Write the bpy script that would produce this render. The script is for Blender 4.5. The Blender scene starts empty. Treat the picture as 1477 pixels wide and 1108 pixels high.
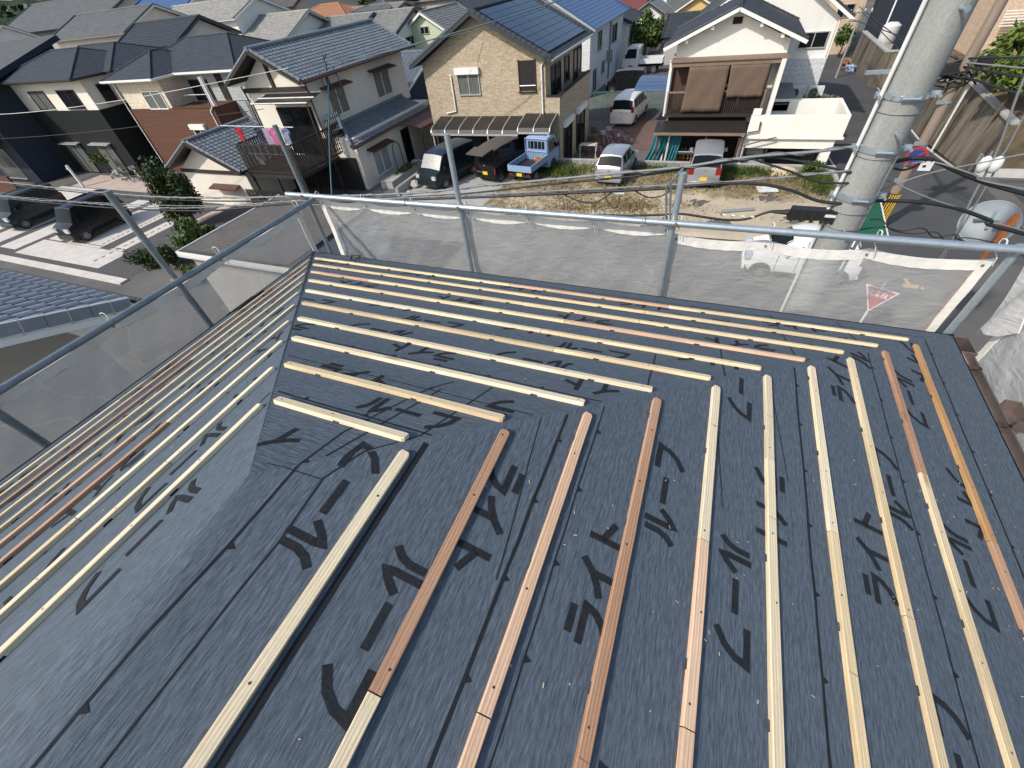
import bpy, math, random
from mathutils import Vector as V3, Matrix
random.seed(7)
SC = bpy.context.scene
COL = SC.collection
R = random.uniform
# ------------------------------------------------------------------ materials
MATS = {}
def mat(name, col, rough=.7, metal=0., col2=None, nscale=4., namt=.5, bump=0., bscale=30., stretch=(1,1,1), spec=.5, rand=0., detail=6., fine=0.):
    """procedural surface: base colour broken up by stretched noise, optional fine speckle and bump"""
    m = bpy.data.materials.new(name); m.use_nodes = True
    nt = m.node_tree; N = nt.nodes; L = nt.links
    b = N['Principled BSDF']
    b.inputs['Roughness'].default_value = rough; b.inputs['Metallic'].default_value = metal
    b.inputs['Specular IOR Level'].default_value = spec
    tc = N.new('ShaderNodeTexCoord'); mp = N.new('ShaderNodeMapping'); mp.inputs['Scale'].default_value = stretch
    L.new(tc.outputs['Object'], mp.inputs['Vector'])
    vec = mp.outputs['Vector']
    if rand:
        oi = N.new('ShaderNodeObjectInfo'); ad = N.new('ShaderNodeVectorMath'); ad.operation = 'MULTIPLY_ADD'
        cb = N.new('ShaderNodeCombineXYZ')
        for s in 'XYZ': L.new(oi.outputs['Random'], cb.inputs[s])
        ad.inputs[1].default_value = (37, 51, 23); L.new(cb.outputs[0], ad.inputs[0]); L.new(vec, ad.inputs[2]); vec = ad.outputs[0]
    nz = N.new('ShaderNodeTexNoise'); nz.inputs['Scale'].default_value = nscale; nz.inputs['Detail'].default_value = detail
    nz.inputs['Roughness'].default_value = .62
    L.new(vec, nz.inputs['Vector'])
    if col2 is None: col2 = tuple(c*.72 for c in col)
    rp = N.new('ShaderNodeValToRGB'); e = rp.color_ramp.elements
    lo = .5-.5*(1-namt)-.04; hi = .5+.5*(1-namt)+.04
    e[0].position = max(0, .5-.25/max(namt,.1)*.5); e[1].position = min(1, .5+.25/max(namt,.1)*.5)
    e[0].color = (*col2, 1); e[1].color = (*col, 1)
    L.new(nz.outputs['Fac'], rp.inputs['Fac'])
    out = rp.outputs['Color']
    if fine:
        n3 = N.new('ShaderNodeTexNoise'); n3.inputs['Scale'].default_value = bscale*1.7; n3.inputs['Detail'].default_value = 3
        L.new(tc.outputs['Object'], n3.inputs['Vector'])
        mr = N.new('ShaderNodeMapRange'); mr.inputs[1].default_value = .3; mr.inputs[2].default_value = .7
        mr.inputs[3].default_value = 1-fine; mr.inputs[4].default_value = 1+fine
        L.new(n3.outputs['Fac'], mr.inputs[0])
        vm = N.new('ShaderNodeVectorMath'); vm.operation = 'SCALE'; L.new(out, vm.inputs[0]); L.new(mr.outputs[0], vm.inputs['Scale']); out = vm.outputs[0]
    if rand:
        mr = N.new('ShaderNodeMapRange'); mr.inputs[3].default_value = 1-rand; mr.inputs[4].default_value = 1+rand
        L.new(oi.outputs['Random'], mr.inputs[0])
        vm = N.new('ShaderNodeVectorMath'); vm.operation = 'SCALE'; L.new(out, vm.inputs[0]); L.new(mr.outputs[0], vm.inputs['Scale']); out = vm.outputs[0]
    L.new(out, b.inputs['Base Color'])
    if bump:
        n2 = N.new('ShaderNodeTexNoise'); n2.inputs['Scale'].default_value = bscale; n2.inputs['Detail'].default_value = 5
        L.new(vec, n2.inputs['Vector'])
        bp = N.new('ShaderNodeBump'); bp.inputs['Strength'].default_value = bump; bp.inputs['Distance'].default_value = .01
        L.new(n2.outputs['Fac'], bp.inputs['Height']); L.new(bp.outputs['Normal'], b.inputs['Normal'])
    MATS[name] = m
    return m
def brickmat(name, c1, c2, mortar, bw, bh, msize=.02, rough=.8, bump=.4, axis='S', scale=1.):
    """courses of brick, tile or siding; laid on vertical walls facing S (x,z) or E (y,z) by mixing both axes"""
    m = bpy.data.materials.new(name); m.use_nodes = True
    nt = m.node_tree; N = nt.nodes; L = nt.links; b = N['Principled BSDF']; b.inputs['Roughness'].default_value = rough; b.inputs['Specular IOR Level'].default_value = .15
    tc = N.new('ShaderNodeTexCoord'); sp = N.new('ShaderNodeSeparateXYZ'); L.new(tc.outputs['Object'], sp.inputs[0])
    ad = N.new('ShaderNodeMath'); ad.operation = 'ADD'; L.new(sp.outputs[0], ad.inputs[0]); L.new(sp.outputs[1], ad.inputs[1])
    cb = N.new('ShaderNodeCombineXYZ'); L.new(ad.outputs[0], cb.inputs[0]); L.new(sp.outputs[2], cb.inputs[1])
    br = N.new('ShaderNodeTexBrick'); br.inputs['Scale'].default_value = scale
    br.inputs['Color1'].default_value = (*c1,1); br.inputs['Color2'].default_value = (*c2,1); br.inputs['Mortar'].default_value = (*mortar,1)
    br.inputs['Brick Width'].default_value = bw; br.inputs['Row Height'].default_value = bh; br.inputs['Mortar Size'].default_value = msize
    L.new(cb.outputs[0], br.inputs['Vector'])
    nz = N.new('ShaderNodeTexNoise'); nz.inputs['Scale'].default_value = 9; nz.inputs['Detail'].default_value = 6; L.new(tc.outputs['Object'], nz.inputs['Vector'])
    mr = N.new('ShaderNodeMapRange'); mr.inputs[1].default_value = .3; mr.inputs[2].default_value = .7; mr.inputs[3].default_value = .8; mr.inputs[4].default_value = 1.15
    L.new(nz.outputs['Fac'], mr.inputs[0])
    vm = N.new('ShaderNodeVectorMath'); vm.operation = 'SCALE'; L.new(br.outputs['Color'], vm.inputs[0]); L.new(mr.outputs[0], vm.inputs['Scale'])
    L.new(vm.outputs[0], b.inputs['Base Color'])
    bp = N.new('ShaderNodeBump'); bp.inputs['Strength'].default_value = bump; bp.inputs['Distance'].default_value = .01; bp.invert = True
    L.new(br.outputs['Fac'], bp.inputs['Height']); L.new(bp.outputs['Normal'], b.inputs['Normal'])
    MATS[name] = m
    return m
M = MATS
# roof under construction
def underlay_mat(name, stretch):
    m = mat(name, (.083,.106,.132), .8, 0, (.065,.086,.11), 2.2, .5, .45, 90, stretch, .35)
    nt = m.node_tree; N = nt.nodes; L = nt.links; b = N['Principled BSDF']
    src = b.inputs['Base Color'].links[0].from_socket
    tc = N.new('ShaderNodeTexCoord'); mp = N.new('ShaderNodeMapping'); mp.inputs['Scale'].default_value = stretch
    L.new(tc.outputs['Object'], mp.inputs['Vector'])
    st = N.new('ShaderNodeTexNoise'); st.inputs['Scale'].default_value = 300; st.inputs['Detail'].default_value = 3; L.new(mp.outputs[0], st.inputs['Vector'])
    mr = N.new('ShaderNodeMapRange'); mr.inputs[1].default_value = .36; mr.inputs[2].default_value = .68; mr.inputs[3].default_value = .72; mr.inputs[4].default_value = 1.36
    L.new(st.outputs['Fac'], mr.inputs[0])
    vm = N.new('ShaderNodeVectorMath'); vm.operation = 'SCALE'; L.new(src, vm.inputs[0]); L.new(mr.outputs[0], vm.inputs['Scale'])
    # pale scuffed dust where people have walked
    d1 = N.new('ShaderNodeTexNoise'); d1.inputs['Scale'].default_value = 2.1; d1.inputs['Detail'].default_value = 9; d1.inputs['Roughness'].default_value = .72
    L.new(tc.outputs['Object'], d1.inputs['Vector'])
    m2 = N.new('ShaderNodeMapRange'); m2.inputs[1].default_value = .56; m2.inputs[2].default_value = .8; m2.inputs[3].default_value = 0; m2.inputs[4].default_value = .3
    L.new(d1.outputs['Fac'], m2.inputs[0])
    mx = N.new('ShaderNodeMix'); mx.data_type = 'RGBA'; L.new(m2.outputs[0], mx.inputs[0]); L.new(vm.outputs[0], mx.inputs[6]); mx.inputs[7].default_value = (.17,.18,.185,1)
    # mineral glints painted into the colour as fine pale specks
    sk = N.new('ShaderNodeTexNoise'); sk.inputs['Scale'].default_value = 420; sk.inputs['Detail'].default_value = 1; L.new(tc.outputs['Object'], sk.inputs['Vector'])
    m3 = N.new('ShaderNodeMapRange'); m3.inputs[1].default_value = .64; m3.inputs[2].default_value = .74; m3.inputs[4].default_value = .4
    L.new(sk.outputs['Fac'], m3.inputs[0])
    mx2 = N.new('ShaderNodeMix'); mx2.data_type = 'RGBA'; L.new(m3.outputs[0], mx2.inputs[0]); L.new(mx.outputs[2], mx2.inputs[6]); mx2.inputs[7].default_value = (.24,.26,.3,1)
    L.new(mx2.outputs[2], b.inputs['Base Color'])
    return m
underlay_mat('underlay_along_y', (1,.11,1))
underlay_mat('underlay_along_x', (.11,1,1))
mat('underlay_edge', (.02,.023,.028), .85, 0, (.01,.012,.014), 12, .5, 0, 30, (1,1,1), .2)
mat('print_ink', (.012,.0135,.0155), .85, 0, (.026,.029,.034), 40, .4, .3, 90, (1,1,1), .15)
def wood(name, c1, c2, knot):
    m = mat(name, c1, .68, 0, c2, 7, .6, .2, 60, (.14,2.6,2.6), .25, .1, 8, .04)
    nt = m.node_tree; N = nt.nodes; L = nt.links; b = N['Principled BSDF']; src = b.inputs['Base Color'].links[0].from_socket
    tc = N.new('ShaderNodeTexCoord'); oi = N.new('ShaderNodeObjectInfo'); cb = N.new('ShaderNodeCombineXYZ'); ad = N.new('ShaderNodeVectorMath'); ad.operation = 'MULTIPLY_ADD'
    for k in 'XYZ': L.new(oi.outputs['Random'], cb.inputs[k])
    ad.inputs[1].default_value = (17,3,5); L.new(cb.outputs[0], ad.inputs[0]); L.new(tc.outputs['Object'], ad.inputs[2])
    def mapped(sc):
        mp = N.new('ShaderNodeMapping'); mp.inputs['Scale'].default_value = sc; L.new(ad.outputs[0], mp.inputs[0]); return mp.outputs[0]
    # growth rings drawn out along the length
    wv = N.new('ShaderNodeTexWave'); wv.bands_direction = 'Y'; wv.inputs['Scale'].default_value = 34; wv.inputs['Distortion'].default_value = 7; wv.inputs['Detail'].default_value = 3; wv.inputs['Detail Scale'].default_value = .8; L.new(mapped((.09,1,1)), wv.inputs['Vector'])
    mr = N.new('ShaderNodeMapRange'); mr.inputs[3].default_value = .80; mr.inputs[4].default_value = 1.07; L.new(wv.outputs['Fac'], mr.inputs[0])
    vm = N.new('ShaderNodeVectorMath'); vm.operation = 'SCALE'; L.new(src, vm.inputs[0]); L.new(mr.outputs[0], vm.inputs['Scale'])
    vo = N.new('ShaderNodeTexVoronoi'); vo.inputs['Scale'].default_value = 1; L.new(mapped((2.1,9,3)), vo.inputs['Vector'])
    mk = N.new('ShaderNodeMapRange'); mk.inputs[1].default_value = .05; mk.inputs[2].default_value = .13; mk.inputs[3].default_value = .8; mk.inputs[4].default_value = 0; L.new(vo.outputs['Distance'], mk.inputs[0])
    mx = N.new('ShaderNodeMix'); mx.data_type = 'RGBA'; L.new(mk.outputs[0], mx.inputs[0]); L.new(vm.outputs[0], mx.inputs[6]); mx.inputs[7].default_value = (*knot,1); L.new(mx.outputs[2], b.inputs['Base Color'])
wood('pine', (.76,.62,.40), (.62,.46,.26), (.34,.19,.09))
wood('pine_pale', (.80,.69,.49), (.68,.54,.35), (.38,.23,.12))
wood('cedar_pink', (.70,.48,.33), (.58,.36,.22), (.3,.14,.07))
wood('cedar_red', (.52,.32,.205), (.39,.215,.125), (.16,.07,.04))
wood('cedar_orange', (.52,.31,.14), (.38,.2,.08), (.2,.09,.04))
mat('nail', (.05,.035,.03), .5)
mat('sawdust', (.66,.52,.34), .9)
mat('galvanised', (.47,.53,.56), .38, .65, (.36,.42,.46), 14, .6, .05, 60, (1,1,1), .5)
mat('galvanised_dark', (.25,.29,.31), .45, .6, (.17,.2,.215), 10, .6, .05, 60)
mat('clamp_gold', (.48,.4,.24), .4, .75, (.3,.25,.16), 18, .6)
mat('hem_white', (.78,.76,.71), .85, 0, (.62,.59,.54), 7, .5, .5, 26)
mat('tie_cord', (.7,.68,.62), .8)
mat('gutter_brown', (.26,.215,.2), .3, .6, (.15,.12,.11), 5, .5)
mat('gutter_dark', (.05,.038,.034), .35)
mat('concrete_pole', (.33,.335,.32), .85, 0, (.21,.215,.205), 3.2, .45, .4, 30, (2,2,.35), .3, 0, 9, .1)
mat('old_pole', (.27,.21,.165), .85, 0, (.17,.13,.1), 5, .5, .4, 30, (2,2,.3))
mat('cable', (.016,.016,.017), .55); mat('cable_grey', (.21,.22,.225), .5); mat('cable_blue', (.05,.115,.14), .55)
mat('concrete', (.42,.41,.385), .9, 0, (.3,.29,.27), 2.2, .5, .3, 20, (1,1,1), .3, 0, 8, .1)
mat('concrete_stained', (.21,.182,.14), .92, 0, (.05,.04,.03), 1.5, .85, .5, 14, (1.5,1.5,.22), .2, 0, 9, .15)
mat('asphalt', (.088,.087,.088), .9, 0, (.058,.058,.06), .5, .5, .35, 60, (1,1,1), .25, 0, 10, .16)
mat('asphalt_old', (.14,.135,.128), .92, 0, (.082,.079,.075), .35, .55, .35, 50, (1,1,1), .25, 0, 10, .16)
mat('yard', (.155,.147,.135), .92, 0, (.085,.08,.074), .4, .6, .4, 18, (1,1,1), .25, 0, 9, .15)
mat('paving_pale', (.60,.565,.52), .9, 0, (.47,.435,.395), 1.8, .5, .25, 40, (1,1,1), .3, 0, 8, .08)
mat('paving_pink', (.47,.38,.33), .9, 0, (.36,.285,.245), 1.8, .5, .3, 40)
mat('gravel_dark', (.13,.125,.125), .95, 0, (.05,.05,.05), 14, .7, .8, 40, (1,1,1), .2, 0, 6, .3)
mat('brick_paving', (.155,.09,.08), .9, 0, (.1,.06,.055), 3, .5, .4, 30)
mat('road_paint', (.66,.65,.62), .8, 0, (.4,.39,.37), 6, .6)
mat('paint_ochre', (.58,.4,.2), .8, 0, (.3,.22,.13), 9, .6)
mat('grass', (.075,.115,.022), .8, 0, (.04,.07,.014), 2, .5, 0, 30, (1,1,1), .2, 0, 4)
mat('grass_dry', (.27,.2,.095), .85, 0, (.15,.11,.05), 2, .5)
mat('leaf', (.075,.12,.028), .6, 0, (.034,.062,.014), 2.2, .6, 0, 30, (1,1,1), .3)
mat('leaf_dark', (.04,.07,.024), .6, 0, (.018,.034,.012), 2.2, .6, 0, 30, (1,1,1), .3)
mat('leaf_bright', (.15,.2,.035), .6, 0, (.07,.105,.018), 2.2, .6, 0, 30, (1,1,1), .3)
mat('leaf_rusty', (.2,.15,.06), .6, 0, (.1,.075,.03), 3, .6)
mat('bark', (.12,.085,.06), .9, 0, (.06,.042,.03), 8, .6, .6, 30)
mat('forest', (.035,.055,.024), .9, 0, (.012,.02,.009), .35, .7, 0, 30, (1,1,1), .1, 0, 10)
# house materials
brickmat('tan_tile', (.46,.38,.275), (.32,.255,.175), (.45,.38,.285), .24, .085, .012, .85, .35)
brickmat('brown_siding', (.125,.063,.043), (.112,.056,.038), (.06,.03,.021), 3., .1, .006, .75, .3)
brickmat('charcoal_siding', (.016,.0195,.0205), (.014,.017,.018), (.008,.009,.01), 3., .12, .006, .7, .3)
brickmat('navy_siding', (.03,.038,.055), (.028,.035,.05), (.018,.022,.03), .4, 3., .008, .65, .3)
brickmat('stone_siding', (.43,.44,.43), (.36,.37,.365), (.29,.3,.3), .5, .17, .012, .85, .4)
brickmat('cream_stone', (.66,.58,.46), (.6,.52,.4), (.5,.43,.33), .55, .17, .01, .85, .3)
brickmat('block_wall', (.36,.35,.325), (.31,.3,.28), (.24,.235,.22), .4, .2, .015, .9, .3)
brickmat('brown_lap', (.1,.062,.045), (.092,.056,.04), (.05,.03,.022), .12, 3., .012, .75, .3)
brickmat('white_siding', (.62,.63,.63), (.58,.59,.59), (.47,.48,.48), 3., .22, .008, .75, .25)
brickmat('beige_siding', (.56,.43,.31), (.52,.39,.28), (.46,.35,.25), .6, .3, .006, .85, .2)
mat('stucco_cream', (.73,.68,.60), .92, 0, (.64,.59,.51), 1.3, .5, .35, 60, (1,1,.6), .2, 0, 9, .05)
mat('stucco_white', (.75,.735,.69), .92, 0, (.67,.655,.61), 1.1, .5, .3, 60, (1,1,.5), .2, 0, 9, .04)
mat('stucco_bright', (.80,.775,.70), .92, 0, (.72,.695,.62), 1.1, .5, .3, 60, (1,1,.5), .2, 0, 9, .03)
mat('stucco_green', (.50,.56,.40), .9, 0, (.43,.48,.34), 1.3, .5)
mat('stucco_yellow', (.66,.47,.19), .9, 0, (.58,.4,.15), 1.3, .5)
mat('stucco_grey', (.43,.415,.395), .9, 0, (.36,.35,.33), 1.3, .5)
mat('kawara', (.185,.212,.235), .5, 0, (.095,.112,.128), 3.5, .55, .15, 30, (1,1,1), .4, 0, 8, .12)
mat('kawara_grey', (.235,.235,.22), .7, 0, (.13,.132,.126), 2.5, .6, .15, 30, (1,1,1), .5, 0, 8, .12)
mat('kawara_dark', (.05,.057,.068), .6, 0, (.028,.033,.04), 3, .5, .15, 30, (1,1,1), .3, 0, 8, .1)
mat('kawara_pale', (.34,.33,.30), .7, 0, (.19,.187,.17), 2.2, .6, .15, 30, (1,1,1), .5, 0, 8, .12)
mat('kawara_blue', (.245,.268,.31), .42, 0, (.165,.183,.215), 2.5, .55, .12, 30, (1,1,1), .6, 0, 8, .1)
mat('slate', (.058,.067,.08), .8, 0, (.037,.044,.054), 2.5, .5, .15, 30, (1,1,1), .2, 0, 8, .1)
mat('slate_mid', (.125,.13,.135), .8, 0, (.085,.09,.095), 1.2, .5, .1, 30, (1,1,1), .2, 0, 8, .08)
mat('slate_brown', (.10,.09,.078), .7, 0, (.06,.053,.046), 2, .5, .2, 30)
mat('slate_orange', (.36,.17,.085), .7, 0, (.24,.11,.055), 3, .5, .2, 30)
mat('slate_red', (.2,.055,.05), .7, 0, (.13,.035,.032), 3, .5)
mat('slate_blue', (.05,.105,.24), .4, 0, (.03,.07,.17), 2, .5, .1, 30)
mat('white_paint', (.78,.77,.74), .6, 0, (.68,.67,.64), 3, .4)
mat('aluminium', (.56,.56,.55), .4, .5, (.48,.48,.47), 5, .4)
mat('dark_frame', (.035,.032,.03), .45); mat('brown_paint', (.1,.045,.034), .5, 0, (.07,.03,.024), 4, .5)
mat('brown_wood', (.028,.02,.0165), .75, 0, (.015,.011,.009), 6, .6, .2, 30, (1,1,.3))
mat('tan_cloth', (.135,.092,.064), .9, 0, (.105,.07,.049), 2, .5, .3, 80)
mat('beam_tan', (.22,.16,.115), .7, 0, (.17,.12,.085), 3, .5)
mat('tan_panel', (.30,.175,.085), .7, 0, (.24,.135,.065), 3, .5)
mat('teal_net', (.03,.19,.22), .85, 0, (.016,.12,.145), 3, .6, .6, 14)
mat('smoked_sheet', (.03,.027,.025), .4, 0, (.02,.018,.017), 2, .5, 0, 30, (1,1,1), .25)
mat('blue_sheet', (.075,.12,.22), .35, 0, (.055,.09,.17), 2, .5)
mat('grey_metal_roof', (.13,.145,.165), .45, .2, (.1,.11,.13), 2, .5)
mat('glass_dark', (.014,.017,.02), .08, 0, (.007,.008,.01), 2.5, .5, 0, 30, (1,1,1), .18)
mat('windscreen_glass', (.012,.016,.017), .04, 0, (.007,.009,.01), 2.5, .5, 0, 30, (1,1,1), .05)
mat('glass_curtain', (.17,.18,.165), .12, 0, (.07,.075,.07), 6, .6, 0, 30, (6,6,.3), .35)
mat('glass_pale', (.4,.42,.42), .15, 0, (.28,.3,.3), 3, .6, 0, 30, (5,5,.4), .8)
mat('solar_cell', (.008,.02,.058), .2, .0, (.005,.013,.04), 3, .4, 0, 30, (1,1,1), .22)
mat('shade_interior', (.02,.018,.017), .9)  # near-black colour standing in for shade inside openings and below canopies
# vehicles
def paint(n, c, rough=.28, metal=.2): return mat(n, c, rough, metal, tuple(x*.9 for x in c), 1.5, .4, 0, 30, (1,1,1), .35)
paint('paint_silver', (.40,.42,.45), .26, .5); paint('paint_white', (.74,.74,.73), .3, 0.); paint('paint_skyblue', (.23,.335,.5), .35, 0)
paint('paint_black', (.008,.009,.011), .2, 0); paint('paint_deepgreen', (.012,.021,.023), .25, 0); paint('paint_navy', (.022,.034,.062), .3, 0); paint('paint_slate', (.026,.036,.04), .2, .2)
mat('tyre', (.02,.02,.02), .85); mat('rim', (.42,.42,.42), .35, .7); mat('black_plastic', (.02,.02,.021), .6)
mat('lamp_red', (.25,.012,.012), .25); mat('lamp_clear', (.6,.62,.65), .1, .2); mat('plate_yellow', (.75,.52,.03), .5); mat('plate_white', (.72,.72,.7), .5)
mat('sunshade', (.42,.42,.4), .4, .4, (.28,.28,.27), 9, .5, .5, 12); mat('plate_green', (.05,.2,.1), .5)
mat('mirror_grey', (.24,.27,.28), .6, 0, (.18,.2,.21), 3, .5); mat('orange_paint', (.5,.17,.05), .5, 0, (.5,.15,.04), 5, .5)
mat('sign_red', (.36,.03,.035), .5); mat('sign_blue', (.02,.045,.22), .45); mat('sign_white', (.72,.72,.72), .5); mat('sign_yellow', (.7,.42,.03), .6)
mat('green_plastic', (.016,.115,.075), .7); mat('green_wire', (.06,.24,.17), .6); mat('white_plastic', (.72,.72,.7), .5); mat('orange_cloth', (.62,.2,.04), .85, 0, (.45,.13,.03), 8, .6, .6, 20)
for n, c in dict(cloth_red=(.4,.015,.03), cloth_pink=(.62,.14,.3), cloth_blue=(.22,.27,.38), cloth_white=(.66,.64,.62), cloth_navy=(.03,.035,.06), cloth_lilac=(.42,.34,.44), cloth_sky=(.4,.52,.68)).items(): mat(n, c, .95, 0, None, 5, .5, .4, 25)
mat('flower_pink', (.5,.22,.3), .8, 0, (.36,.14,.2), 8, .6); mat('pot_clay', (.27,.12,.07), .85); mat('crate_yellow', (.62,.46,.04), .6); mat('crate_blue', (.16,.2,.42), .6)
mat('soil_bank', (.165,.13,.085), .95, 0, (.075,.058,.04), 1.2, .7, .8, 9, (1,1,1), .1, 0, 10, .2)
mat('rust_red', (.22,.05,.04), .7); mat('stone_rough', (.45,.43,.4), .9, 0, (.28,.27,.25), 4, .6, .6, 12)
mat('sand_pile', (.55,.44,.3), .95, 0, (.45,.35,.23), 4, .5, .5, 20); mat('log_end', (.5,.29,.12), .85, 0, (.33,.17,.06), 7, .6)

def dirt_mat():
    m = mat('lot_dirt', (.50,.425,.31), .95, 0, (.36,.30,.21), .9, .5, .6, 12, (1,1,1), .15, 0, 9, .14)
    nt = m.node_tree; N = nt.nodes; L = nt.links; b = N['Principled BSDF']
    src = b.inputs['Base Color'].links[0].from_socket
    tc = N.new('ShaderNodeTexCoord')
    nz = N.new('ShaderNodeTexNoise'); nz.inputs['Scale'].default_value = .55; nz.inputs['Detail'].default_value = 9; nz.inputs['Roughness'].default_value = .68
    L.new(tc.outputs['Object'], nz.inputs['Vector'])
    sp = N.new('ShaderNodeSeparateXYZ'); L.new(tc.outputs['Object'], sp.inputs[0])
    # weeds take over towards the block wall at the back and the left end of the plot
    my = N.new('ShaderNodeMapRange'); my.inputs[1].default_value = 20.2; my.inputs[2].default_value = 23.2; my.inputs[3].default_value = -.14; my.inputs[4].default_value = .17; L.new(sp.outputs[1], my.inputs[0])
    ml = N.new('ShaderNodeMapRange'); ml.inputs[1].default_value = 0; ml.inputs[2].default_value = -8; ml.inputs[3].default_value = 0; ml.inputs[4].default_value = .12; L.new(sp.outputs[0], ml.inputs[0])
    a1 = N.new('ShaderNodeMath'); L.new(nz.outputs['Fac'], a1.inputs[0]); L.new(my.outputs[0], a1.inputs[1])
    a2 = N.new('ShaderNodeMath'); L.new(a1.outputs[0], a2.inputs[0]); L.new(ml.outputs[0], a2.inputs[1])
    rp = N.new('ShaderNodeValToRGB'); rp.color_ramp.elements[0].position = .46; rp.color_ramp.elements[1].position = .56
    rp.color_ramp.elements[0].color = (0,0,0,1); rp.color_ramp.elements[1].color = (.85,.85,.85,1); L.new(a2.outputs[0], rp.inputs[0])
    n2 = N.new('ShaderNodeTexNoise'); n2.inputs['Scale'].default_value = 2.4; n2.inputs['Detail'].default_value = 8; L.new(tc.outputs['Object'], n2.inputs['Vector'])
    r2 = N.new('ShaderNodeValToRGB'); r2.color_ramp.elements[0].position = .35; r2.color_ramp.elements[1].position = .65
    r2.color_ramp.elements[0].color = (.125,.10,.052,1); r2.color_ramp.elements[1].color = (.26,.21,.125,1); L.new(n2.outputs['Fac'], r2.inputs[0])
    mx = N.new('ShaderNodeMix'); mx.data_type = 'RGBA'; L.new(rp.outputs[0], mx.inputs[0]); L.new(src, mx.inputs[6]); L.new(r2.outputs[0], mx.inputs[7])
    L.new(mx.outputs[2], b.inputs['Base Color'])
dirt_mat()

def net_mat(name, cover, col, scale):
    """scaffold netting: woven thread with open gaps between, letting the scene behind show through"""
    m = bpy.data.materials.new(name); m.use_nodes = True; nt = m.node_tree; N = nt.nodes; L = nt.links
    out = N['Material Output']; N.remove(N['Principled BSDF'])
    tr = N.new('ShaderNodeBsdfTransparent'); df = N.new('ShaderNodeBsdfDiffuse'); tl = N.new('ShaderNodeBsdfTranslucent')
    tc = N.new('ShaderNodeTexCoord'); nz = N.new('ShaderNodeTexNoise'); nz.inputs['Scale'].default_value = scale; nz.inputs['Detail'].default_value = 9; nz.inputs['Roughness'].default_value = .65
    mp = N.new('ShaderNodeMapping'); mp.inputs['Scale'].default_value = (1,1,2.5); mp.inputs['Rotation'].default_value = (.4,.5,.1)
    L.new(tc.outputs['Object'], mp.inputs[0]); L.new(mp.outputs[0], nz.inputs['Vector'])
    rp = N.new('ShaderNodeValToRGB'); rp.color_ramp.elements[0].position = .3; rp.color_ramp.elements[1].position = .7
    rp.color_ramp.elements[0].color = (*[c*.8 for c in col],1); rp.color_ramp.elements[1].color = (*col,1); L.new(nz.outputs['Fac'], rp.inputs[0])
    n2 = N.new('ShaderNodeTexNoise'); n2.inputs['Scale'].default_value = 7; n2.inputs['Detail'].default_value = 6; n2.inputs['Distortion'].default_value = 1.2; L.new(mp.outputs[0], n2.inputs['Vector'])
    bp = N.new('ShaderNodeBump'); bp.inputs['Strength'].default_value = .5; bp.inputs['Distance'].default_value = .03; L.new(n2.outputs['Fac'], bp.inputs['Height']); L.new(bp.outputs[0], df.inputs['Normal'])
    # pale crease lines where the sheet was folded
    vd = N.new('ShaderNodeTexNoise'); vd.inputs['Scale'].default_value = 3; L.new(tc.outputs['Object'], vd.inputs['Vector'])
    va = N.new('ShaderNodeVectorMath'); va.operation = 'MULTIPLY_ADD'; va.inputs[1].default_value = (.22,.22,.22); L.new(vd.outputs['Color'], va.inputs[0]); L.new(tc.outputs['Object'], va.inputs[2])
    vo = N.new('ShaderNodeTexVoronoi'); vo.feature = 'DISTANCE_TO_EDGE'; vo.inputs['Scale'].default_value = 1.5; L.new(va.outputs[0], vo.inputs['Vector'])
    cr = N.new('ShaderNodeMapRange'); cr.inputs[1].default_value = .0; cr.inputs[2].default_value = .012; cr.inputs[3].default_value = 1; cr.inputs[4].default_value = 0; L.new(vo.outputs['Distance'], cr.inputs[0])
    c2 = N.new('ShaderNodeMath'); c2.operation = 'MULTIPLY'; L.new(cr.outputs[0], c2.inputs[0]); c2.inputs[1].default_value = .14
    cm_ = N.new('ShaderNodeMix'); cm_.data_type = 'RGBA'; L.new(c2.outputs[0], cm_.inputs[0]); L.new(rp.outputs[0], cm_.inputs[6]); cm_.inputs[7].default_value = (.85,.85,.83,1)
    L.new(cm_.outputs[2], df.inputs[0]); L.new(cm_.outputs[2], tl.inputs[0])
    ms = N.new('ShaderNodeMixShader'); ms.inputs[0].default_value = .35; L.new(df.outputs[0], ms.inputs[1]); L.new(tl.outputs[0], ms.inputs[2])
    mr = N.new('ShaderNodeMapRange'); mr.inputs[1].default_value = .3; mr.inputs[2].default_value = .7; mr.inputs[3].default_value = cover-.05; mr.inputs[4].default_value = cover+.05
    L.new(nz.outputs['Fac'], mr.inputs[0])
    ca = N.new('ShaderNodeMath'); ca.operation = 'MULTIPLY_ADD'; ca.inputs[1].default_value = .3; ca.use_clamp = True; L.new(c2.outputs[0], ca.inputs[0]); L.new(mr.outputs[0], ca.inputs[2])
    mf = N.new('ShaderNodeMixShader'); L.new(ca.outputs[0], mf.inputs[0]); L.new(tr.outputs[0], mf.inputs[1]); L.new(ms.outputs[0], mf.inputs[2])
    L.new(mf.outputs[0], out.inputs[0]); MATS[name] = m
net_mat('netting', .45, (.64,.635,.615), 1.6)
net_mat('netting_left_shaded', .5, (.46,.46,.45), 1.6)  # same net, its colour darkened to paint in the shaded side
net_mat('netting_right', .84, (.62,.615,.6), 1.6)
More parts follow.
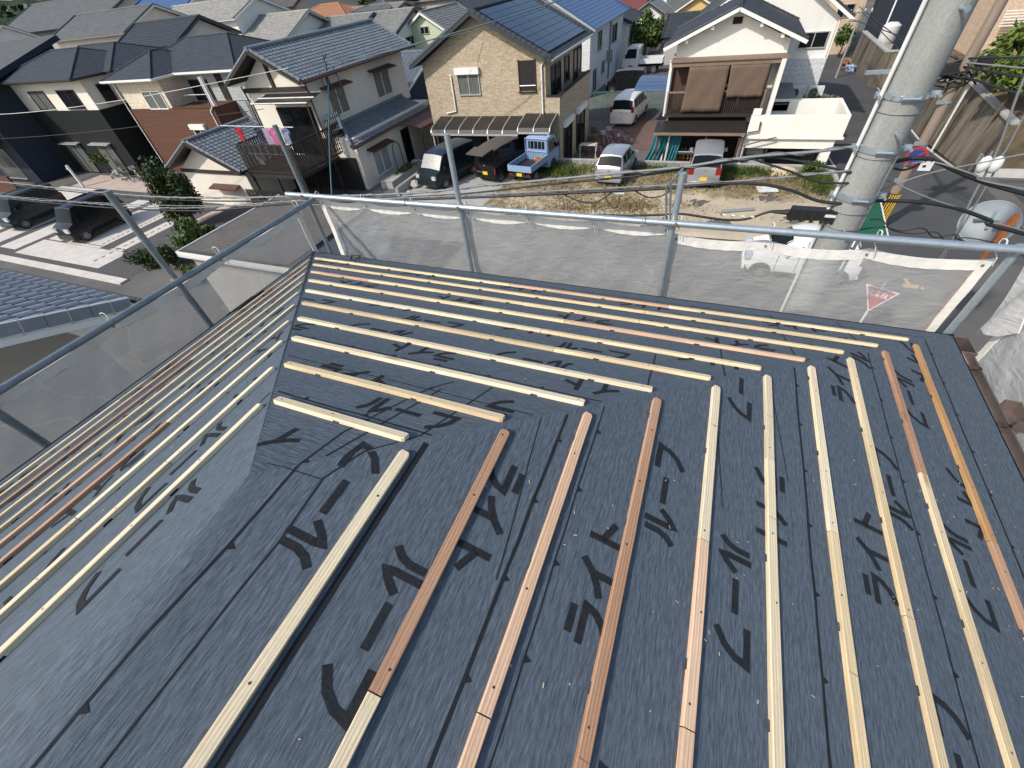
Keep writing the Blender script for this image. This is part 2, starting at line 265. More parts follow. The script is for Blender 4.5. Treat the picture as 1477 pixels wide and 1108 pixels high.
# ------------------------------------------------------------------ mesh building
SPLIT = set('bargeboard purlin_end baluster gutter balcony_post porch_post roof_bar pier corner_pillar wheel_arch post shaft leg legs rib balcony_post canopy_post wing_wall lower_wall upper_wall terrace_parapet window_bars headlamp bumper rail handrail gable_beam balcony_beam coping gate_frame rear_wall pot trellis pole foot feet balcony_door fascia cross_arm insulators bars posts back_strap mount clips'.split())
class MB:
    def __init__(s): s.v = []; s.f = []; s.m = []
    def add(s, vs, fs, mi=0):
        o = len(s.v); s.v += [tuple(v) for v in vs]
        for f in fs: s.f.append(tuple(o+i for i in f)); s.m.append(mi)
        return s
    def box(s, x0, y0, z0, x1, y1, z1, mi=0):
        x0, x1 = min(x0,x1), max(x0,x1); y0, y1 = min(y0,y1), max(y0,y1); z0, z1 = min(z0,z1), max(z0,z1)
        return s.add([(x0,y0,z0),(x1,y0,z0),(x1,y1,z0),(x0,y1,z0),(x0,y0,z1),(x1,y0,z1),(x1,y1,z1),(x0,y1,z1)],
              [(0,3,2,1),(4,5,6,7),(0,1,5,4),(1,2,6,5),(2,3,7,6),(3,0,4,7)], mi)
    def bar(s, a, b, w, h, mi=0, up=(0,0,1)):
        a = V3(a); b = V3(b); d = (b-a).normalized(); u = V3(up)
        if abs(d.dot(u)) > .98: u = V3((0,1,0))
        x = d.cross(u).normalized()*(w/2); z = x.cross(d).normalized()*(h/2)
        vs = [p+i*x+j*z for p in (a,b) for i,j in ((-1,-1),(1,-1),(1,1),(-1,1))]
        return s.add(vs, [(0,1,2,3),(7,6,5,4),(0,4,5,1),(1,5,6,2),(2,6,7,3),(3,7,4,0)], mi)
    def tube(s, pts, r, n=8, mi=0, cap=True):
        pts = [V3(p) for p in pts]; k = len(pts); rs = r if isinstance(r,(list,tuple)) else [r]*k
        vs = []; fs = []; prev = None
        for i, p in enumerate(pts):
            d = (pts[min(i+1,k-1)]-pts[max(i-1,0)])
            d = d.normalized() if d.length > 1e-9 else V3((0,0,1))
            if prev is None:
                u = d.cross(V3((0,0,1)));
                if u.length < 1e-3: u = d.cross(V3((0,1,0)))
            else: u = prev - d*prev.dot(d)
            u.normalize(); prev = u; w = d.cross(u)
            for j in range(n):
                a = 2*math.pi*j/n; vs.append(p+(u*math.cos(a)+w*math.sin(a))*rs[i])
        for i in range(k-1):
            for j in range(n): fs.append((i*n+j, i*n+(j+1)%n, (i+1)*n+(j+1)%n, (i+1)*n+j))
        if cap: fs += [tuple(range(n-1,-1,-1)), tuple(range((k-1)*n, k*n))]
        return s.add(vs, fs, mi)
    def ring(s, c, axis, rad, r, n=18, k=6, mi=0, a0=0, a1=2*math.pi):
        c = V3(c); ax = V3(axis).normalized(); u = ax.cross(V3((0,0,1)))
        if u.length < 1e-3: u = V3((1,0,0))
        u.normalize(); w = ax.cross(u)
        full = abs(a1-a0-2*math.pi) < 1e-6
        vs = []; fs = []; nn = n if full else n+1
        for i in range(nn):
            a = a0+(a1-a0)*i/n; d = u*math.cos(a)+w*math.sin(a)
            for j in range(k):
                b = 2*math.pi*j/k; vs.append(c+d*(rad+r*math.cos(b))+ax*(r*math.sin(b)))
        for i in range(n):
            i2 = (i+1) % nn
            for j in range(k): fs.append((i*k+j, i2*k+j, i2*k+(j+1)%k, i*k+(j+1)%k))
        return s.add(vs, fs, mi)
    def disc(s, c, axis, rad, th, n=20, mi=0):
        c = V3(c); ax = V3(axis).normalized(); return s.tube([c-ax*th/2, c+ax*th/2], rad, n, mi)
    def poly(s, pts, mi=0): return s.add(pts, [tuple(range(len(pts)))], mi)
    def prism(s, pts, off, mi=0):
        """closed solid: outline pts extruded by the vector off"""
        n = len(pts); o = V3(off); vs = [V3(p) for p in pts]+[V3(p)+o for p in pts]
        return s.add(vs, [tuple(range(n-1,-1,-1)), tuple(range(n,2*n))]+[(i,(i+1)%n,(i+1)%n+n,i+n) for i in range(n)], mi)
    def pieces(s):
        par = list(range(len(s.v)))
        def find(i):
            while par[i] != i: par[i] = par[par[i]]; i = par[i]
            return i
        for f in s.f:
            a = find(f[0])
            for i in f[1:]: par[find(i)] = a
        out = {}
        for f, m in zip(s.f, s.m):
            b, mp = out.setdefault(find(f[0]), (MB(), {}))
            for i in f:
                if i not in mp: mp[i] = len(b.v); b.v.append(s.v[i])
            b.f.append(tuple(mp[i] for i in f)); b.m.append(m)
        return [b for b, _ in out.values()]
    def build(s, name, mt, parent=None, org=None, smooth=None, loc=None):
        if parent is not None and name in SPLIT:
            pc = s.pieces()
            if len(pc) > 1: return [p.build1(name, mt, parent, org, smooth, loc) for p in pc][0]
        return s.build1(name, mt, parent, org, smooth, loc)
    def build1(s, name, mt, parent=None, org=None, smooth=None, loc=None):
        me = bpy.data.meshes.new(name); o = org if org is not None else (0,0,0)
        me.from_pydata([(v[0]-o[0], v[1]-o[1], v[2]-o[2]) for v in s.v], [], s.f)
        for t in (mt if isinstance(mt,(list,tuple)) else [mt]): me.materials.append(M[t])
        if any(s.m): me.polygons.foreach_set('material_index', s.m)
        if smooth:
            me.polygons.foreach_set('use_smooth', [True]*len(me.polygons)); me.set_sharp_from_angle(angle=math.radians(smooth))
        me.update()
        ob = bpy.data.objects.new(name, me); COL.objects.link(ob)
        if loc is not None: ob.location = loc
        if parent is not None: ob.parent = parent
        elif org is not None: ob.location = org
        return ob
def tag(o, label, cat, group=None, kind=None):
    if label: o['label'] = label
    if cat: o['category'] = cat
    if group: o['group'] = group
    if kind: o['kind'] = kind
    return o
def thing(name, label, cat, loc, rz=0, group=None):
    o = bpy.data.objects.new(name, None); COL.objects.link(o); o.location = loc; o.rotation_euler = (0,0,rz); o.empty_display_size = .2
    return tag(o, label, cat, group)
def struct(name, mb, mt, smooth=None):
    o = mb.build(name, mt, None, None, smooth); o['kind'] = 'structure'; return o
def copy_tree(o, loc=None, rz=None, label=None, parent=None):
    c = o.copy(); COL.objects.link(c)
    if parent is not None: c.parent = parent
    if loc is not None: c.location = loc
    if rz is not None: c.rotation_euler = (0,0,rz)
    if label: c['label'] = label
    for ch in list(o.children): copy_tree(ch, parent=c)
    return c
def ss(a, b, x):
    t = max(0., min(1., (x-a)/(b-a))); return t*t*(3-2*t)
def gz(x, y):
    z = -7.45
    if x >= 7.2: d = ss(23,33,y)
    elif x > -16.9: d = 1. if y > 25.3 else 0.
    else: d = ss(25,33,y)
    z -= .65*d + .4*ss(42,60,y)
    z += max(0., -x-40)*.065*ss(22,40,y)
    return z
def sheet(name, x0, x1, y0, y1, dz, mt, step=1.):
    mb = MB(); nx = max(1,int((x1-x0)/step)); ny = max(1,int((y1-y0)/step)); vs = []; fs = []
    for j in range(ny+1):
        for i in range(nx+1):
            x = x0+(x1-x0)*i/nx; y = y0+(y1-y0)*j/ny; vs.append((x,y,gz(x,y)+dz))
    for j in range(ny):
        for i in range(nx): a = j*(nx+1)+i; fs.append((a,a+1,a+nx+2,a+nx+1))
    mb.add(vs, fs); return struct(name, mb, mt)
# ------------------------------------------------------------------ house kit
def FP(face, pl, u, z, d):
    return {'S':(u,pl-d,z),'N':(u,pl+d,z),'E':(pl+d,u,z),'W':(pl-d,u,z)}[face]
def fbox(mb, face, pl, u0, u1, z0, z1, d0, d1, mi=0):
    a = FP(face,pl,u0,z0,d0); b = FP(face,pl,u1,z1,d1); return mb.box(*a,*b,mi)
def window(root, face, pl, u0, u1, z0, z1, frame='aluminium', glass='glass_dark', panes=2, shutter=False, sill=True, name='window'):
    """frame with mullions standing proud of the wall; the glass is a pane behind it"""
    org = root.location; mb = MB(); t = .05
    fbox(mb,face,pl,u0,u1,z1-t,z1,0,.07); fbox(mb,face,pl,u0,u1,z0,z0+t,0,.09 if sill else .07)
    fbox(mb,face,pl,u0,u0+t,z0+t,z1-t,0,.07); fbox(mb,face,pl,u1-t,u1,z0+t,z1-t,0,.07)
    for i in range(1,panes):
        c = u0+(u1-u0)*i/panes; fbox(mb,face,pl,c-.025,c+.025,z0+t,z1-t,.004,.06)
    w = mb.build(name, frame, root, org)
    g = MB()
    for i in range(panes):
        a = u0+t+(u1-u0-2*t)*i/panes+.002; b = u0+t+(u1-u0-2*t)*(i+1)/panes-.002
        fbox(g,face,pl,a,b,z0+t,z1-t,.002,.02+.012*(i%2))
    g.build('pane', glass, w, org)
    if shutter:
        s = MB(); fbox(s,face,pl,u0-.06,u1+.06,z1+.004,z1+.3,0,.2); s.build('shutter_box','white_paint',w,org)
    return w
def tiles(mb, O, U, V, N, L, S, tw, tl, amp, step, seg=1, ca=0., cb=0., mi=0, kind='wave'):
    """courses of tiles: each course is lifted at its lower edge; ca/cb = inset per metre up the slope (hips)"""
    O, U, V, N = map(V3, (O,U,V,N)); rows = max(1,int(round(S/tl))); tl = S/rows
    ncol = max(1,int(round(L/tw))); tw = L/ncol; K = ncol*seg if amp > 0 else 1
    for j in range(rows):
        v0, v1 = j*tl, (j+1)*tl; a0, b0 = ca*v0, L-cb*v0; a1, b1 = ca*v1, L-cb*v1
        if b0-a0 < .02: break
        vs = []; fs = []
        for k in range(K+1):
            u = L*k/K; f = (k % seg)/seg
            h = 0
            if amp > 0:
                if kind == 'wave': h = amp*(math.sin(2*math.pi*f)*.6+.25*math.sin(4*math.pi*f))
                else: h = amp*(1. if f < .3 else 0.)
            u0 = min(max(u,a0),b0); u1 = min(max(u,a1),b1)
            vs += [O+U*u0+V*v0+N*(-.01), O+U*u0+V*v0+N*(step+h), O+U*u1+V*v1+N*(h*.8+.004)]
        for k in range(K):
            o = 3*k
            if (vs[o+1]-vs[o+4]).length < 1e-4 and (vs[o+2]-vs[o+5]).length < 1e-4: continue
            fs += [(o,o+3,o+4,o+1)]
            if (vs[o+2]-vs[o+5]).length < 1e-4: fs += [(o+1,o+4,o+2)]
            elif (vs[o+1]-vs[o+4]).length < 1e-4: fs += [(o+1,o+5,o+2)]
            else: fs += [(o+1,o+4,o+5,o+2)]
        mb.add(vs, fs, mi)
TK = dict(wave=(.28,.24,.035,.03,4), wavefar=(.34,.3,.04,.035,2), flat=(1,.2,0,.018,1), flatfar=(1,.4,0,.02,1), metal=(.42,40,.035,.01,4), plain=(1,40,0,.01,1))
def slope(root, name, mt, kind, O, U, V, L, S, ca=0., cb=0., th=.1, edge=None, parent=None):
    """one roof slope: tiled skin over a solid board"""
    O, U, V = V3(O), V3(U).normalized(), V3(V).normalized(); N = U.cross(V).normalized()
    tw, tl, amp, step, seg = TK[kind]; mb = MB()
    tiles(mb, O, U, V, N, L, S, tw, tl, amp, step, seg, ca, cb, 0, 'ridge' if kind == 'metal' else 'wave')
    b1 = max(L-cb*S, ca*S)
    mb.prism([O-N*.012, O+U*L-N*.012, O+U*b1+V*S-N*.012, O+U*(ca*S)+V*S-N*.012][::-1], -N*th, 1)
    return mb.build(name, [mt, edge or 'brown_paint'], parent or root, root.location, None)
def cap(root, parent, mt, a, b, r=.11, name='ridge_cap'):
    mb = MB(); a, b = V3(a), V3(b); d = b-a; n = max(2,int(d.length/.3)); pts = []; rs = []
    for i in range(n):
        pts += [a+d*(i/n), a+d*((i+.93)/n)]; rs += [r, r*.9]
    pts.append(b); rs.append(r)
    mb.tube(pts, rs, 8); return mb.build(name, mt, parent, root.location, 50)
def gable(root, ax, a0, a1, c0, c1, ze, zr, mt, kind, edge='brown_paint', capmt=None, cr=.11, th=.1, barge=True, verge=True, vr=.085):
    """ridge along ax from a0 to a1; eaves at c0 and c1"""
    cm = (c0+c1)/2; run = (c1-c0)/2; S = math.hypot(run, zr-ze); P = (lambda a,c,z:(c,a,z)) if ax == 'y' else (lambda a,c,z:(a,c,z))
    s = []
    if ax == 'y':
        s.append(slope(root,'roof_slope',mt,kind,P(a1,c0,ze),(0,-1,0),(run,0,zr-ze),a1-a0,S,th=th,edge=edge))
        s.append(slope(root,'roof_slope',mt,kind,P(a0,c1,ze),(0,1,0),(-run,0,zr-ze),a1-a0,S,th=th,edge=edge))
    else:
        s.append(slope(root,'roof_slope',mt,kind,P(a0,c0,ze),(1,0,0),(0,run,zr-ze),a1-a0,S,th=th,edge=edge))
        s.append(slope(root,'roof_slope',mt,kind,P(a1,c1,ze),(-1,0,0),(0,-run,zr-ze),a1-a0,S,th=th,edge=edge))
    cap(root, s[1], capmt or mt, P(a0-.03,cm,zr+.03), P(a1+.03,cm,zr+.03), cr)
    if barge:
        mb = MB()
        for a in (a0-.035,a1+.035):
            for c in (c0,c1): mb.bar(P(a,c,ze-.075), P(a,cm,zr-.075), .05, .14)
        mb.build('bargeboard', edge, root, root.location)
    if verge:
        for a in (a0+.08,a1-.08):
            for q, c in ((0,c0),(1,c1)):
                mb = MB(); n = max(2,int(S/.3)); p0, p1 = V3(P(a,c,ze+.05)), V3(P(a,cm,zr+.05))
                for i in range(n): mb.tube([p0+(p1-p0)*(i/n), p0+(p1-p0)*((i+1)/n)], [vr,vr*.8], 7)
                mb.build('verge_tiles', capmt or mt, s[q], root.location, 50)
    return s
def hip(root, x0, x1, y0, y1, ze, tan, mt, kind, edge='dark_frame', th=.12, cr=.05, gut=None):
    """hip roof over a rectangle, equal pitch"""
    w, d = x1-x0, y1-y0; run = min(w,d)/2; zr = ze+run*tan; c = 1/math.sqrt(1+tan*tan); S = run/c; s = []
    n = (0,0,0)
    for O, U, V, L in (((x0,y0,ze),(1,0,0),(0,1,tan),w), ((x1,y0,ze),(0,1,0),(-1,0,tan),d), ((x1,y1,ze),(-1,0,0),(0,-1,tan),w), ((x0,y1,ze),(0,-1,0),(1,0,tan),d)):
        s.append(slope(root,'roof_slope',mt,kind,O,U,V,L,S,c,c,th,edge))
    if w >= d: A, B = (x0+run,(y0+y1)/2,zr), (x1-run,(y0+y1)/2,zr)
    else: A, B = ((x0+x1)/2,y0+run,zr), ((x0+x1)/2,y1-run,zr)
    up = lambda p:(p[0],p[1],p[2]+.03)
    if (V3(A)-V3(B)).length > .05: cap(root,s[0],mt,up(A),up(B),cr)
    for p, q in (((x0,y0,ze),A),((x1,y0,ze),A if w < d else B),((x1,y1,ze),B),((x0,y1,ze),B if w < d else A)):
        cap(root,s[0],mt,up(p),up(q),cr,'hip_cap')
    if gut:
        mb = MB()
        for a, b in (((x0,y0),(x1,y0)),((x1,y0),(x1,y1))): mb.bar((*a,ze-.02),(*b,ze-.02),.1,.1)
        mb.build('gutter',gut,root,root.location)
    return s
def walls(root, x0, x1, y0, y1, z0, z1, mt, name='wall', gab=None, zr=None):
    mb = MB(); mb.box(x0,y0,z0,x1,y1,z1)
    if gab == 'y':
        mb.prism([(x0,y0,z1),(x1,y0,z1),((x0+x1)/2,y0,zr)], (0,y1-y0,0))
    elif gab == 'x':
        mb.prism([(x0,y1,z1),(x0,y0,z1),(x0,(y0+y1)/2,zr)], (x1-x0,0,0))
    return mb.build(name, mt, root, root.location)
def pipe(root, pts, r, mt, name='drainpipe'):
    mb = MB(); mb.tube(pts, r, 8); return mb.build(name, mt, root, root.location, 60)
def awning(root, face, pl, u0, u1, z, dep=.55, drop=.12, mt='brown_paint'):
    mb = MB(); P = lambda u,d,zz: FP(face,pl,u,zz,d)
    for a, b in (((u0,0,z),(u1,0,z)),):
        mb.prism([P(u0,0,z), P(u0,dep,z-drop), P(u0,dep,z-drop-.06), P(u0,0,z-.07)], V3(P(u1,0,z))-V3(P(u0,0,z)))
    return mb.build('window_hood', mt, root, root.location)
def foliage(mb, c, rad, n, size, seed=0, lumps=7, flat=1., mi=None):
    """leaf-sized faces scattered through lumpy clumps inside an ellipsoid, so the outline stays uneven"""
    rg = random.Random(seed); c = V3(c); cl = []
    for i in range(lumps):
        d = V3((rg.gauss(0,1),rg.gauss(0,1),rg.gauss(0,1))).normalized()*rg.uniform(.25,.8)
        cl.append((V3((d.x*rad[0],d.y*rad[1],d.z*rad[2])), rg.uniform(.3,.58)))
    for i in range(n):
        o, k = rg.choice(cl); d = V3((rg.gauss(0,1),rg.gauss(0,1),rg.gauss(0,1))).normalized()*(rg.random()**.45)*k
        p = c+o+V3((d.x*rad[0],d.y*rad[1],d.z*rad[2]))
        nrm = V3((rg.gauss(0,1),rg.gauss(0,1),rg.gauss(.6,1))).normalized(); u = nrm.orthogonal().normalized(); w = nrm.cross(u)
        a = rg.uniform(0,6.28); u, w = u*math.cos(a)+w*math.sin(a), w*math.cos(a)-u*math.sin(a); s = size*rg.uniform(.6,1.4)
        mb.add([p-u*s*.5, p+w*s*.32+nrm*s*.08, p+u*s*.6, p-w*s*.32+nrm*s*.08], [(0,1,2,3)], mi if mi is not None else (1 if rg.random() < .22 else (2 if rg.random() < .1 else 0)))
def leafset(mt): return [mt,{'leaf':'leaf_bright','leaf_dark':'leaf','leaf_bright':'leaf','leaf_rusty':'leaf'}.get(mt,mt),{'leaf':'leaf_dark','leaf_dark':'leaf_rusty'}.get(mt,'leaf_rusty' if mt.startswith('leaf') else mt)]
def tree(name, label, cat, x, y, h, rad, mt, n, size, seed, z=None, stems=1, group=None, lumps=9):
    z = gz(x,y) if z is None else z; root = thing(name,label,cat,(x,y,z),0,group); rg = random.Random(seed)
    mb = MB(); top = h-rad[2]
    for k in range(stems):
        a = rg.uniform(0,6.28); q = V3((math.cos(a),math.sin(a),0))*(.12*k)
        mb.tube([q,q*1.5+V3((.05,.03,top*.5)),q*2+V3((-.03,.06,top+rad[2]*.2))],[.05*h/2+.02,.035*h/2+.015,.02*h/2],7)
    for k in range(5):
        a = k*1.3+rg.random(); mb.tube([(0,0,top*rg.uniform(.5,.9)),(math.cos(a)*rad[0]*.6,math.sin(a)*rad[1]*.6,top+rad[2]*rg.uniform(0,.6))],[.02*h/2,.008*h/2],5)
    mb.build('trunk','bark',root,None,60)
    f = MB(); foliage(f,(0,0,top),rad,n,size,seed,lumps); f.build('crown',leafset(mt),root)
    return root
# ------------------------------------------------------------------ camera, sky, sun
CAM = (1.273, -.341, 1.178)
cd = bpy.data.cameras.new('camera'); cam = bpy.data.objects.new('camera', cd); COL.objects.link(cam)
mw = Matrix(((0.9245312312471262,-0.2044864235593848,0.32160115831346847),(0.36924597219016503,0.6895130351955215,-0.6230804011656917),(-0.09433670796679601,0.6948072228146102,0.7129821236571335))).to_4x4()
mw.translation = CAM; cam.matrix_world = mw
cd.sensor_width = 36; cd.lens = 590.54/1477*36; cd.clip_start = .05; cd.clip_end = 3000; SC.camera = cam
SUN_EL, SUN_V = math.radians(42), V3((-.58,-.81,0)).normalized()
sv = V3((SUN_V.x*math.cos(SUN_EL), SUN_V.y*math.cos(SUN_EL), math.sin(SUN_EL)))
sl = bpy.data.lights.new('sun','SUN'); sl.energy = 3.2; sl.angle = math.radians(1.2); sl.color = (1,.955,.885)
so = bpy.data.objects.new('sun', sl); COL.objects.link(so); so.rotation_euler = sv.to_track_quat('Z','Y').to_euler(); so.location = (-20,-30,40)
w = bpy.data.worlds.new('World'); SC.world = w; w.use_nodes = True
sk = w.node_tree.nodes.new('ShaderNodeTexSky'); sk.sky_type = 'NISHITA'; sk.sun_disc = False
sk.sun_elevation = SUN_EL; sk.sun_rotation = math.atan2(SUN_V.x, SUN_V.y); sk.air_density = 1.2; sk.dust_density = 2.2
bg = w.node_tree.nodes['Background']; w.node_tree.links.new(sk.outputs[0], bg.inputs[0]); bg.inputs[1].default_value = .145
SC.view_settings.view_transform = 'Standard'; SC.view_settings.look = 'None'; SC.view_settings.exposure = .3; SC.view_settings.gamma = 1
# ------------------------------------------------------------------ the house being re-roofed
AX, AY, AZ, PT = .318, -.085, .294, .39005
CO = 1/math.sqrt(1+PT*PT)
def rp(face, x, y, h=0.):
    """plan point relative to the hip apex -> point h above that slope"""
    if face == 'R': return V3((AX+x+h*PT*CO, AY+y, AZ-PT*x+h*CO))
    if face == 'M': return V3((AX+x, AY+y+h*PT*CO, AZ-PT*y+h*CO))
    return V3((AX+x-h*PT*CO, AY+y, AZ+PT*x+h*CO))
EX, EY, EL, YB = 2.655, 2.61, 2.655, -4.6
own = thing('house','two storey house with its roof stripped to grey underlay','house',(.3,-1,-7.45))
OO = own.location
def slab(name, face, pts, mt):
    mb = MB(); t = [rp(face,*p,.0) for p in pts]; b = [rp(face,*p,-.03) for p in pts]; n = len(t)
    mb.add(t+b, [tuple(range(n)), tuple(range(2*n-1,n-1,-1))]+[(i,i+n,(i+1)%n+n,(i+1)%n) for i in range(n)]); return mb.build(name, mt, own, OO)
RW = .15; RT = .7
sR = slab('roof_slope','R',[(RW,YB),(EX,YB),(EX,EX),(0,0),(RW,-RT)],'underlay_along_y'); sM = slab('roof_slope','M',[(0,0),(EX,EX),(EX-.05,EY),(-EL,EY),(-EL,EL)],'underlay_along_x')
sL = slab('roof_slope','L',[(-EL,YB),(-RW,YB),(-RW,-RT),(0,0),(-EL,EL)],'underlay_along_y')
# the felt rolls softly over the ridge board
mb = MB(); vs = []; K_ = 16; ys = [-RT*i/12 for i in range(1,13)]+[-RT+(YB+RT)*(i/13) for i in range(1,14)]
for y in ys:
    wq = RW*min(1,-y/RT); vs += [(AX+wq*(2*k/K_-1), AY+y, AZ-PT*((wq*(2*k/K_-1))**2+wq*wq)/(2*wq)) for k in range(K_+1)]
mb.add(vs,[(j*(K_+1)+k+1,j*(K_+1)+k,(j+1)*(K_+1)+k,(j+1)*(K_+1)+k+1) for j in range(24) for k in range(K_)]); n_ = len(mb.v); mb.add([(AX,AY,AZ)],[]); mb.f += [(k,k+1,n_) for k in range(K_)]; mb.m += [0]*K_
mb.build('ridge_roll','underlay_along_y',own,OO,180)
SLP = dict(R=sR,M=sM,L=sL)
mb = MB(); mb.box(-2.0,-4.2,-7.45,2.6,2.15,-.95); mb.build('wall','white_siding',own,OO)
mb = MB(); mb.box(-2.3,-4.6,-.93,2.93,2.48,-.86); mb.build('soffit','white_paint',own,OO)
# underlay hem hanging over the eaves
mb = MB()
rg = random.Random(3)
def hang(face, pts):
    vs = []; n = len(pts)
    for x, y in pts:
        a = rp(face,x,y,.004); k = rg.uniform(.03,.075); o = {'R':(.02,0),'M':(0,.02),'L':(-.02,0)}[face]
        vs += [a, a+V3((o[0],o[1],-k))]
    mb.add(vs, [(2*i,2*i+1,2*i+3,2*i+2) for i in range(n-1)])
hang('M',[(-EL+i*(EX+EL)/44, EY+.002) for i in range(45)]); hang('R',[(EX+.002,YB+i*(EX-YB)/50) for i in range(51)]); hang('L',[(-EL-.002,YB+i*(EX-YB)/50) for i in range(51)])
mb.build('underlay_hem','underlay_edge',own,OO)
mb = MB(); mb.bar(rp('M',-.2,EY+.012,-.02),rp('M',EX-.1,EY+.012,-.02),.012,.02); mb.build('drip_edge','rust_red',own,OO)
def lerp2(a, b, t): return (a[0]+(b[0]-a[0])*t, a[1]+(b[1]-a[1])*t)
# katakana printed on the roll
GLY = {'ル':[[(.31,.88),(.31,.5),(.23,.26),(.05,.07)],[(.57,.93),(.57,.11),(.76,.22),(.99,.5)]], 'ー':[[(.04,.5),(.96,.5)]],
 'フ':[[(.06,.83),(.91,.83),(.84,.53),(.65,.26),(.3,.03)]], 'ラ':[[(.2,.9),(.82,.9)],[(.07,.62),(.92,.62),(.84,.38),(.65,.18),(.31,.01)]],
 'イ':[[(.86,.97),(.6,.69),(.32,.5),(.05,.39)],[(.57,.66),(.57,.01)]], 'ト':[[(.36,.97),(.36,.01)],[(.36,.62),(.92,.36)]]}
def on_roof(x, y, h):
    if y < 0 and abs(x) < RW*min(1,-y/RT):
        wq = RW*min(1,-y/RT); return V3((AX+x, AY+y, AZ-PT*(x*x+wq*wq)/(2*wq)+h))
    return rp('M' if y > abs(x) else ('R' if x > 0 else 'L'), x, y, h)
def ribbon(mb, face, pts, wd, h=.0016):
    pts = [(lerp2(pts[i],pts[i+1],k/max(1,int(math.dist(pts[i],pts[i+1])/.014)))) for i in range(len(pts)-1) for k in range(max(1,int(math.dist(pts[i],pts[i+1])/.014)))]+[pts[-1]]
    n = len(pts); vs = []
    for i, p in enumerate(pts):
        p = V3((p[0],p[1],0)); a = V3((*pts[max(i-1,0)],0)); b = V3((*pts[min(i+1,n-1)],0)); d = (b-a).normalized(); m = V3((-d.y,d.x,0))*(wd/2)
        if 0 < i < n-1:
            d1 = (p-a).normalized(); c = max(.55, abs(d.dot(d1))); m /= c
        for q in (p+m, p, p-m): vs.append(on_roof(q.x,q.y,h))
    mb.add(vs, [(3*i+j,3*i+j+1,3*i+j+4,3*i+j+3) for i in range(n-1) for j in (0,1)])
inside = {'R':lambda x,y: .05 < x < EX-.1 and y < x+.04 and y > -3.5, 'M':lambda x,y: y < EY-.1 and -y+.05 < x < y-.1, 'L':lambda x,y: -EL+.1 < x < -.06 and y < -x-.06 and y > -3.5}
def word(face, txt, cx, cy, d, u, s=.112, sp=.128):
    for k, ch in enumerate(txt):
        o = (k-(len(txt)-1)/2)*sp; px, py = cx+d[0]*o, cy+d[1]*o
        if not inside[face](px,py) or py < -1.6: continue
        lm = MB()
        for st in GLY[ch]:
            q = [(px+d[0]*(a-.5)*s+u[0]*(b-.5)*s, py+d[1]*(a-.5)*s+u[1]*(b-.5)*s) for a, b in st]
            ribbon(lm, face, q, .0195)
        lm.build('letter','print_ink',SLP[face],OO)
for x0, y0 in ((.21,.05),(1.06,.555),(1.94,1.083)):
    for k in range(-5,4): word('R','ルーフ',x0,y0+.935*k,(0,1),(-1,0)); (x0 > .5 and word('R','ライト',x0-.14,y0-.375+.935*k,(0,1),(-1,0)))
for x0, y0 in ((.462,-.165),(1.312,.323),(2.18,.833)):
    for k in range(-5,4): word('R','ルーフ',x0,y0+.92*k,(0,-1),(1,0)); word('R','ライト',x0+.12,y0+.37+.92*k,(0,-1),(1,0))
for y0, x0 in ((1.288,-.30),(2.14,-.72),(.43,-.75)):
    for k in range(-4,5): word('M','ルーフ',x0+.93*k,y0,(1,0),(0,1)); word('M','ライト',x0-.375+.93*k,y0+.14,(1,0),(0,1))
for y0, x0 in ((1.04,-.462),(1.9,.1)):
    for k in range(-4,5): word('M','ルーフ',x0+.87*k,y0,(-1,0),(0,-1)); word('M','ライト',x0+.37+.87*k,y0-.14,(-1,0),(0,-1))
word('M','ライト',-.06,.15,(-1,0),(0,-1)); word('M','ラ',.461,.6,(-1,0),(0,-1))
for x0, y0 in ((-.215,-.22),(-1.06,.3),(-1.9,.8)):
    for k in range(-5,4): word('L','ルーフ',x0,y0+.93*k,(0,-1),(1,0)); (x0 < -.3 and word('L','ライト',x0+.13,y0+.5+.93*k,(0,-1),(1,0)))
for x0, y0 in ((-.455,.012),(-1.3,.6),(-2.15,.2)):
    for k in range(-5,4): word('L','ルーフ',x0,y0+.93*k,(0,-1),(1,0)); word('L','ライト',x0-.13,y0+.44+.93*k,(0,-1),(1,0))
# lap lines of the rolls with their tick marks
def lap(face, pts, wd, tick=0., h=.0012, mbx=None):
    n = []; mbx = MB()
    for i in range(len(pts)-1):
        a, b = pts[i], pts[i+1]; m = max(1,int(math.hypot(b[0]-a[0],b[1]-a[1])/.12))
        n += [(a[0]+(b[0]-a[0])*j/m+rg.uniform(-.0018,.0018), a[1]+(b[1]-a[1])*j/m+rg.uniform(-.0018,.0018)) for j in range(m)]
    n.append(pts[-1]); ribbon(mbx, face, n, wd, h)
    if tick:
        L = 0
        for i in range(len(n)-1):
            L += math.hypot(n[i+1][0]-n[i][0], n[i+1][1]-n[i][1])
            if L > tick:
                L = 0; d = V3((n[i+1][0]-n[i][0], n[i+1][1]-n[i][1],0)).normalized(); c = n[i]; s = .011
                q = [(c[0]-d.x*s, c[1]-d.y*s), (c[0]+d.x*s, c[1]+d.y*s), (c[0]-d.y*s*1.6, c[1]+d.x*s*1.6)]
                mbx.add([on_roof(*t,h+.0003) for t in q], [(0,1,2)])
    mbx.build('lap_line','underlay_edge',SLP[face],OO)
LP = {'R':MB(),'M':MB(),'L':MB()}
for x, wd, tk in ((.335,.016,0),(.685,.009,.15),(.796,.004,.16),(1.567,.008,.15),(2.0,.006,.15),(2.425,.008,.15)): lap('R',[(x,x-.02),(x,YB+.1)],wd,tk,mbx=LP['R'])
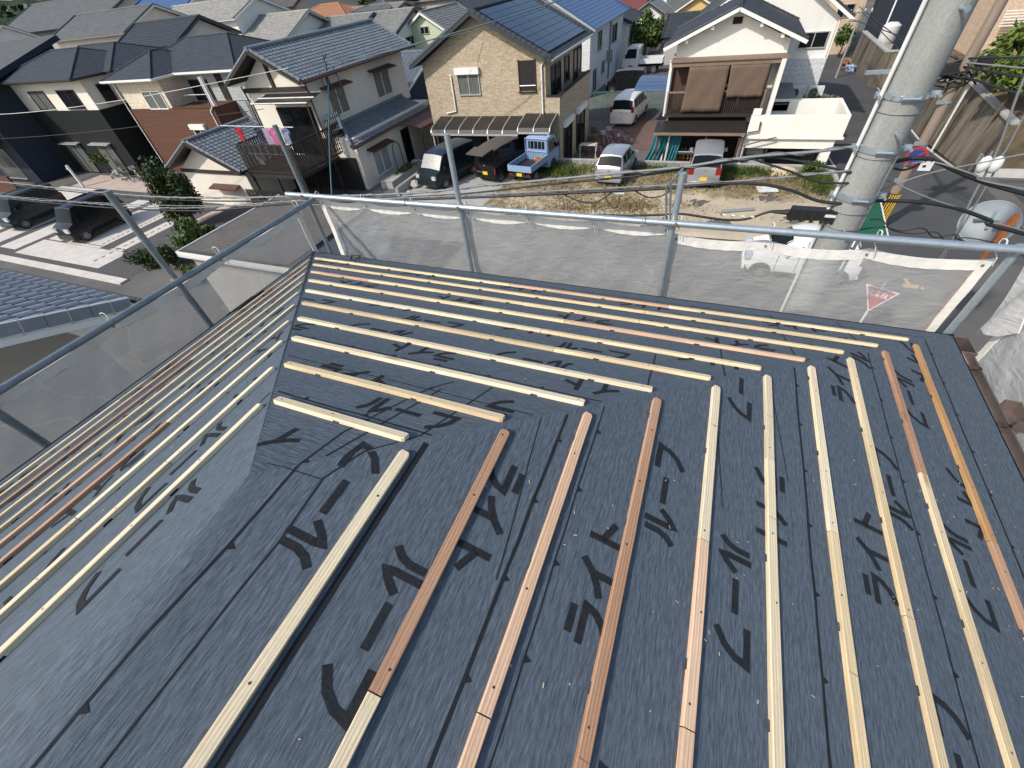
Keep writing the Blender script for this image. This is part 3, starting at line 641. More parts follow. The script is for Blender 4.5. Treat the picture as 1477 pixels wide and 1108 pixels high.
lap('R',[(.2,.7),(.147,.611),(.107,.421),(.075,.25),(.081,.1),(.08,-.16),(.068,-.38),(.065,YB+.1)],.006,.15,mbx=LP['R']); lap('R',[(.3,.33),(.2,.2),(.155,.078),(.166,-.1),(.164,-.5),(.162,YB+.1)],.004,0,mbx=LP['R']); lap('R',[(.155,.075),(.08,.06),(.0,.05)],.0025,0,mbx=LP['R'])
for a in ((.61,.6),(1.2,1.15),(1.44,1.4)): lap('R',[(a[0],a[1]),(a[0]+.06,a[1]-.55)],.003,0,mbx=LP['R'])
for y, wd, tk in ((.35,.007,.15),(.60,.004,0),(.80,.007,.15),(1.2,.005,.15),(1.68,.008,.15),(2.06,.004,0),(2.45,.006,.15)): lap('M',[(-y+.02,y),(y-.02,y)],wd,tk,mbx=LP['M'])
for a, b in (((.93,.95),(.93,1.38)),((1.24,1.27),(1.24,1.72)),((1.6,1.65),(1.6,2.5)),((2.0,2.05),(2.0,2.55)),((.12,.14),(.19,.62)),((.3,.33),(.36,.72))): lap('M',[a,b],.006,0,mbx=LP['M'])
for x, wd, tk in ((-.36,.006,0),(-.75,.008,.15),(-1.2,.005,.15),(-1.6,.008,.15),(-2.05,.005,0),(-2.45,.008,.15)): lap('L',[(x,-x-.02),(x,YB+.1)],wd,tk,mbx=LP['L'])
# wrinkled hip strips
for face, s in ():
    mb = MB(); n = 40; vs = []
    for i in range(n+1):
        t = .02+2.58*i/n
        for j, o in enumerate((-.022,-.011,0,.011,.022)):
            x, y = (t+o, t-o) if s > 0 else (-t+o, t+o)
            f = ('R' if x > y else 'M') if s > 0 else ('M' if -x < y else 'L')
            vs.append(rp(f,x,y,.0006+(.002+rg.uniform(0,.0035) if 0 < j < 4 else 0)))
    mb.add(vs,[(i*5+j,i*5+j+1,(i+1)*5+j+1,(i+1)*5+j) if s > 0 else (i*5+j+1,i*5+j,(i+1)*5+j,(i+1)*5+j+1) for i in range(n) for j in range(4)])
    mb.build('hip_strip','underlay_along_y',own,OO,80)
# brown eaves gutter on the right with brackets and its rain head
g = MB(); gx, gzz = 3.022, -.785; n = 10; vs = []
for y in (-4.5, 2.42):
    for i in range(n+1): a = math.pi*i/n; vs.append((gx-.042*math.cos(a), y, gzz-.042*math.sin(a)))
    for i in range(n+1): a = math.pi*(n-i)/n; vs.append((gx-.038*math.cos(a), y, gzz-.038*math.sin(a)+.001))
k = 2*n+2; g.add(vs,[(i,(i+1)%k,(i+1)%k+k,i+k) for i in range(k)])
g.box(gx+.0425,-4.5,gzz-.004,gx+.05,2.42,gzz+.006)
gut = g.build('gutter','gutter_brown',own,OO,40)
for i in range(8):
    b = MB(); y = 2.30-.46*i; b.box(gx-.05,y-.012,gzz-.003,gx+.054,y+.012,gzz+.006); b.tube([(gx-.042*math.cos(t)*1.1,y,gzz-.042*math.sin(t)*1.1) for t in [math.pi*j/8 for j in range(9)]],.008,5); b.build('bracket','gutter_dark',gut,OO)
b = MB()
b.box(gx-.055,2.42,gzz-.1,gx+.06,2.428,gzz+.02); b.box(gx-.055,2.572,gzz-.1,gx+.06,2.58,gzz+.02); b.box(gx-.055,2.428,gzz-.1,gx-.047,2.572,gzz+.02); b.box(gx+.052,2.428,gzz-.1,gx+.06,2.572,gzz+.02); b.box(gx-.055,2.42,gzz-.11,gx+.06,2.58,gzz-.101)
b.build('rain_head','gutter_brown',gut,OO)
b = MB(); bx = gx+.056
b.box(bx,1.84,gzz-.02,bx+.07,1.85,gzz+.04); b.box(bx,2.0,gzz-.02,bx+.07,2.01,gzz+.04); b.box(bx+.062,1.85,gzz-.02,bx+.07,2.0,gzz+.04); b.box(bx,1.84,gzz-.03,bx+.07,2.01,gzz-.021)
b.build('rain_head','gutter_brown',gut,OO)
# little black snow-guard brackets left at the far eave
for x, y, f in ((-1.98,2.5,'M'),):
    b = MB(); p = rp(f,x,y,.0); b.tube([p+V3((-.05,-.03,.002)),p+V3((-.05,.02,.035)),p+V3((.05,.03,.035)),p+V3((.05,-.02,.002))],.006,6); b.tube([p+V3((-.05,.02,.036)),p+V3((0,-.06,.006)),p+V3((.05,.03,.036))],.005,6); b.build('roof_bracket','black_plastic',own,OO)
b = MB(); b.prism([rp('L',-2.52,1.55,.003),rp('L',-2.66,1.48,.003),rp('L',-2.66,1.78,.003),rp('L',-2.52,1.83,.003)],(0,0,.006)); b.build('felt_patch','print_ink',own,OO)
# ------------------------------------------------------------------ battens
BW, BT = .033, .0155
def batten_mesh(L, seed, ch0, ch1):
    r2 = random.Random(seed); mb = MB(); st = []
    x = r2.uniform(.12,.4)
    xs = [(0,0)]
    while x < L-.08: xs += [(x,0),(x+.0005,.006),(x+.028,.006),(x+.0285,0)]; x += .455
    xs.insert(1,(.009,0)); xs += [(L-.009,0),(L,0)]; full = []
    for i in range(len(xs)-1):
        a, b = xs[i], xs[i+1]; full.append(a); m = int((b[0]-a[0])/.16)
        for j in range(1,m+1): full.append((a[0]+(b[0]-a[0])*j/(m+1), b[1] if a[1]==b[1] else 0))
    full.append(xs[-1]); bow = r2.uniform(-.0022,.0022); tw = r2.uniform(-.001,.001)
    vs = []; fs = []; c = .002
    for x, nb in full:
        o = bow*math.sin(math.pi*x/L)+r2.uniform(-.0003,.0003); h = BT+tw*math.sin(5*x)*.6; hw = BW/2
        t = 0
        if ch0 and x < .001: t = .003
        if ch1 and x > L-.001: t = .0045
        for y, z in ((-hw+t,nb),(-hw+t,h-c),(-hw+t+c,h),(hw-t-c,h),(hw-t,h-c),(hw-t,nb)): vs.append((x,y+o,z))
    for i in range(len(full)-1):
        for j in range(6): a = i*6+j; b = i*6+(j+1)%6; fs.append((a,b,b+6,a+6))
    fs += [tuple(range(5,-1,-1)), tuple(range((len(full)-1)*6,len(full)*6))]
    mb.add(vs, [f[::-1] for f in fs])
    x = r2.uniform(.02,.06)
    while x < L-.02:
        yy = r2.uniform(-.006,.006); mb.add([(x+.0032*math.cos(k),yy+.0032*math.sin(k),BT+.0008) for k in [j*math.pi/4 for j in range(8)]],[tuple(range(8))],1); x += .455*r2.choice((1,1,.5))
    if r2.random() < .6:      # carpenter's red pencil tick across the top
        x = r2.uniform(.2,.9)*L; mb.add([(x,-BW/2+.003,BT+.0006),(x+.0016,-BW/2+.003,BT+.0006),(x+.0046,BW/2-.003,BT+.0006),(x+.003,BW/2-.003,BT+.0006)],[(0,1,2,3)],2)
    return mb
ORD = ['first','second','third','fourth','fifth','sixth','seventh','eighth','ninth','tenth']
WN = dict(pine='yellow pine',pine_pale='pale pine',cedar_pink='pinkish cedar',cedar_red='red brown cedar',cedar_orange='orange brown cedar')
FN = dict(R='right',M='far',L='left')
def batten(face, row, a, b, wood, where, ch0=0, ch1=0):
    L = b-a; c0 = {'R':.3003,'M':.2982,'L':.3124}[face]+.225*(row-1)
    if face == 'M': p, ex, ez = rp('M',a,c0), V3((1,0,0)), V3((0,PT*CO,CO))
    elif face == 'R': p, ex, ez = rp('R',c0,a), V3((0,1,0)), V3((PT*CO,0,CO))
    else: p, ex, ez = rp('L',-c0,a), V3((0,1,0)), V3((-PT*CO,0,CO))
    ey = ez.cross(ex); o = batten_mesh(L, hash((face,row,round(a*100)))&0xffff if False else int(row*971+abs(a)*313+ord(face)*17), ch0, ch1).build('batten',[wood,'nail','rust_red'])
    m = Matrix((ex,ey,ez)).transposed().to_4x4(); m.translation = p+ez*.0005; o.matrix_world = m
    tag(o, f"{WN[wood]} batten, {FN[face]} slope, {ORD[row-1]} row from the top, {where}", 'batten', f"battens on the {FN[face]} roof slope")
def run(face, row, pts, woods, ends):
    n = len(woods); wh = {1:['full run'],2:ends,3:[ends[0],'middle length',ends[1]],4:[ends[0],'second length','third length',ends[1]]}[n]
    for i in range(n): batten(face,row,pts[i]+(.0015 if i else 0),pts[i+1]-.0015,woods[i],wh[i],i==0 and face=='M',i==n-1)
P, Q, K_, D_, O_ = 'pine','pine_pale','cedar_pink','cedar_red','cedar_orange'
NE = ['nearest the camera','touching the far hip']
RJ = {1:([],[Q]),2:([-.276],[Q,D_]),3:([-.22],[K_,K_]),4:([],[D_]),5:([-.056,.443],[K_,K_,Q]),6:([-1.05,.9],[Q,Q,Q]),7:([-.9,.712],[Q,P,Q]),8:([-1.3,.529],[Q,P,P]),9:([-.7,1.229],[Q,P,D_]),10:([-.5,1.03],[D_,D_,O_])}
for r_, (j, wd) in RJ.items():
    x = .3003+.225*(r_-1); run('R',r_,[-3.6]+j+[x-.045],wd,NE)
LJ = {1:([-1.4],[Q,Q]),2:([-1.8,0.],[P,Q,Q]),3:([-1.9,-.25],[Q,P,Q]),4:([-1.5,.19],[D_,D_,Q]),5:([-1.7,.11],[P,K_,Q]),6:([-1.4,.27],[Q,P,Q]),7:([-1.5,.5],[Q,P,P]),8:([-1.2,.75],[P,D_,P]),9:([-1.6,.3],[Q,P,K_]),10:([-1.3,.41],[Q,Q,P])}
for r_, (j, wd) in LJ.items():
    x = .3124+.225*(r_-1); run('L',r_,[-3.6]+j+[x-.045],wd,NE)
ME = ['at the left hip','at the right hip']
MJ = {1:([],[Q]),2:([],[P]),3:([],[Q]),4:([],[Q]),5:([.462],[P,P]),6:([.314],[Q,P]),7:([.382],[P,K_]),8:([-1.262,.79],[K_,P,P]),9:([.797],[P,P]),10:([-.276,.933],[P,K_,P])}
for r_, (j, wd) in MJ.items():
    y = .2982+.225*(r_-1); run('M',r_,[-y+.03]+j+[y-.02],wd,ME)
# sawdust and splinters left by the saw
mb = MB()
for i in range(420):
    f = rg.choice('RRRMML'); c = rg.choice([(1.9,.6),(2.2,.9),(1.0,.1),(.5,1.2),(-.1,1.0),(.9,2.2),(1.4,.3),(2.3,1.4)]) if rg.random() < .75 else (rg.uniform(-2,2.5),rg.uniform(-1,2.4))
    x, y = c[0]+rg.gauss(0,.2), c[1]+rg.gauss(0,.25)
    if f == 'L': x = -abs(x)
    if not inside[f](x,y): continue
    a = rg.uniform(0,6.3); l, t = rg.uniform(.0015,.006), rg.uniform(.0008,.0016)
    if rg.random() < .008: l *= 3
    d = (math.cos(a),math.sin(a)); mb.add([rp(f,x+d[0]*p-d[1]*q,y+d[1]*p+d[0]*q,.003) for p,q in ((-l,-t),(l,-t),(l,t),(-l,t))],[(0,1,2,3)])
tag(mb.build('sawdust','sawdust'),'pale sawdust and splinters scattered over the grey underlay','sawdust',None,'stuff')
# ------------------------------------------------------------------ scaffold and netting
sc = thing('scaffold','galvanised tube scaffold round the bare roof','scaffold',(0,2.93,-7.45)); SO = sc.location
def spart(nm, pts, r, mt='galvanised', n=12):
    mb = MB(); mb.tube(pts,r,n); return mb.build(nm,mt,sc,SO,50)
for x, y, zt in ((-.70,2.93,.27),(1.155,2.93,.04),(-2.55,2.93,.33),(-2.462,1.29,.36),(-2.462,-.06,.5),(-2.462,-1.6,.6),(3.165,2.93,-.3),(3.36,1.1,.2),(3.36,-.7,.3)): spart('post',[(x,y,-7.45),(x,y,zt)],.0243,'galvanised' if y > 2 and x > -2 else 'galvanised_dark')
spart('rail',[(-2.76,2.883,-.299),(.93,2.883,-.303)],.0243); spart('rail',[(.935,2.883,-.303),(4.6,2.885,-.31)],.0243)
spart('rail',[(-2.413,2.9,-.335),(-2.413,-3.2,-.335)],.0243,'galvanised_dark'); spart('rail',[(3.31,2.95,-.35),(3.31,-2.5,-.33)],.0243)
for x, y, z in ((-.70,2.905,-.3),(1.155,2.905,-.303),(-2.54,2.905,-.3),(-2.44,1.29,-.335),(-2.44,-.06,-.335),(3.165,2.905,-.31),(3.335,1.1,-.34)):
    mb = MB(); mb.ring((x,y+.02 if y > 2 else y,z),(0,0,1),.029,.009,14,6); mb.box(x-.034,y-.036,z-.02,x+.034,y+.002,z+.02); mb.tube([(x+.02,y-.06,z+.01),(x+.02,y+.03,z+.01)],.007,6); mb.tube([(x+.02,y-.068,z+.01),(x+.02,y-.055,z+.01)],.012,6); mb.build('clamp','clamp_gold',sc,SO,50)
for x in (.95,-1.25): 
    mb = MB(); mb.ring((x,2.883,-.302),(1,0,0),.026,.004,14,6); mb.build('coupler','galvanised_dark',sc,SO,50)
mb = MB(); mb.tube([(1.10,2.96,-.33),(1.055,2.97,-.07),(1.15,2.95,.06)],.008,6); mb.tube([(1.125,2.96,-.33),(1.085,2.97,-.05)],.007,6); mb.build('brace','galvanised_dark',sc,SO)
def netting(label, ax, fixed, a0, a1, zt, zb, mt, seed, out, ties, amp=.02, ends=(1,1)):
    r2 = random.Random(seed); L = abs(a1-a0); sg = 1 if a1 > a0 else -1
    P = (lambda a,d,z:(a,fixed+d*out,z)) if ax == 'x' else (lambda a,d,z:(fixed+d*out,a,z))
    root = thing('scaffold_netting',label,'netting',P((a0+a1)/2,0,zt),0,'netting sheets tied to the scaffold rails'); org = root.location
    nx, nz = int(L/.03), 46; vs = []; fs = []
    ph = [r2.uniform(0,6.28) for _ in range(8)]
    sag = lambda a: .04*abs(math.sin(math.pi*(a-a0)/(L/ties)))**.8
    def wob(a,z): return amp*(.6*math.sin(a*5.3+ph[0]+z*1.7)+.4*math.sin(a*13+ph[1]-z*4)+.35*math.sin((a+z)*9+ph[2])+.22*math.sin((a-.8*z)*27+ph[3])+.16*math.sin((a*.5+z)*34+ph[4]))
    for j in range(nz+1):
        for i in range(nx+1):
            a = a0+sg*L*i/nx; t = j/nz; z = zt-sag(a)*(1-t*.6)+(zb-zt)*t; vs.append(P(a,.012+wob(a,z)*min(1,.25+t*1.5),z))
    for j in range(nz):
        for i in range(nx): q = j*(nx+1)+i; fs.append((q,q+1,q+nx+2,q+nx+1))
    mb = MB(); mb.add(vs,fs); mb.build('net',mt,root,org,180)
    h = MB(); vs = []
    for i in range(nx+1):
        a = a0+sg*L*i/nx; z = zt-sag(a); d = .012+wob(a,z)*.25; k = .004*math.sin(a*60+ph[5])
        vs += [P(a,d-.006+k,z-.065),P(a,d-.008,z+.006),P(a,d+.006,z+.006),P(a,d+.004,z-.065)]
    h.add(vs,[(4*i+j,4*i+(j+1)%4,4*i+4+(j+1)%4,4*i+4+j) for i in range(nx) for j in range(4)])
    for e, s, on in ((a0,sg,ends[0]),(a1,-sg,ends[1])):
        if not on: continue
        vs = []
        for j in range(30):
            t = j/29; z = zt-.045+(zb-zt)*t; d = .012+wob(e,z)*min(1,.25+t*1.5); b = e+s*.055
            vs += [P(e,d-.005,z),P(b,.012+wob(b,z)*min(1,.25+t*1.5)-.005,z),P(b,.012+wob(b,z)*min(1,.25+t*1.5)+.005,z),P(e,d+.005,z)]
        h.add(vs,[(4*i+j,4*i+(j+1)%4,4*i+4+(j+1)%4,4*i+4+j) for i in range(29) for j in range(4)])
    h.build('hem','hem_white',root,org,60)
    for i in range(ties+1):
        a = a0+sg*(.04+(L-.08)*i/ties); z = zt-sag(a)-.02
        m = MB(); m.ring(P(a,.0-.002,z-.01),((0,1,0) if ax=='x' else (1,0,0)),.0065,.0022,12,6); m.build('eyelet','gutter_dark',root,org)
        if True:
            m = MB(); zr = -.30; pts = []
            for k in range(13): t = 2*math.pi*k/12; pts.append(P(a+.006*math.sin(2*t),-.03*math.cos(t)-.02,zr-.02+.045*math.sin(t)))
            m.tube(pts,.004,5,0,False); m.tube([P(a,-.02,zr-.06),P(a+.015,-.045,zr-.09),P(a+.03,-.03,zr-.15)],.0035,5); m.build('cord','tie_cord',root,org)
    return root
netting('long netting sheet under the far rail, left of the near steel post','x',2.965,-2.44,1.15,-.362,-2.3,'netting',1,1,6,.02,(1,0))
netting('netting sheet under the far rail in front of the utility pole','x',2.965,1.16,3.12,-.425,-2.3,'netting',2,1,3,.02,(0,1))
netting('shade-toned netting sheet on the left side rail','y',-2.50,2.74,-3.2,-.37,-2.2,'netting_left_shaded',3,-1,6,.02,(1,0))
netting('pale crumpled netting sheet beside the brown gutter','y',3.27,2.75,-2.2,-.39,-2.3,'netting_right',4,1,4,.02)
# loose white flap folded back at the right corner
fl = thing('netting_flap','white netting flap bunched at the right scaffold corner','netting',(3.2,2.8,-.4)); fo = fl.location
mb = MB(); vs = []; n = 14
for i in range(n+1):
    t = i/n
    for j in range(7): s = j/6; vs.append((3.19+.05*math.sin(5*s+2*t)+.05*s, 2.84-.03*t-.22*s, -.36-.5*t*(1-.3*s)-.03*math.sin(9*s+t)))
mb.add(vs,[(i*7+j,i*7+j+1,(i+1)*7+j+1,(i+1)*7+j) for i in range(n) for j in range(6)]); mb.build('net','netting_right',fl,fo,180)
mb = MB(); vs = []
for i in range(n+1):
    t = i/n; a = V3(((3.24+.05*math.sin(5+2*t)), 2.62-.03*t, -.36-.35*t-.03*math.sin(9+t))); vs += [a, a+V3((.012,.05,.0)), a+V3((.022,.05,-.004)), a+V3((.01,0,-.004))]
mb.add(vs,[(4*i+j,4*i+(j+1)%4,4*i+4+(j+1)%4,4*i+4+j) for i in range(n) for j in range(4)]); mb.build('hem','hem_white',fl,fo)
# ------------------------------------------------------------------ ground
def terrain():
    xs = [-150+4*i for i in range(27)]+[-44+2*i for i in range(13)]+[-19,-17.4,-17,-16.85,-16.5]+[-15+2*i for i in range(11)]+[6.2,7.15,7.25,8,9,10,11,12,13,14,16,18]+[20+4*i for i in range(30)]
    ys = [-30,-20,-10,0,5,8,11,14,17,20,22,24,25.24,25.36,26,27,28,29,30,31,32,33,35]+[37+2*i for i in range(18)]+[75+5*i for i in range(30)]
    mb = MB(); n = len(xs); mb.add([(x,y,gz(x,y)) for y in ys for x in xs],[(j*n+i,j*n+i+1,j*n+n+i+1,j*n+n+i) for j in range(len(ys)-1) for i in range(n-1)])
    struct('ground',mb,'yard')
terrain()
mb = MB(); mb.box(-2500,-2500,-13,2500,2500,-12.5); struct('countryside',mb,'forest')
mb = MB(); rg = random.Random(5); vs = []; n = 160
for j, (rad, h) in enumerate(((170,-9),(200,1),(235,5),(300,9),(380,6))):
    for i in range(n+1):
        a = math.radians(-105+130*i/n); k = ss(-.2,-1.3,a); bump = (0 if j == 0 else (2.2*math.sin(a*23)+1.6*math.sin(a*51+j)+rg.uniform(-1.2,1.2)))
        vs.append((rad*math.sin(a), rad*math.cos(a), h*(.35+.9*k)+bump*.7-(0 if j == 0 else 3.2*(1-k))))
mb.add(vs,[(j*(n+1)+i,j*(n+1)+i+1,(j+1)*(n+1)+i+1,(j+1)*(n+1)+i) for j in range(4) for i in range(n)]); struct('hills',mb,'forest')
# forest canopy on the hillside reads as one mass
mb = MB()
for i in range(5200):
    a = math.radians(rg.uniform(-82,-22)); k = ss(-.2,-1.3,a); d = rg.uniform(150,225); t = (d-150)/60
    p = V3((d*math.sin(a),d*math.cos(a),-8+min(1,t)*(9*k+3.5)+rg.uniform(-1.5,2.5))); nrm = V3((rg.gauss(0,1),rg.gauss(-.5,1),rg.gauss(.8,1))).normalized(); u = nrm.orthogonal().normalized(); q = nrm.cross(u); s = rg.uniform(1,2.4)
    mb.add([p-u*s*.5,p+q*s*.4,p+u*s*.5,p-q*s*.4],[(0,1,2,3)])
tag(mb.build('woodland','leaf_dark'),'dark wooded hillside far behind the roofs at the left','woodland',None,'stuff')
sheet('road',7.35,12.75,18.6,80,.012,'asphalt',1.5); sheet('road',-40,13.5,4.4,17.2,.008,'asphalt_old',2.5); sheet('road',13.5,40,13,25.3,.006,'asphalt',2)
sheet('road',7.36,13.5,17.2,18.6,.010,'asphalt',1.4); sheet('road',-17,7.3,36.9,40.2,.012,'asphalt',2)
sheet('driveway',-6.7,-1.4,30.2,36.8,.02,'brick_paving',2); sheet('driveway',-6.9,2.9,25.4,30.1,.016,'asphalt_old',2); sheet('parking_lot',-8.5,7,40.3,60,.018,'asphalt_old',2)
sheet('parking_bay',-14.3,-8.9,18.2,25.1,.02,'concrete',1)
# gap in the kerb line painted white along the road edge
for x0,x1,y0,y1 in ((12.45,12.57,26,46),(7.5,7.6,26,44)): sheet('road_marking',x0,x1,y0,y1,.017,'road_paint',1)
sheet('road_marking',8.2,8.75,15.0,15.25,.017,'paint_ochre',.3); sheet('road_marking',8.3,8.42,15.0,15.6,.018,'paint_ochre',.3); sheet('road_marking',9.2,9.8,40.5,41,.018,'road_paint',.5)
# vacant lot
def lot():
    mb = MB(); X0, X1, Y0, Y1 = -8.9, 7.12, 17.3, 25.15; nx, ny = 90, 44; rg = random.Random(11); vs = []
    for j in range(ny+1):
        for i in range(nx+1):
            x = X0+(X1-X0)*i/nx; y = Y0+(Y1-Y0)*j/ny; e = min(i,nx-i,j,ny-j)
            vs.append((x,y,-7.405+(.03*math.sin(x*1.9+y)+.03*math.sin(y*2.7-x*.8)+rg.uniform(-.015,.02) if e > 0 else -.02)))
    mb.add(vs,[(j*(nx+1)+i,j*(nx+1)+i+1,(j+1)*(nx+1)+i+1,(j+1)*(nx+1)+i) for j in range(ny) for i in range(nx)])
    struct('vacant_lot',mb,'lot_dirt',180)
lot()
def blades(name, patches, n, mt, hmin, hmax, label, seed, tip=.4):
    rg = random.Random(seed); mb = MB()
    for i in range(n):
        cx, cy, rx, ry = rg.choice(patches); x, y = cx+rg.gauss(0,rx), cy+rg.gauss(0,ry)
        if not (-8.9 < x < 7.05 and 17.4 < y < 25.1): continue
        h = rg.uniform(hmin,hmax); a = rg.uniform(0,6.3); w_ = rg.uniform(.012,.03); d = V3((math.cos(a),math.sin(a),0)); l = V3((rg.gauss(0,tip),rg.gauss(0,tip),1))*h; b = V3((x,y,-7.42))
        mb.add([b-d*w_,b+d*w_,b+l*.6+d*w_*.7,b+l,b+l*.6-d*w_*.7],[(0,1,2,3,4)])
    tag(mb.build(name,mt),label,'grass',None,'stuff')
blades('grass',[(-6.6,24.2,.9,.5),(-6,23.6,.7,.5),(6.1,24.4,.55,.45),(2.6,24.7,.7,.2),(3.8,24.6,.6,.25),(-1.3,24.6,1.4,.3),(6.5,23.4,.3,.6),(2.1,23.4,.3,.5)],7000,'grass',.08,.34,'green weeds growing in patches along the back of the vacant lot',21)
blades('dry_grass',[(-5,21.4,2.4,1.1),(-6.5,23.2,1.6,.9),(-1,23.3,2.2,.9),(3.6,23.2,1.7,.7),(-4,19.4,2.5,.8),(5,23.2,1.2,.5),(-2,20,1.5,.6)],12000,'grass_dry',.04,.2,'dry brown grass covering most of the vacant lot',22,.8)
def block_wall(label, x0,x1,y0,y1,z0,z1,mt='block_wall',name='block_wall',cat='wall',cap_=True):
    root = thing(name,label,cat,((x0+x1)/2,(y0+y1)/2,z0)); mb = MB(); mb.box(x0,y0,z0,x1,y1,z1); mb.build('wall_face',mt,root,root.location)
    if cap_: c = MB(); c.box(x0-.02,y0-.02,z1+.002,x1+.02,y1+.02,z1+.06); c.build('coping','concrete',root,root.location)
    return root
block_wall('low grey block wall along the back of the vacant lot',-8.9,7.2,25.17,25.31,-8.1,-7.22)
block_wall('concrete kerb wall at the right side of the vacant lot',7.13,7.33,17.4,25.16,-7.6,-7.3,'concrete','kerb','kerb',False)
block_wall('concrete edge between the parking bay and the entrance steps',-14.6,-14.4,19.3,24.5,-7.6,-7.0,'concrete','low_wall','wall',False)
# paved forecourt on the left: pale slabs with dark gravel strips
def pave(x0,x1,y0,y1,mt,dz=.014): sheet('paving',x0,x1,y0,y1,dz,mt,3)
pave(-44,-22.6,8.35,19.6,'gravel_dark',.010); 
for x0,x1,y0,y1 in ((-44,-38.9,8.7,17),(-38.2,-36.4,9,16.5),(-35.6,-33.9,9,14.8),(-33.2,-31.9,10.4,16),(-31.2,-28.1,10.32,16.6),(-27.2,-26.2,10.32,14.4),(-33.4,-25.6,8.75,10.3)): pave(x0,x1,y0,y1,'paving_pale')
for x0,x1,y0,y1 in ((-33,-25.4,16.8,19.2),(-43,-34,17.1,19.4),(-25.4,-24.6,13,17)): pave(x0,x1,y0,y1,'paving_pink')
block_wall('pale concrete kerb strip along the left road',-44,-22.5,7.95,8.33,-7.6,-7.36,'paving_pale','kerb','kerb',False)
mb = MB()
for i in range(26): x = -31+.32*i*.9; mb.box(x,10.5,-7.434,x+.18,10.58,-7.43)
for i in range(22): y = 10.7+.28*i; mb.box(-28.5,y,-7.434,-28.42,y+.16,-7.43)
for i in range(12): y = 9.2+.4*i; mb.box(-26.75,y,-7.434,-26.65,y+.2,-7.43)
struct('paving_joints',mb,'gravel_dark')
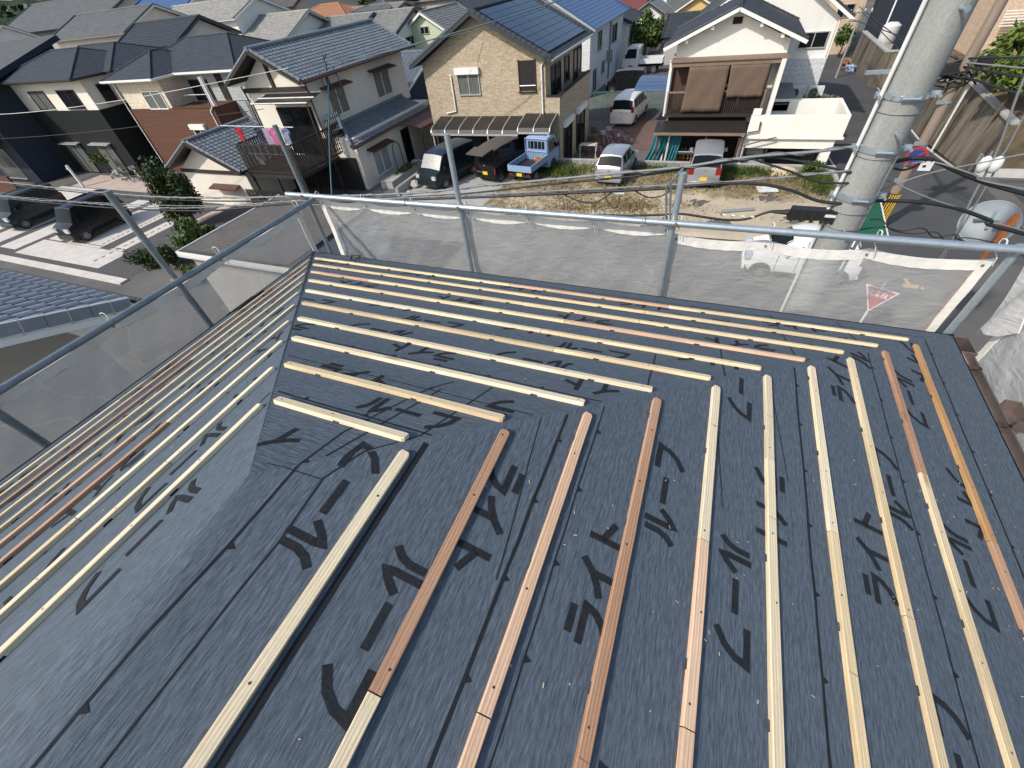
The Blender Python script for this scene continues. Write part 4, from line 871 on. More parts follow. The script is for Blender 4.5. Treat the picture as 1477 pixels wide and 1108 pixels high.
# ------------------------------------------------------------------ vehicles
def wheel(root, x, y, r, w_, side):
    mb = MB(); mb.ring((x,y,r),(1,0,0),r*.8,r*.2,22,8); mb.disc((x,y,r),(1,0,0),r*.82,w_*.7,20); t = mb.build('wheel','tyre',root,None,40)
    b = MB(); o = x+side*w_*.37; b.disc((o,y,r),(1,0,0),r*.22,.03,10)
    for k in range(8): a = k*math.pi/4; b.bar((o,y+math.cos(a)*r*.15,r+math.sin(a)*r*.15),(o,y+math.cos(a)*r*.62,r+math.sin(a)*r*.62),.035,.03)
    b.ring((o-side*.004,y,r),(1,0,0),r*.62,.018,20,6); b.build('rim','rim',t,None,40)
def lerp(a,b,t): return a+(b-a)*t
def car(name, label, cat, loc, rz, paintm, L, W_, st, wheels, rear_glass, front_glass, side_cuts, zb=.2, group=None, plate='plate_yellow', tail=None, head=None, roofm=None, rw=.27, shade=False, tailm='lamp_red'):
    """st: stations from rear to nose (y, belt z, roof z, half width factor, roof half width factor)"""
    root = thing(name,label,cat,loc,rz,group); hw = W_/2; mb = MB(); ring = []; K = 9
    for i,(y,zb_,zr,f,g) in enumerate(st):
        h = hw*f; t = hw*g if zr > zb_+.02 else h*.96
        lo = zb+(.10 if i in (0,len(st)-1) else 0)
        q = [(0,lo),(h*.9,lo),(h*.985,lo+.12),(h,lerp(lo,zb_,.55)),(h*.97,zb_),(lerp(h*.97,t,.5),lerp(zb_,zr,.5)),(t,zr-.045 if zr > zb_+.02 else zr-.01),(t*.86,zr),(0,zr+.025)]
        ring.append([V3((x,y,z)) for x,z in q])
    n = len(st); vs = []
    for r_ in ring: vs += r_+[V3((-p.x,p.y,p.z)) for p in r_[1:-1]][::-1]
    m = 2*K-2; fs = [(i*m+j,i*m+(j+1)%m,(i+1)*m+(j+1)%m,(i+1)*m+j) for i in range(n-1) for j in range(m)]
    fs += [tuple(range(m-1,-1,-1)), tuple((n-1)*m+j for j in range(m))]
    mb.add(vs,[f[::-1] for f in fs]); body = mb.build('body',paintm,root,None,38)
    if roofm:
        b = MB(); ii = [i for i in range(n) if st[i][2] > st[i][1]+.3]
        for i in ii[:-1]:
            a, c = ring[i], ring[i+1]; e = V3((0,0,.012)); b.add([a[6]+e*.3,a[7]+e,a[8]+e,V3((-a[7].x,*a[7].yz))+e,V3((-a[6].x,*a[6].yz))+e*.3,c[6]+e*.3,c[7]+e,c[8]+e,V3((-c[7].x,*c[7].yz))+e,V3((-c[6].x,*c[6].yz))+e*.3],[(k,k+1,k+6,k+5) for k in range(4)])
        b.build('roof_skin',roofm,body,None,40)
    def glass(nm, i, j, fr, u0, u1, t0, t1, mt='glass_dark'):
        p0, p1 = ring[i][6], ring[j][6]; vs = []; nrm = V3((0,(-1 if fr=='r' else 1)*abs(p1.z-p0.z),abs(p1.y-p0.y))).normalized()*.012
        def across(r_): return [lerp(r_[6],r_[7],.35),lerp(r_[7],r_[8],.3),r_[8]]
        for t in (t0,.5*(t0+t1),t1):
            row = [lerp(a,b,t)+nrm for a,b in zip(across(ring[i]),across(ring[j]))]; row += [V3((-p.x,p.y,p.z)) for p in row[:2]][::-1]
            vs += row
        g = MB(); g.add(vs,[(k*5+c,k*5+c+1,k*5+c+6,k*5+c+5) for k in range(2) for c in range(4)]); return g.build(nm,mt,body,None,60)
    glass('rear_window',*rear_glass,'r',.9,.9,.1,.9); glass('windscreen',*front_glass,'f',.94,.9,.06,.93,'sunshade' if shade else 'windscreen_glass')
    for s in (1,-1):
        for i,j,a0,a1,b0,b1 in side_cuts:     # a* = inset along, b* = belt/roof parameters
            g = MB(); pts = []
            for (k,t) in ((i,b0),(j,b0),(j,b1),(i,b1)):
                pts.append(lerp(ring[k][4],ring[k][6],t))
            q = [lerp(pts[0],pts[1],a0),lerp(pts[0],pts[1],1-a1),lerp(pts[3],pts[2],1-a1),lerp(pts[3],pts[2],a0)]
            q = [V3((s*(p.x+.012),p.y,p.z)) for p in q]; g.poly(q if s > 0 else q[::-1]); g.build('side_window','glass_dark',body)
        d = MB()
        for y0 in wheels: 
            c = [V3((s*(hw+.002),y0+(rw+.07)*math.cos(math.pi*k/12),rw+(rw+.06)*math.sin(math.pi*k/12))) for k in range(13)]; d.prism([(p.x-.04*s,p.y,max(p.z,zb-.02)) for p in c],(.042*s,0,0))
        d.build('wheel_arch','black_plastic',body)
        mr = MB(); yy = [x for x in st if x[2] > x[1]+.3][-1][0]; mr.box(s*(hw+.01),yy+.12,st[2][1]+.02,s*(hw+.15),yy+.2,st[2][1]+.17); mr.build('mirror',paintm,body)
        dg = MB(); zt_ = st[2][1]-.03
        for yy_ in (wheels[0]+.5,(wheels[0]+wheels[-1])/2+.12,wheels[-1]-.42): dg.box(s*(hw-.004),yy_,zb+.16,s*(hw+.004),yy_+.014,zt_)
        dg.box(s*(hw-.004),wheels[0]+.4,zb+.02,s*(hw+.004),wheels[-1]-.4,zb+.1); dg.build('door_seams','black_plastic',body)
        hd = MB(); hy = wheels[-1]-.95; hd.box(s*(hw-.002),hy,st[2][1]-.12,s*(hw+.014),hy+.17,st[2][1]-.085); hd.box(s*(hw-.002),hy-.9,st[2][1]-.12,s*(hw+.014),hy-.73,st[2][1]-.085); hd.build('handle',paintm,body)
        if tail: z0,z1,dx = tail; t_ = MB(); t_.box(s*hw*.98,-.015,z0,s*(hw*.98-dx),.12,z1); t_.build('tail_lamp',tailm,body)
        if head: z0,z1,dx = head; t_ = MB(); t_.box(s*hw*.93,L-.2,z0,s*(hw*.93-dx),L+.005,z1); t_.build('headlamp','lamp_clear',body)
        for y0 in wheels: wheel(root,s*(hw-.075),y0,rw,.17,s)
    p = MB(); p.box(-.165,-.022,zb+.22,.165,-.004,zb+.385); p.build('number_plate',plate,body)
    p = MB(); p.box(-hw*.9,-.03,zb+.06,hw*.9,.06,zb+.17); p.box(-hw*.9,L-.06,zb+.06,hw*.9,L+.02,zb+.2); p.build('bumper',paintm if plate != 'plate_white' else paintm,body)
    p = MB(); p.box(-.06,-.02,st[0][1]-.07,.06,-.005,st[0][1]-.02); p.build('badge','rim',body)
    return root
HATCH = [(0,.86,.86,.93,.8),(.06,.95,.95,.97,.84),(.38,.96,1.42,.99,.76),(.95,.97,1.51,1,.8),(1.75,.96,1.5,1,.8),(2.1,.95,1.43,1,.79),(2.75,.93,.93,.99,.8),(3.2,.8,.8,.94,.8),(3.38,.58,.58,.8,.7)]
HCUT = [(2,3,.16,.04,.1,.86),(3,4,.04,.05,.1,.88),(4,6,.05,.36,.1,.62)]
TALL = [(0,.95,.95,.96,.84),(.04,.97,.97,.98,.84),(.2,.98,1.56,1,.84),(.9,.98,1.65,1,.87),(1.9,.98,1.63,1,.87),(2.3,.97,1.57,1,.85),(2.86,.95,.95,.99,.8),(3.28,.84,.84,.95,.8),(3.4,.6,.6,.86,.7)]
BOX = [(0,1.0,1.0,.97,.86),(.03,1.02,1.02,.99,.86),(.14,1.02,1.72,1,.88),(.9,1.02,1.78,1,.9),(2.1,1.02,1.77,1,.9),(2.55,1.02,1.7,1,.88),(2.98,1.0,1.0,.99,.84),(3.3,.88,.88,.96,.82),(3.4,.62,.62,.9,.76)]
VAN = [(0,1.0,1.0,.95,.84),(.05,1.05,1.05,.98,.84),(.3,1.08,1.72,1,.82),(1.2,1.08,1.84,1,.85),(2.9,1.06,1.8,1,.85),(3.3,1.05,1.72,1,.83),(4.05,1.0,1.0,.98,.8),(4.5,.88,.88,.92,.78),(4.68,.6,.6,.8,.7)]
CUT = [(2,3,.16,.04,.08,.86),(3,4,.03,.03,.08,.86),(4,6,.05,.42,.08,.6)]
car('parked_car','small silver hatchback with yellow plate parked on the grass in the middle','car',(-3.12,21.95,-7.42),math.radians(-4),'paint_silver',3.4,1.475,HATCH,(.55,2.75),(1,2),(6,5),HCUT,.22,tail=(.78,1.0,.12),head=(.6,.76,.25),tailm='rim')
car('parked_car','boxier silver white hatchback with large red tail lamps parked at the right on the lot','car',(1.42,22.15,-7.42),math.radians(1),'paint_silver',3.4,1.475,TALL,(.5,2.75),(1,2),(6,5),CUT,.22,tail=(.72,1.02,.24),head=(.62,.8,.25))
car('parked_car','white hatchback behind the netting below the utility pole','car',(6.72,15.35,-7.44),math.radians(90),'paint_white',3.42,1.475,HATCH,(.55,2.85),(1,2),(6,5),HCUT,.22,tail=(.78,1.0,.06),head=(.64,.84,.28),tailm='rim')
car('parked_van','old dark green van with silver sunshade behind its windscreen','van',(-12.05,23.75,-7.43),math.radians(180-14),'paint_deepgreen',3.75,1.6,[(y*1.1,b,r_,f,g) for y,b,r_,f,g in BOX],(.6,3.0),(1,2),(6,5),CUT,.25,tail=(.8,1.1,.1),head=(.66,.84,.25),roofm='paint_navy',shade=True)
car('parked_van','black van with open tailgate beside the pale blue truck','van',(-9.98,21.7,-7.43),math.radians(-13),'paint_black',3.4,1.475,BOX,(.5,2.8),(1,2),(6,5),CUT,.25,tail=(.55,.85,.06),head=(.66,.84,.25),roofm='slate_brown')
bv = [o for o in COL.objects if o.name.startswith('parked_van')][-1]
mb = MB(); mb.prism([(-.62,.12,1.76),(.62,.12,1.76),(.58,-.72,1.66),(-.58,-.72,1.66)],(0,0,.05)); mb.build('tailgate','slate_brown',bv)
mb = MB(); mb.box(-.6,.0,.55,-.1,.03,.62); mb.build('chrome_trim','rim',bv)
car('parked_van','white family van in the driveway between the brick and balcony houses','van',(-5.0,34.9,-8.08),math.radians(-6),'paint_white',4.7,1.75,VAN,(.85,3.75),(1,2),(6,5),CUT,.22,plate='plate_white',tail=(.95,1.3,.16),head=(.66,.86,.3),rw=.31)
car('parked_car','glossy black wagon with sharp headlamps on the pale forecourt','car',(-30.7,13.65,-7.43),math.radians(180+3),'paint_black',3.4,1.475,BOX,(.52,2.8),(1,2),(6,5),CUT,.2,tail=(.7,1.1,.14),head=(.66,.86,.36),rw=.29)
car('parked_car','dark grey green wagon at the left edge of the forecourt','car',(-37.5,13.9,-7.43),math.radians(180+3),'paint_slate',3.4,1.475,BOX,(.52,2.8),(1,2),(6,5),CUT,.2,tail=(.7,1.1,.14),head=(.66,.86,.36),rw=.29)
car('parked_car','black wagon parked side on in front of the white truck','car',(-5.2,46.6,-8.2),math.radians(90),'paint_black',3.4,1.475,BOX,(.52,2.8),(1,2),(6,5),CUT,.2,tail=(.7,1.1,.14),head=(.66,.86,.3),roofm='slate_mid')
def truck(label, loc, rz, pm, k=1., tall=1., bedm='paint_skyblue', floor='black_plastic'):
    root = thing('pickup_truck',label,'truck',loc,rz); root.scale = (k,k,k*tall); W_ = 1.475; hw = W_/2
    mb = MB(); out = [(1.98,.3),(3.28,.3),(3.38,.55),(3.32,1.0),(2.98,1.68),(2.85,1.76),(2.12,1.76),(2.0,1.68)]
    n = len(out); vs = []
    for x, f in ((-hw,0),(-hw*.99,0),(hw*.99,0),(hw,0)): vs += [(x*(.9 if z > 1.3 else 1),y,z) for y,z in out]
    mb.add(vs,[tuple(range(n)),tuple(range(4*n-1,3*n-1,-1))]+[(j*n+i,(j+1)*n+i,(j+1)*n+(i+1)%n,j*n+(i+1)%n) for j in range(3) for i in range(n)]); cab = mb.build('cab',pm,root,None,35)
    g = MB(); g.box(-.5,1.955,1.24,.5,1.985,1.6); rwn = g.build('rear_window','glass_dark',cab)
    b = MB(); 
    for x in (-.36,-.12,.12,.36): b.box(x-.012,1.935,1.22,x+.012,1.953,1.62)
    b.build('window_bars',pm,rwn)
    g = MB(); g.add([(-.6,3.338,1.06),(.6,3.338,1.06),(.54,3.045,1.6),(-.54,3.045,1.6)],[(0,1,2,3)]); g.build('windscreen','glass_dark',cab)
    for s in (1,-1):
        g = MB(); g.prism([(s*hw*1.0,2.2,1.05),(s*hw*1.0,3.18,1.05),(s*hw*.905,2.93,1.6),(s*hw*.905,2.2,1.6)],(s*.012,0,0)); g.build('side_window','glass_dark',cab)
        g = MB(); g.box(s*(hw+.02),3.05,1.1,s*(hw+.16),3.1,1.32); g.build('mirror','black_plastic',cab)
        g = MB(); g.box(s*.45,3.36,.62,s*.68,3.385,.78); g.build('headlamp','lamp_clear',cab)
        for y0 in (.62,2.62): wheel(root,s*(hw-.1),y0,.265,.16,s)
        d = MB(); c = [(s*(hw-.03),2.62+.36*math.cos(math.pi*i/12),.27+.34*math.sin(math.pi*i/12)) for i in range(13)]; d.prism(c,(s*.036,0,0)); d.build('wheel_arch','black_plastic',cab)
        g = MB(); g.box(s*hw,.0,.66,s*(hw-.035),1.9,.97); g.box(s*hw*1.01,.02,.955,s*(hw-.045),1.9,.985)
        for i in range(6): g.box(s*(hw+.001),.15+.31*i,.68,s*(hw+.014),.18+.31*i,.94)
        g.build('bed_side',bedm,root)
        g = MB(); g.box(s*.45,-.045,.44,s*.66,-.02,.56); g.build('tail_lamp','lamp_red',root)
    g = MB(); g.box(-hw,-.035,.66,hw,0,.97); g.build('tailgate',bedm,root)
    g = MB(); g.box(-hw+.036,.001,.63,hw-.036,1.92,.67); g.build('bed_floor',floor,root)
    g = MB(); g.box(-.3,0,.42,.3,1.95,.62); g.box(-hw*.96,-.05,.4,hw*.96,0,.5); g.build('chassis','black_plastic',root)
    g = MB(); g.box(-.165,-.066,.45,.165,-.05,.6); g.build('number_plate','plate_yellow' if k < 1.1 else 'plate_green',root)
    g = MB()
    for x in (-hw*.93,hw*.93): g.tube([(x,1.93,.67),(x,1.93,1.74)],.02,6)
    g.tube([(-hw*.93,1.93,1.74),(hw*.93,1.93,1.74)],.02,6); g.tube([(-hw*.93,1.93,1.1),(hw*.93,1.93,1.1)],.015,6)
    for i in range(8): x = -.56+.16*i; g.tube([(x,1.93,.67),(x,1.93,1.1)],.012,5)
    g.build('guard_frame',bedm,root)
    return root
truck('pale blue mini truck with an open bed parked on the vacant lot',(-7.92,21.78,-7.43),math.radians(-9),'paint_skyblue')
truck('white flatbed truck parked sideways behind the black wagon',(-4.9,56.2,-8.42),math.radians(90),'paint_white',1.22,1.12,'paint_white','brown_wood')
mb = MB(); foliage(mb,(0,0,.16),(.22,.3,.17),160,.13,5,6); tag(mb.build('cargo_bundle',['orange_cloth']*3,None,None,None,(-7.28,23.2,-6.77)),'crumpled orange bundle in the bed of the pale blue truck','bundle')
# ------------------------------------------------------------------ nearer houses
def mbx(*bs):
    m = MB()
    for b in bs: m.box(*b)
    return m
# tan brick-tiled house with solar panels
A = thing('house','tan tiled two storey house with blue solar panels on its roof','house',(-11,25.7,-8.1)); AO = A.location
walls(A,-15.25,-7.62,25.7,33.2,-8.1,-2.42,'tan_tile',gab='y',zr=-.46)
sA = gable(A,'y',25.15,33.75,-15.75,-7.1,-2.45,-.32,'slate','flat','kawara_dark','kawara_dark',.1,.1,True,True,.14)
# front opening to the balcony, shutters, window
window(A,'S',25.7,-13.02,-11.6,-4.0,-2.98,'aluminium','glass_curtain',2,True)
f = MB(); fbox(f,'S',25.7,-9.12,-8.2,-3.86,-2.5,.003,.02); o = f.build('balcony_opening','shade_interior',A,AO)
f = MB(); fbox(f,'S',25.7,-9.17,-9.12,-3.9,-2.45,0,.05); fbox(f,'S',25.7,-8.2,-8.15,-3.9,-2.45,0,.05); fbox(f,'S',25.7,-9.2,-8.12,-3.96,-3.9,0,.09); f.build('window_frame','brown_wood',o,AO); f = MB(); f.tube([(-9.12,25.66,-3.62),(-8.2,25.66,-3.62)],.02,6); f.build('rail','aluminium',o,AO)
# projecting ground floor with the balcony parapet above it
m = mbx((-7.61,25.69,-8.1,-6.82,32.4,-5.12)); m.build('lower_wall','tan_tile',A,AO)
m = mbx((-6.98,25.69,-5.115,-6.82,32.4,-4.18),(-7.61,25.69,-5.115,-6.985,25.83,-4.18),(-7.61,32.26,-5.115,-6.985,32.4,-4.18)); par = m.build('balcony_parapet','tan_tile',A,AO)
m = mbx((-7.02,25.65,-4.176,-6.78,32.44,-4.12),(-7.6,25.65,-4.176,-7.025,25.87,-4.12)); m.build('coping','brown_wood',par,AO)
window(A,'E',-7.62,26.6,28.4,-5.0,-2.95,'dark_frame','glass_dark',2,False); window(A,'E',-7.62,29.2,30.2,-4.2,-2.95,'dark_frame','glass_dark',1); window(A,'E',-7.62,31.2,33,-4.6,-2.9,'brown_wood','glass_dark',2)
for a, b, z0, z1 in ((26.4,28.1,-7.95,-5.85),(29.2,31.2,-7.95,-5.85)): window(A,'E',-6.82,a,b,z0,z1,'dark_frame','glass_dark',2,True)
pipe(A,[(-7.68,25.63,-2.6),(-7.8,25.62,-2.75),(-7.8,25.62,-5.1)],.045,'white_paint'); pipe(A,[(-13.5,25.63,-3.0),(-13.42,25.63,-3.0),(-13.42,25.63,-4.8),(-14.1,25.63,-4.9)],.045,'white_paint')
gut_ = MB(); gut_.tube([(-7.06,25.15,-2.5),(-7.06,33.75,-2.5)],.06,8); gut_.build('gutter','aluminium',A,AO,50)
m = mbx((-7.5,28.7,-5.1,-7.2,29.4,-4.55)); m.build('air_conditioner','white_plastic',A,AO)
# solar panels laid on the east slope
U_, V_ = V3((0,1,0)), V3((-4.325,0,2.13)).normalized(); N_ = U_.cross(V_).normalized(); O_2 = V3((-7.1,25.15,-2.45))
for r_ in range(9):
    for c_ in range(5):
        q = O_2+U_*(.55+c_*1.52)+V_*(.42+r_*.465)+N_*.05; mb = MB(); mb.prism([q,q+U_*1.49,q+U_*1.49+V_*.44,q+V_*.44],N_*.035)
        pn = mb.build('solar_panel','solar_cell',A,AO)
# carport canopy of smoked sheet against the tan house
cp = thing('carport','low carport of smoked sheets on aluminium ribs beside the tan house','carport',(-10.4,24.8,-7.45)); co = cp.location
def arc(x,lift=0.): return [(x,25.66,-5.08+lift),(x,25.1,-5.2+lift),(x,24.55,-5.33+lift),(x,24.28,-5.45+lift),(x,24.2,-5.62+lift)]
xs = [-14.6+.955*i for i in range(9)]
for i in range(8):
    l = .12 if i >= 6 else 0; a, b = arc(xs[i]+.03,l), arc(xs[i+1]-.03,l); mb = MB(); mb.add(a+b+[V3(p)+V3((0,0,.012)) for p in a+b],[(k,k+1,k+6,k+5) for k in range(4)]+[(k+10,k+15,k+16,k+11) for k in range(4)]); mb.build('roof_sheet','smoked_sheet',cp,co,40)
for i in range(9):
    l = .12 if i >= 6 else 0; mb = MB(); mb.tube([V3(p)+V3((0,0,.02)) for p in arc(xs[i],l)],.03,6); mb.build('rib','aluminium',cp,co,50)
mb = MB(); mb.box(xs[0],24.17,-5.72,xs[6],24.24,-5.62); mb.box(xs[6],24.17,-5.6,xs[8],24.24,-5.5); mb.build('front_beam','aluminium',cp,co)
for x in (xs[0]+.1,xs[4],xs[8]-.1): mb = MB(); mb.box(x-.04,24.2,-7.45,x+.04,24.28,-5.55); mb.build('post','aluminium',cp,co)
m = mbx((-15.0,25.5,-7.6,-8.0,25.66,-5.3)); m.build('rear_shade','shade_interior',cp,co)  # dark sheet standing in for the shade at the back of the carport
# cream Japanese house with grey pantiles and a roofed balcony
B = thing('house','cream house with grey pantile roofs, red brown trim and a timber balcony','house',(-20,19.5,-7.45)); BO = B.location
walls(B,-22.85,-18.5,19.5,28.6,-4.6,-2.1,'stucco_cream','upper_wall','y',-.72)
walls(B,-22.6,-16.95,19.9,28.4,-7.6,-4.72,'stucco_cream','lower_wall')
gable(B,'y',18.7,29.3,-23.3,-18.0,-1.88,-.55,'kawara','wave','brown_wood','kawara',.13)
slope(B,'lower_roof','kawara','wave',(-16.55,19.2,-4.95),(0,1,0),(-1.95,0,.68),8.3,2.06,.95,.02,.1,'brown_wood'); 
lr = [o for o in B.children if o.name.startswith('lower_roof')][0]
cap(B,lr,'kawara',(-16.6,19.2,-4.9),(-18.45,21.1,-4.22),.1,'hip_cap'); cap(B,lr,'kawara',(-18.44,21.1,-4.25),(-18.44,27.5,-4.25),.1,'flashing_tiles')
window(B,'E',-18.5,20.7,22.2,-3.9,-2.62,'white_paint','glass_curtain',2); awning(B,'E',-18.5,20.4,22.5,-2.45); window(B,'E',-18.5,25.0,26.7,-3.95,-2.62,'white_paint','glass_curtain',2); awning(B,'E',-18.5,24.7,27,-2.45)
window(B,'E',-16.95,21.0,22.6,-7.1,-5.75,'white_paint','glass_pale',2); awning(B,'E',-16.95,20.7,22.8,-5.5,.5)
m = mbx((-22.9,19.38,-2.4,-18.45,19.5,-2.2),(-20.8,19.42,-2.2,-20.6,19.5,-.9)); m.build('gable_beam','brown_wood',B,BO)
g_ = MB(); g_.tube([(-17.92,18.7,-1.95),(-17.92,29.3,-1.95)],.06,8); g_.tube([(-16.5,19.2,-5.02),(-16.5,27.5,-5.02)],.06,8); g_.build('gutter','brown_paint',B,BO,50)
pipe(B,[(-17.92,18.9,-2.0),(-18.4,19.4,-2.3),(-18.4,19.4,-4.3)],.04,'brown_paint'); pipe(B,[(-22.9,19.3,-2.1),(-22.95,19.42,-2.6),(-22.95,19.42,-5)],.04,'brown_wood')
ar = MB(); ar.tube([(-16.9,23.0,-7.4),(-16.9,23.0,-6.3),(-16.9,23.1,-6.0),(-16.9,23.4,-5.82),(-16.9,23.7,-6.0),(-16.9,23.8,-6.3),(-16.9,23.8,-7.4)],.03,6); ar.build('arch_moulding','cable_grey',B,BO,50)
dr = MB(); fbox(dr,'E',-16.95,24.3,25.2,-7.4,-5.5,.003,.03); dr.build('door','glass_dark',B,BO)
m = MB(); U1 = V3((0,1,0)); V1 = V3((-1.55,0,.42)).normalized(); N1 = U1.cross(V1).normalized(); tiles(m,(-15.3,24.2,-5.38),U1,V1,N1,4.6,1.6,.3,2,.03,.01,4,0,0,0,'ridge'); m.build('porch_roof','brown_paint',B,BO)
m = mbx((-15.42,25.3,-7.35,-15.36,27.6,-5.5)); m.build('porch_screen','tan_panel',B,BO)
m = MB()
for y in (24.3,26.5,28.7): m.tube([(-15.36,y,-7.45),(-15.36,y,-5.4)],.04,6)
m.build('porch_post','dark_frame',B,BO)
# the single-storey wing at the left, gable to the front
m = MB(); m.box(-27.5,16.5,-7.5,-22.3,20.2,-5.45); m.prism([(-27.5,16.5,-5.45),(-22.3,16.5,-5.45),(-24.9,16.5,-4.05)],(0,3.7,0)); m.build('wing_wall','stucco_cream',B,BO)
gable(B,'y',15.9,20.5,-28,-21.8,-5.3,-3.85,'kawara','wave','brown_wood','kawara',.12)
awning(B,'S',16.5,-25.4,-23.2,-6.2,.45)
m = mbx((-27.55,16.42,-5.62,-22.25,16.5,-5.45)); m.build('gable_beam','brown_wood',B,BO)
# timber balcony
bx0, bx1, by0, by1, bf, bt = -21.75, -17.95, 16.4, 20.6, -5.5, -4.05
m = mbx((bx0,by0,bf-.16,bx1,by1-1.1,bf)); bal = m.build('balcony','brown_wood',B,BO)
m = mbx((bx0,by0,bt-.06,bx1,by0+.07,bt),(bx1-.07,by0+.075,bt-.06,bx1,by1,bt),(bx0,by0+.075,bt-.06,bx0+.07,by1-1.1,bt),(bx0,by0,bf+.1,bx1,by0+.05,bf+.16),(bx1-.05,by0+.055,bf+.1,bx1,by1,bf+.16))
m.build('handrail','brown_wood',bal,BO)
m = MB(); n = 31
for i in range(n): x = bx0+.03+(bx1-bx0-.06)*i/(n-1); m.box(x-.032,by0+.01,bf+.04,x+.032,by0+.035,bt-.065)
for i in range(24): y = by0+.12+(by1-by0-1.0)*i/23; m.box(bx1-.035,y-.03,bf+.04,bx1-.01,y+.03,bt-.065)
for i in range(20): y = by0+.12+(by1-by0-1.4)*i/19; m.box(bx0+.01,y-.03,bf+.04,bx0+.035,y+.03,bt-.065)
m.build('baluster','brown_wood',bal,BO)
m = MB()
for i in range(8): m.box(bx1-.03,19.35+.17*i,bf+.2,bx1-.012,19.38+.17*i,bt+.55)
for i in range(7): m.box(bx1-.011,19.3,bf+.3+.24*i,bx1+.006,20.62,bf+.33+.24*i)
m.build('trellis','brown_wood',bal,BO); mbx((bx1-.06,19.35,bt+.02,bx1-.045,20.6,bt+.5)).build('screen_panel','white_paint',bal,BO)
m = MB()
for x in (bx0+.06,-19.9,bx1-.06):
    for y in (by0+.06,19.0): m.box(x-.05,y-.05,-7.5,x+.05,y+.05,bf-.162)
m.build('balcony_post','brown_wood',bal,BO)
m = mbx((-22.2,19.72,-7.5,-17.2,19.88,-5.7)); m.build('undercroft_shade','shade_interior',bal,BO)  # dark panel over the wall, painting the shade under the balcony
m = MB(); rr = [(-21.5,18.3,-2.72),(-17.7,18.3,-2.72),(-17.7,19.49,-2.5),(-21.5,19.49,-2.5)]; m.prism(rr,(0,0,.02)); rf = m.build('balcony_roof','smoked_sheet',bal,BO)
m = MB()
for t in (0,.5,1): m.bar((-21.55,lerp(18.3,19.49,t),lerp(-2.69,-2.47,t)+.02),(-17.65,lerp(18.3,19.49,t),lerp(-2.69,-2.47,t)+.02),.07,.04)
m.build('roof_bar','white_paint',rf,BO)
m = MB()
for x in (-21.45,-17.75): m.box(x-.03,18.3,bf,x+.03,18.36,-2.72)
m.build('balcony_post','dark_frame',bal,BO)
m = mbx((-21.2,19.44,-5.4,-18.7,19.498,-3.1)); m.build('balcony_door','glass_dark',bal,BO)
# laundry hung on the balcony
def shirt(label, x, y, z, w_, h, mt, name='shirt', ang=0., seed=1):
    root_mb = MB(); rg = random.Random(seed); out = [(-.5,-1),(.5,-1),(.47,-.3),(.78,-.42),(.86,-.2),(.42,0),(.16,.02),(0,-.05),(-.16,.02),(-.42,0),(-.86,-.2),(-.78,-.42),(-.47,-.3)] if name == 'shirt' else [(-.5,-1),(.5,-1),(.5,0),(-.5,0)]
    n = len(out); c, s = math.cos(ang), math.sin(ang); vs = []
    for d in (-.02,.02):
        for a, b in out: k = d+.03*math.sin(a*5+b*3+seed); vs.append((a*w_*c-k*s, a*w_*s+k*c, b*h))
    root_mb.add(vs,[tuple(range(n-1,-1,-1)),tuple(range(n,2*n))]+[(i,(i+1)%n,(i+1)%n+n,i+n) for i in range(n)])
    o = root_mb.build(name,mt,None,None,None,(x,y,z)); tag(o,label,'laundry','laundry drying on the timber balcony')
ln = thing('laundry_pole','two white drying poles across the timber balcony','laundry pole',(-20,17,-3.6)); lo = ln.location
m = MB(); m.tube([(-22.8,16.9,-3.32),(-17.7,16.9,-3.38)],.018,6); m.build('pole','white_plastic',ln,lo); m = MB(); m.tube([(-21.3,16.55,-4.5),(-18.3,16.55,-4.55)],.018,6); m.build('pole','white_plastic',ln,lo)
for i, (x, mt, nm, w_, h, lb) in enumerate(((-21.6,'cloth_red','shirt',.28,.62,'bright red shirt at the left end of the drying pole'),(-20.2,'cloth_navy','shirt',.26,.6,'dark navy shirt on the drying pole'),(-19.62,'cloth_lilac','towel',.36,.75,'lilac towel on the drying pole'),(-19.2,'cloth_pink','shirt',.26,.8,'deep pink shirt on the drying pole'),(-18.78,'cloth_white','towel',.3,.62,'off white towel on the drying pole'),(-18.35,'cloth_blue','shirt',.26,.72,'grey blue shirt at the right end of the drying pole'))): shirt(lb,x,16.9,-3.42,w_,h,mt,nm,.25 if i else .1,i)
shirt('sky blue towel over the low drying pole',-20.6,16.55,-4.55,.5,.5,'cloth_sky','towel',0,9)
def aircon(label, x, y, z, rz=0):
    r_ = thing('air_conditioner',label,'air conditioner',(x,y,z),rz); mbx((-.4,-.15,.0,.4,.15,.58)).build('casing','white_plastic',r_)
    m = MB(); m.disc((-.1,-.152,.3),(0,1,0),.23,.012,24); m.build('fan','black_plastic',r_); m = MB()
    for k in (.08,.15,.22): m.ring((-.1,-.165,.3),(0,1,0),k,.008,24,5)
    m.bar((-.1,-.165,.07),(-.1,-.165,.53),.015,.012); m.bar((-.33,-.165,.3),(.13,-.165,.3),.015,.012); m.build('grille','aluminium',r_)
    mbx((-.32,-.12,-.06,-.26,.12,-.002),(.26,-.12,-.06,.32,.12,-.002)).build('foot','black_plastic',r_); return r_
aircon('white outdoor air conditioner beside the balcony window of the cream house',-18.2,20.15,-4.5+.15,math.radians(60))
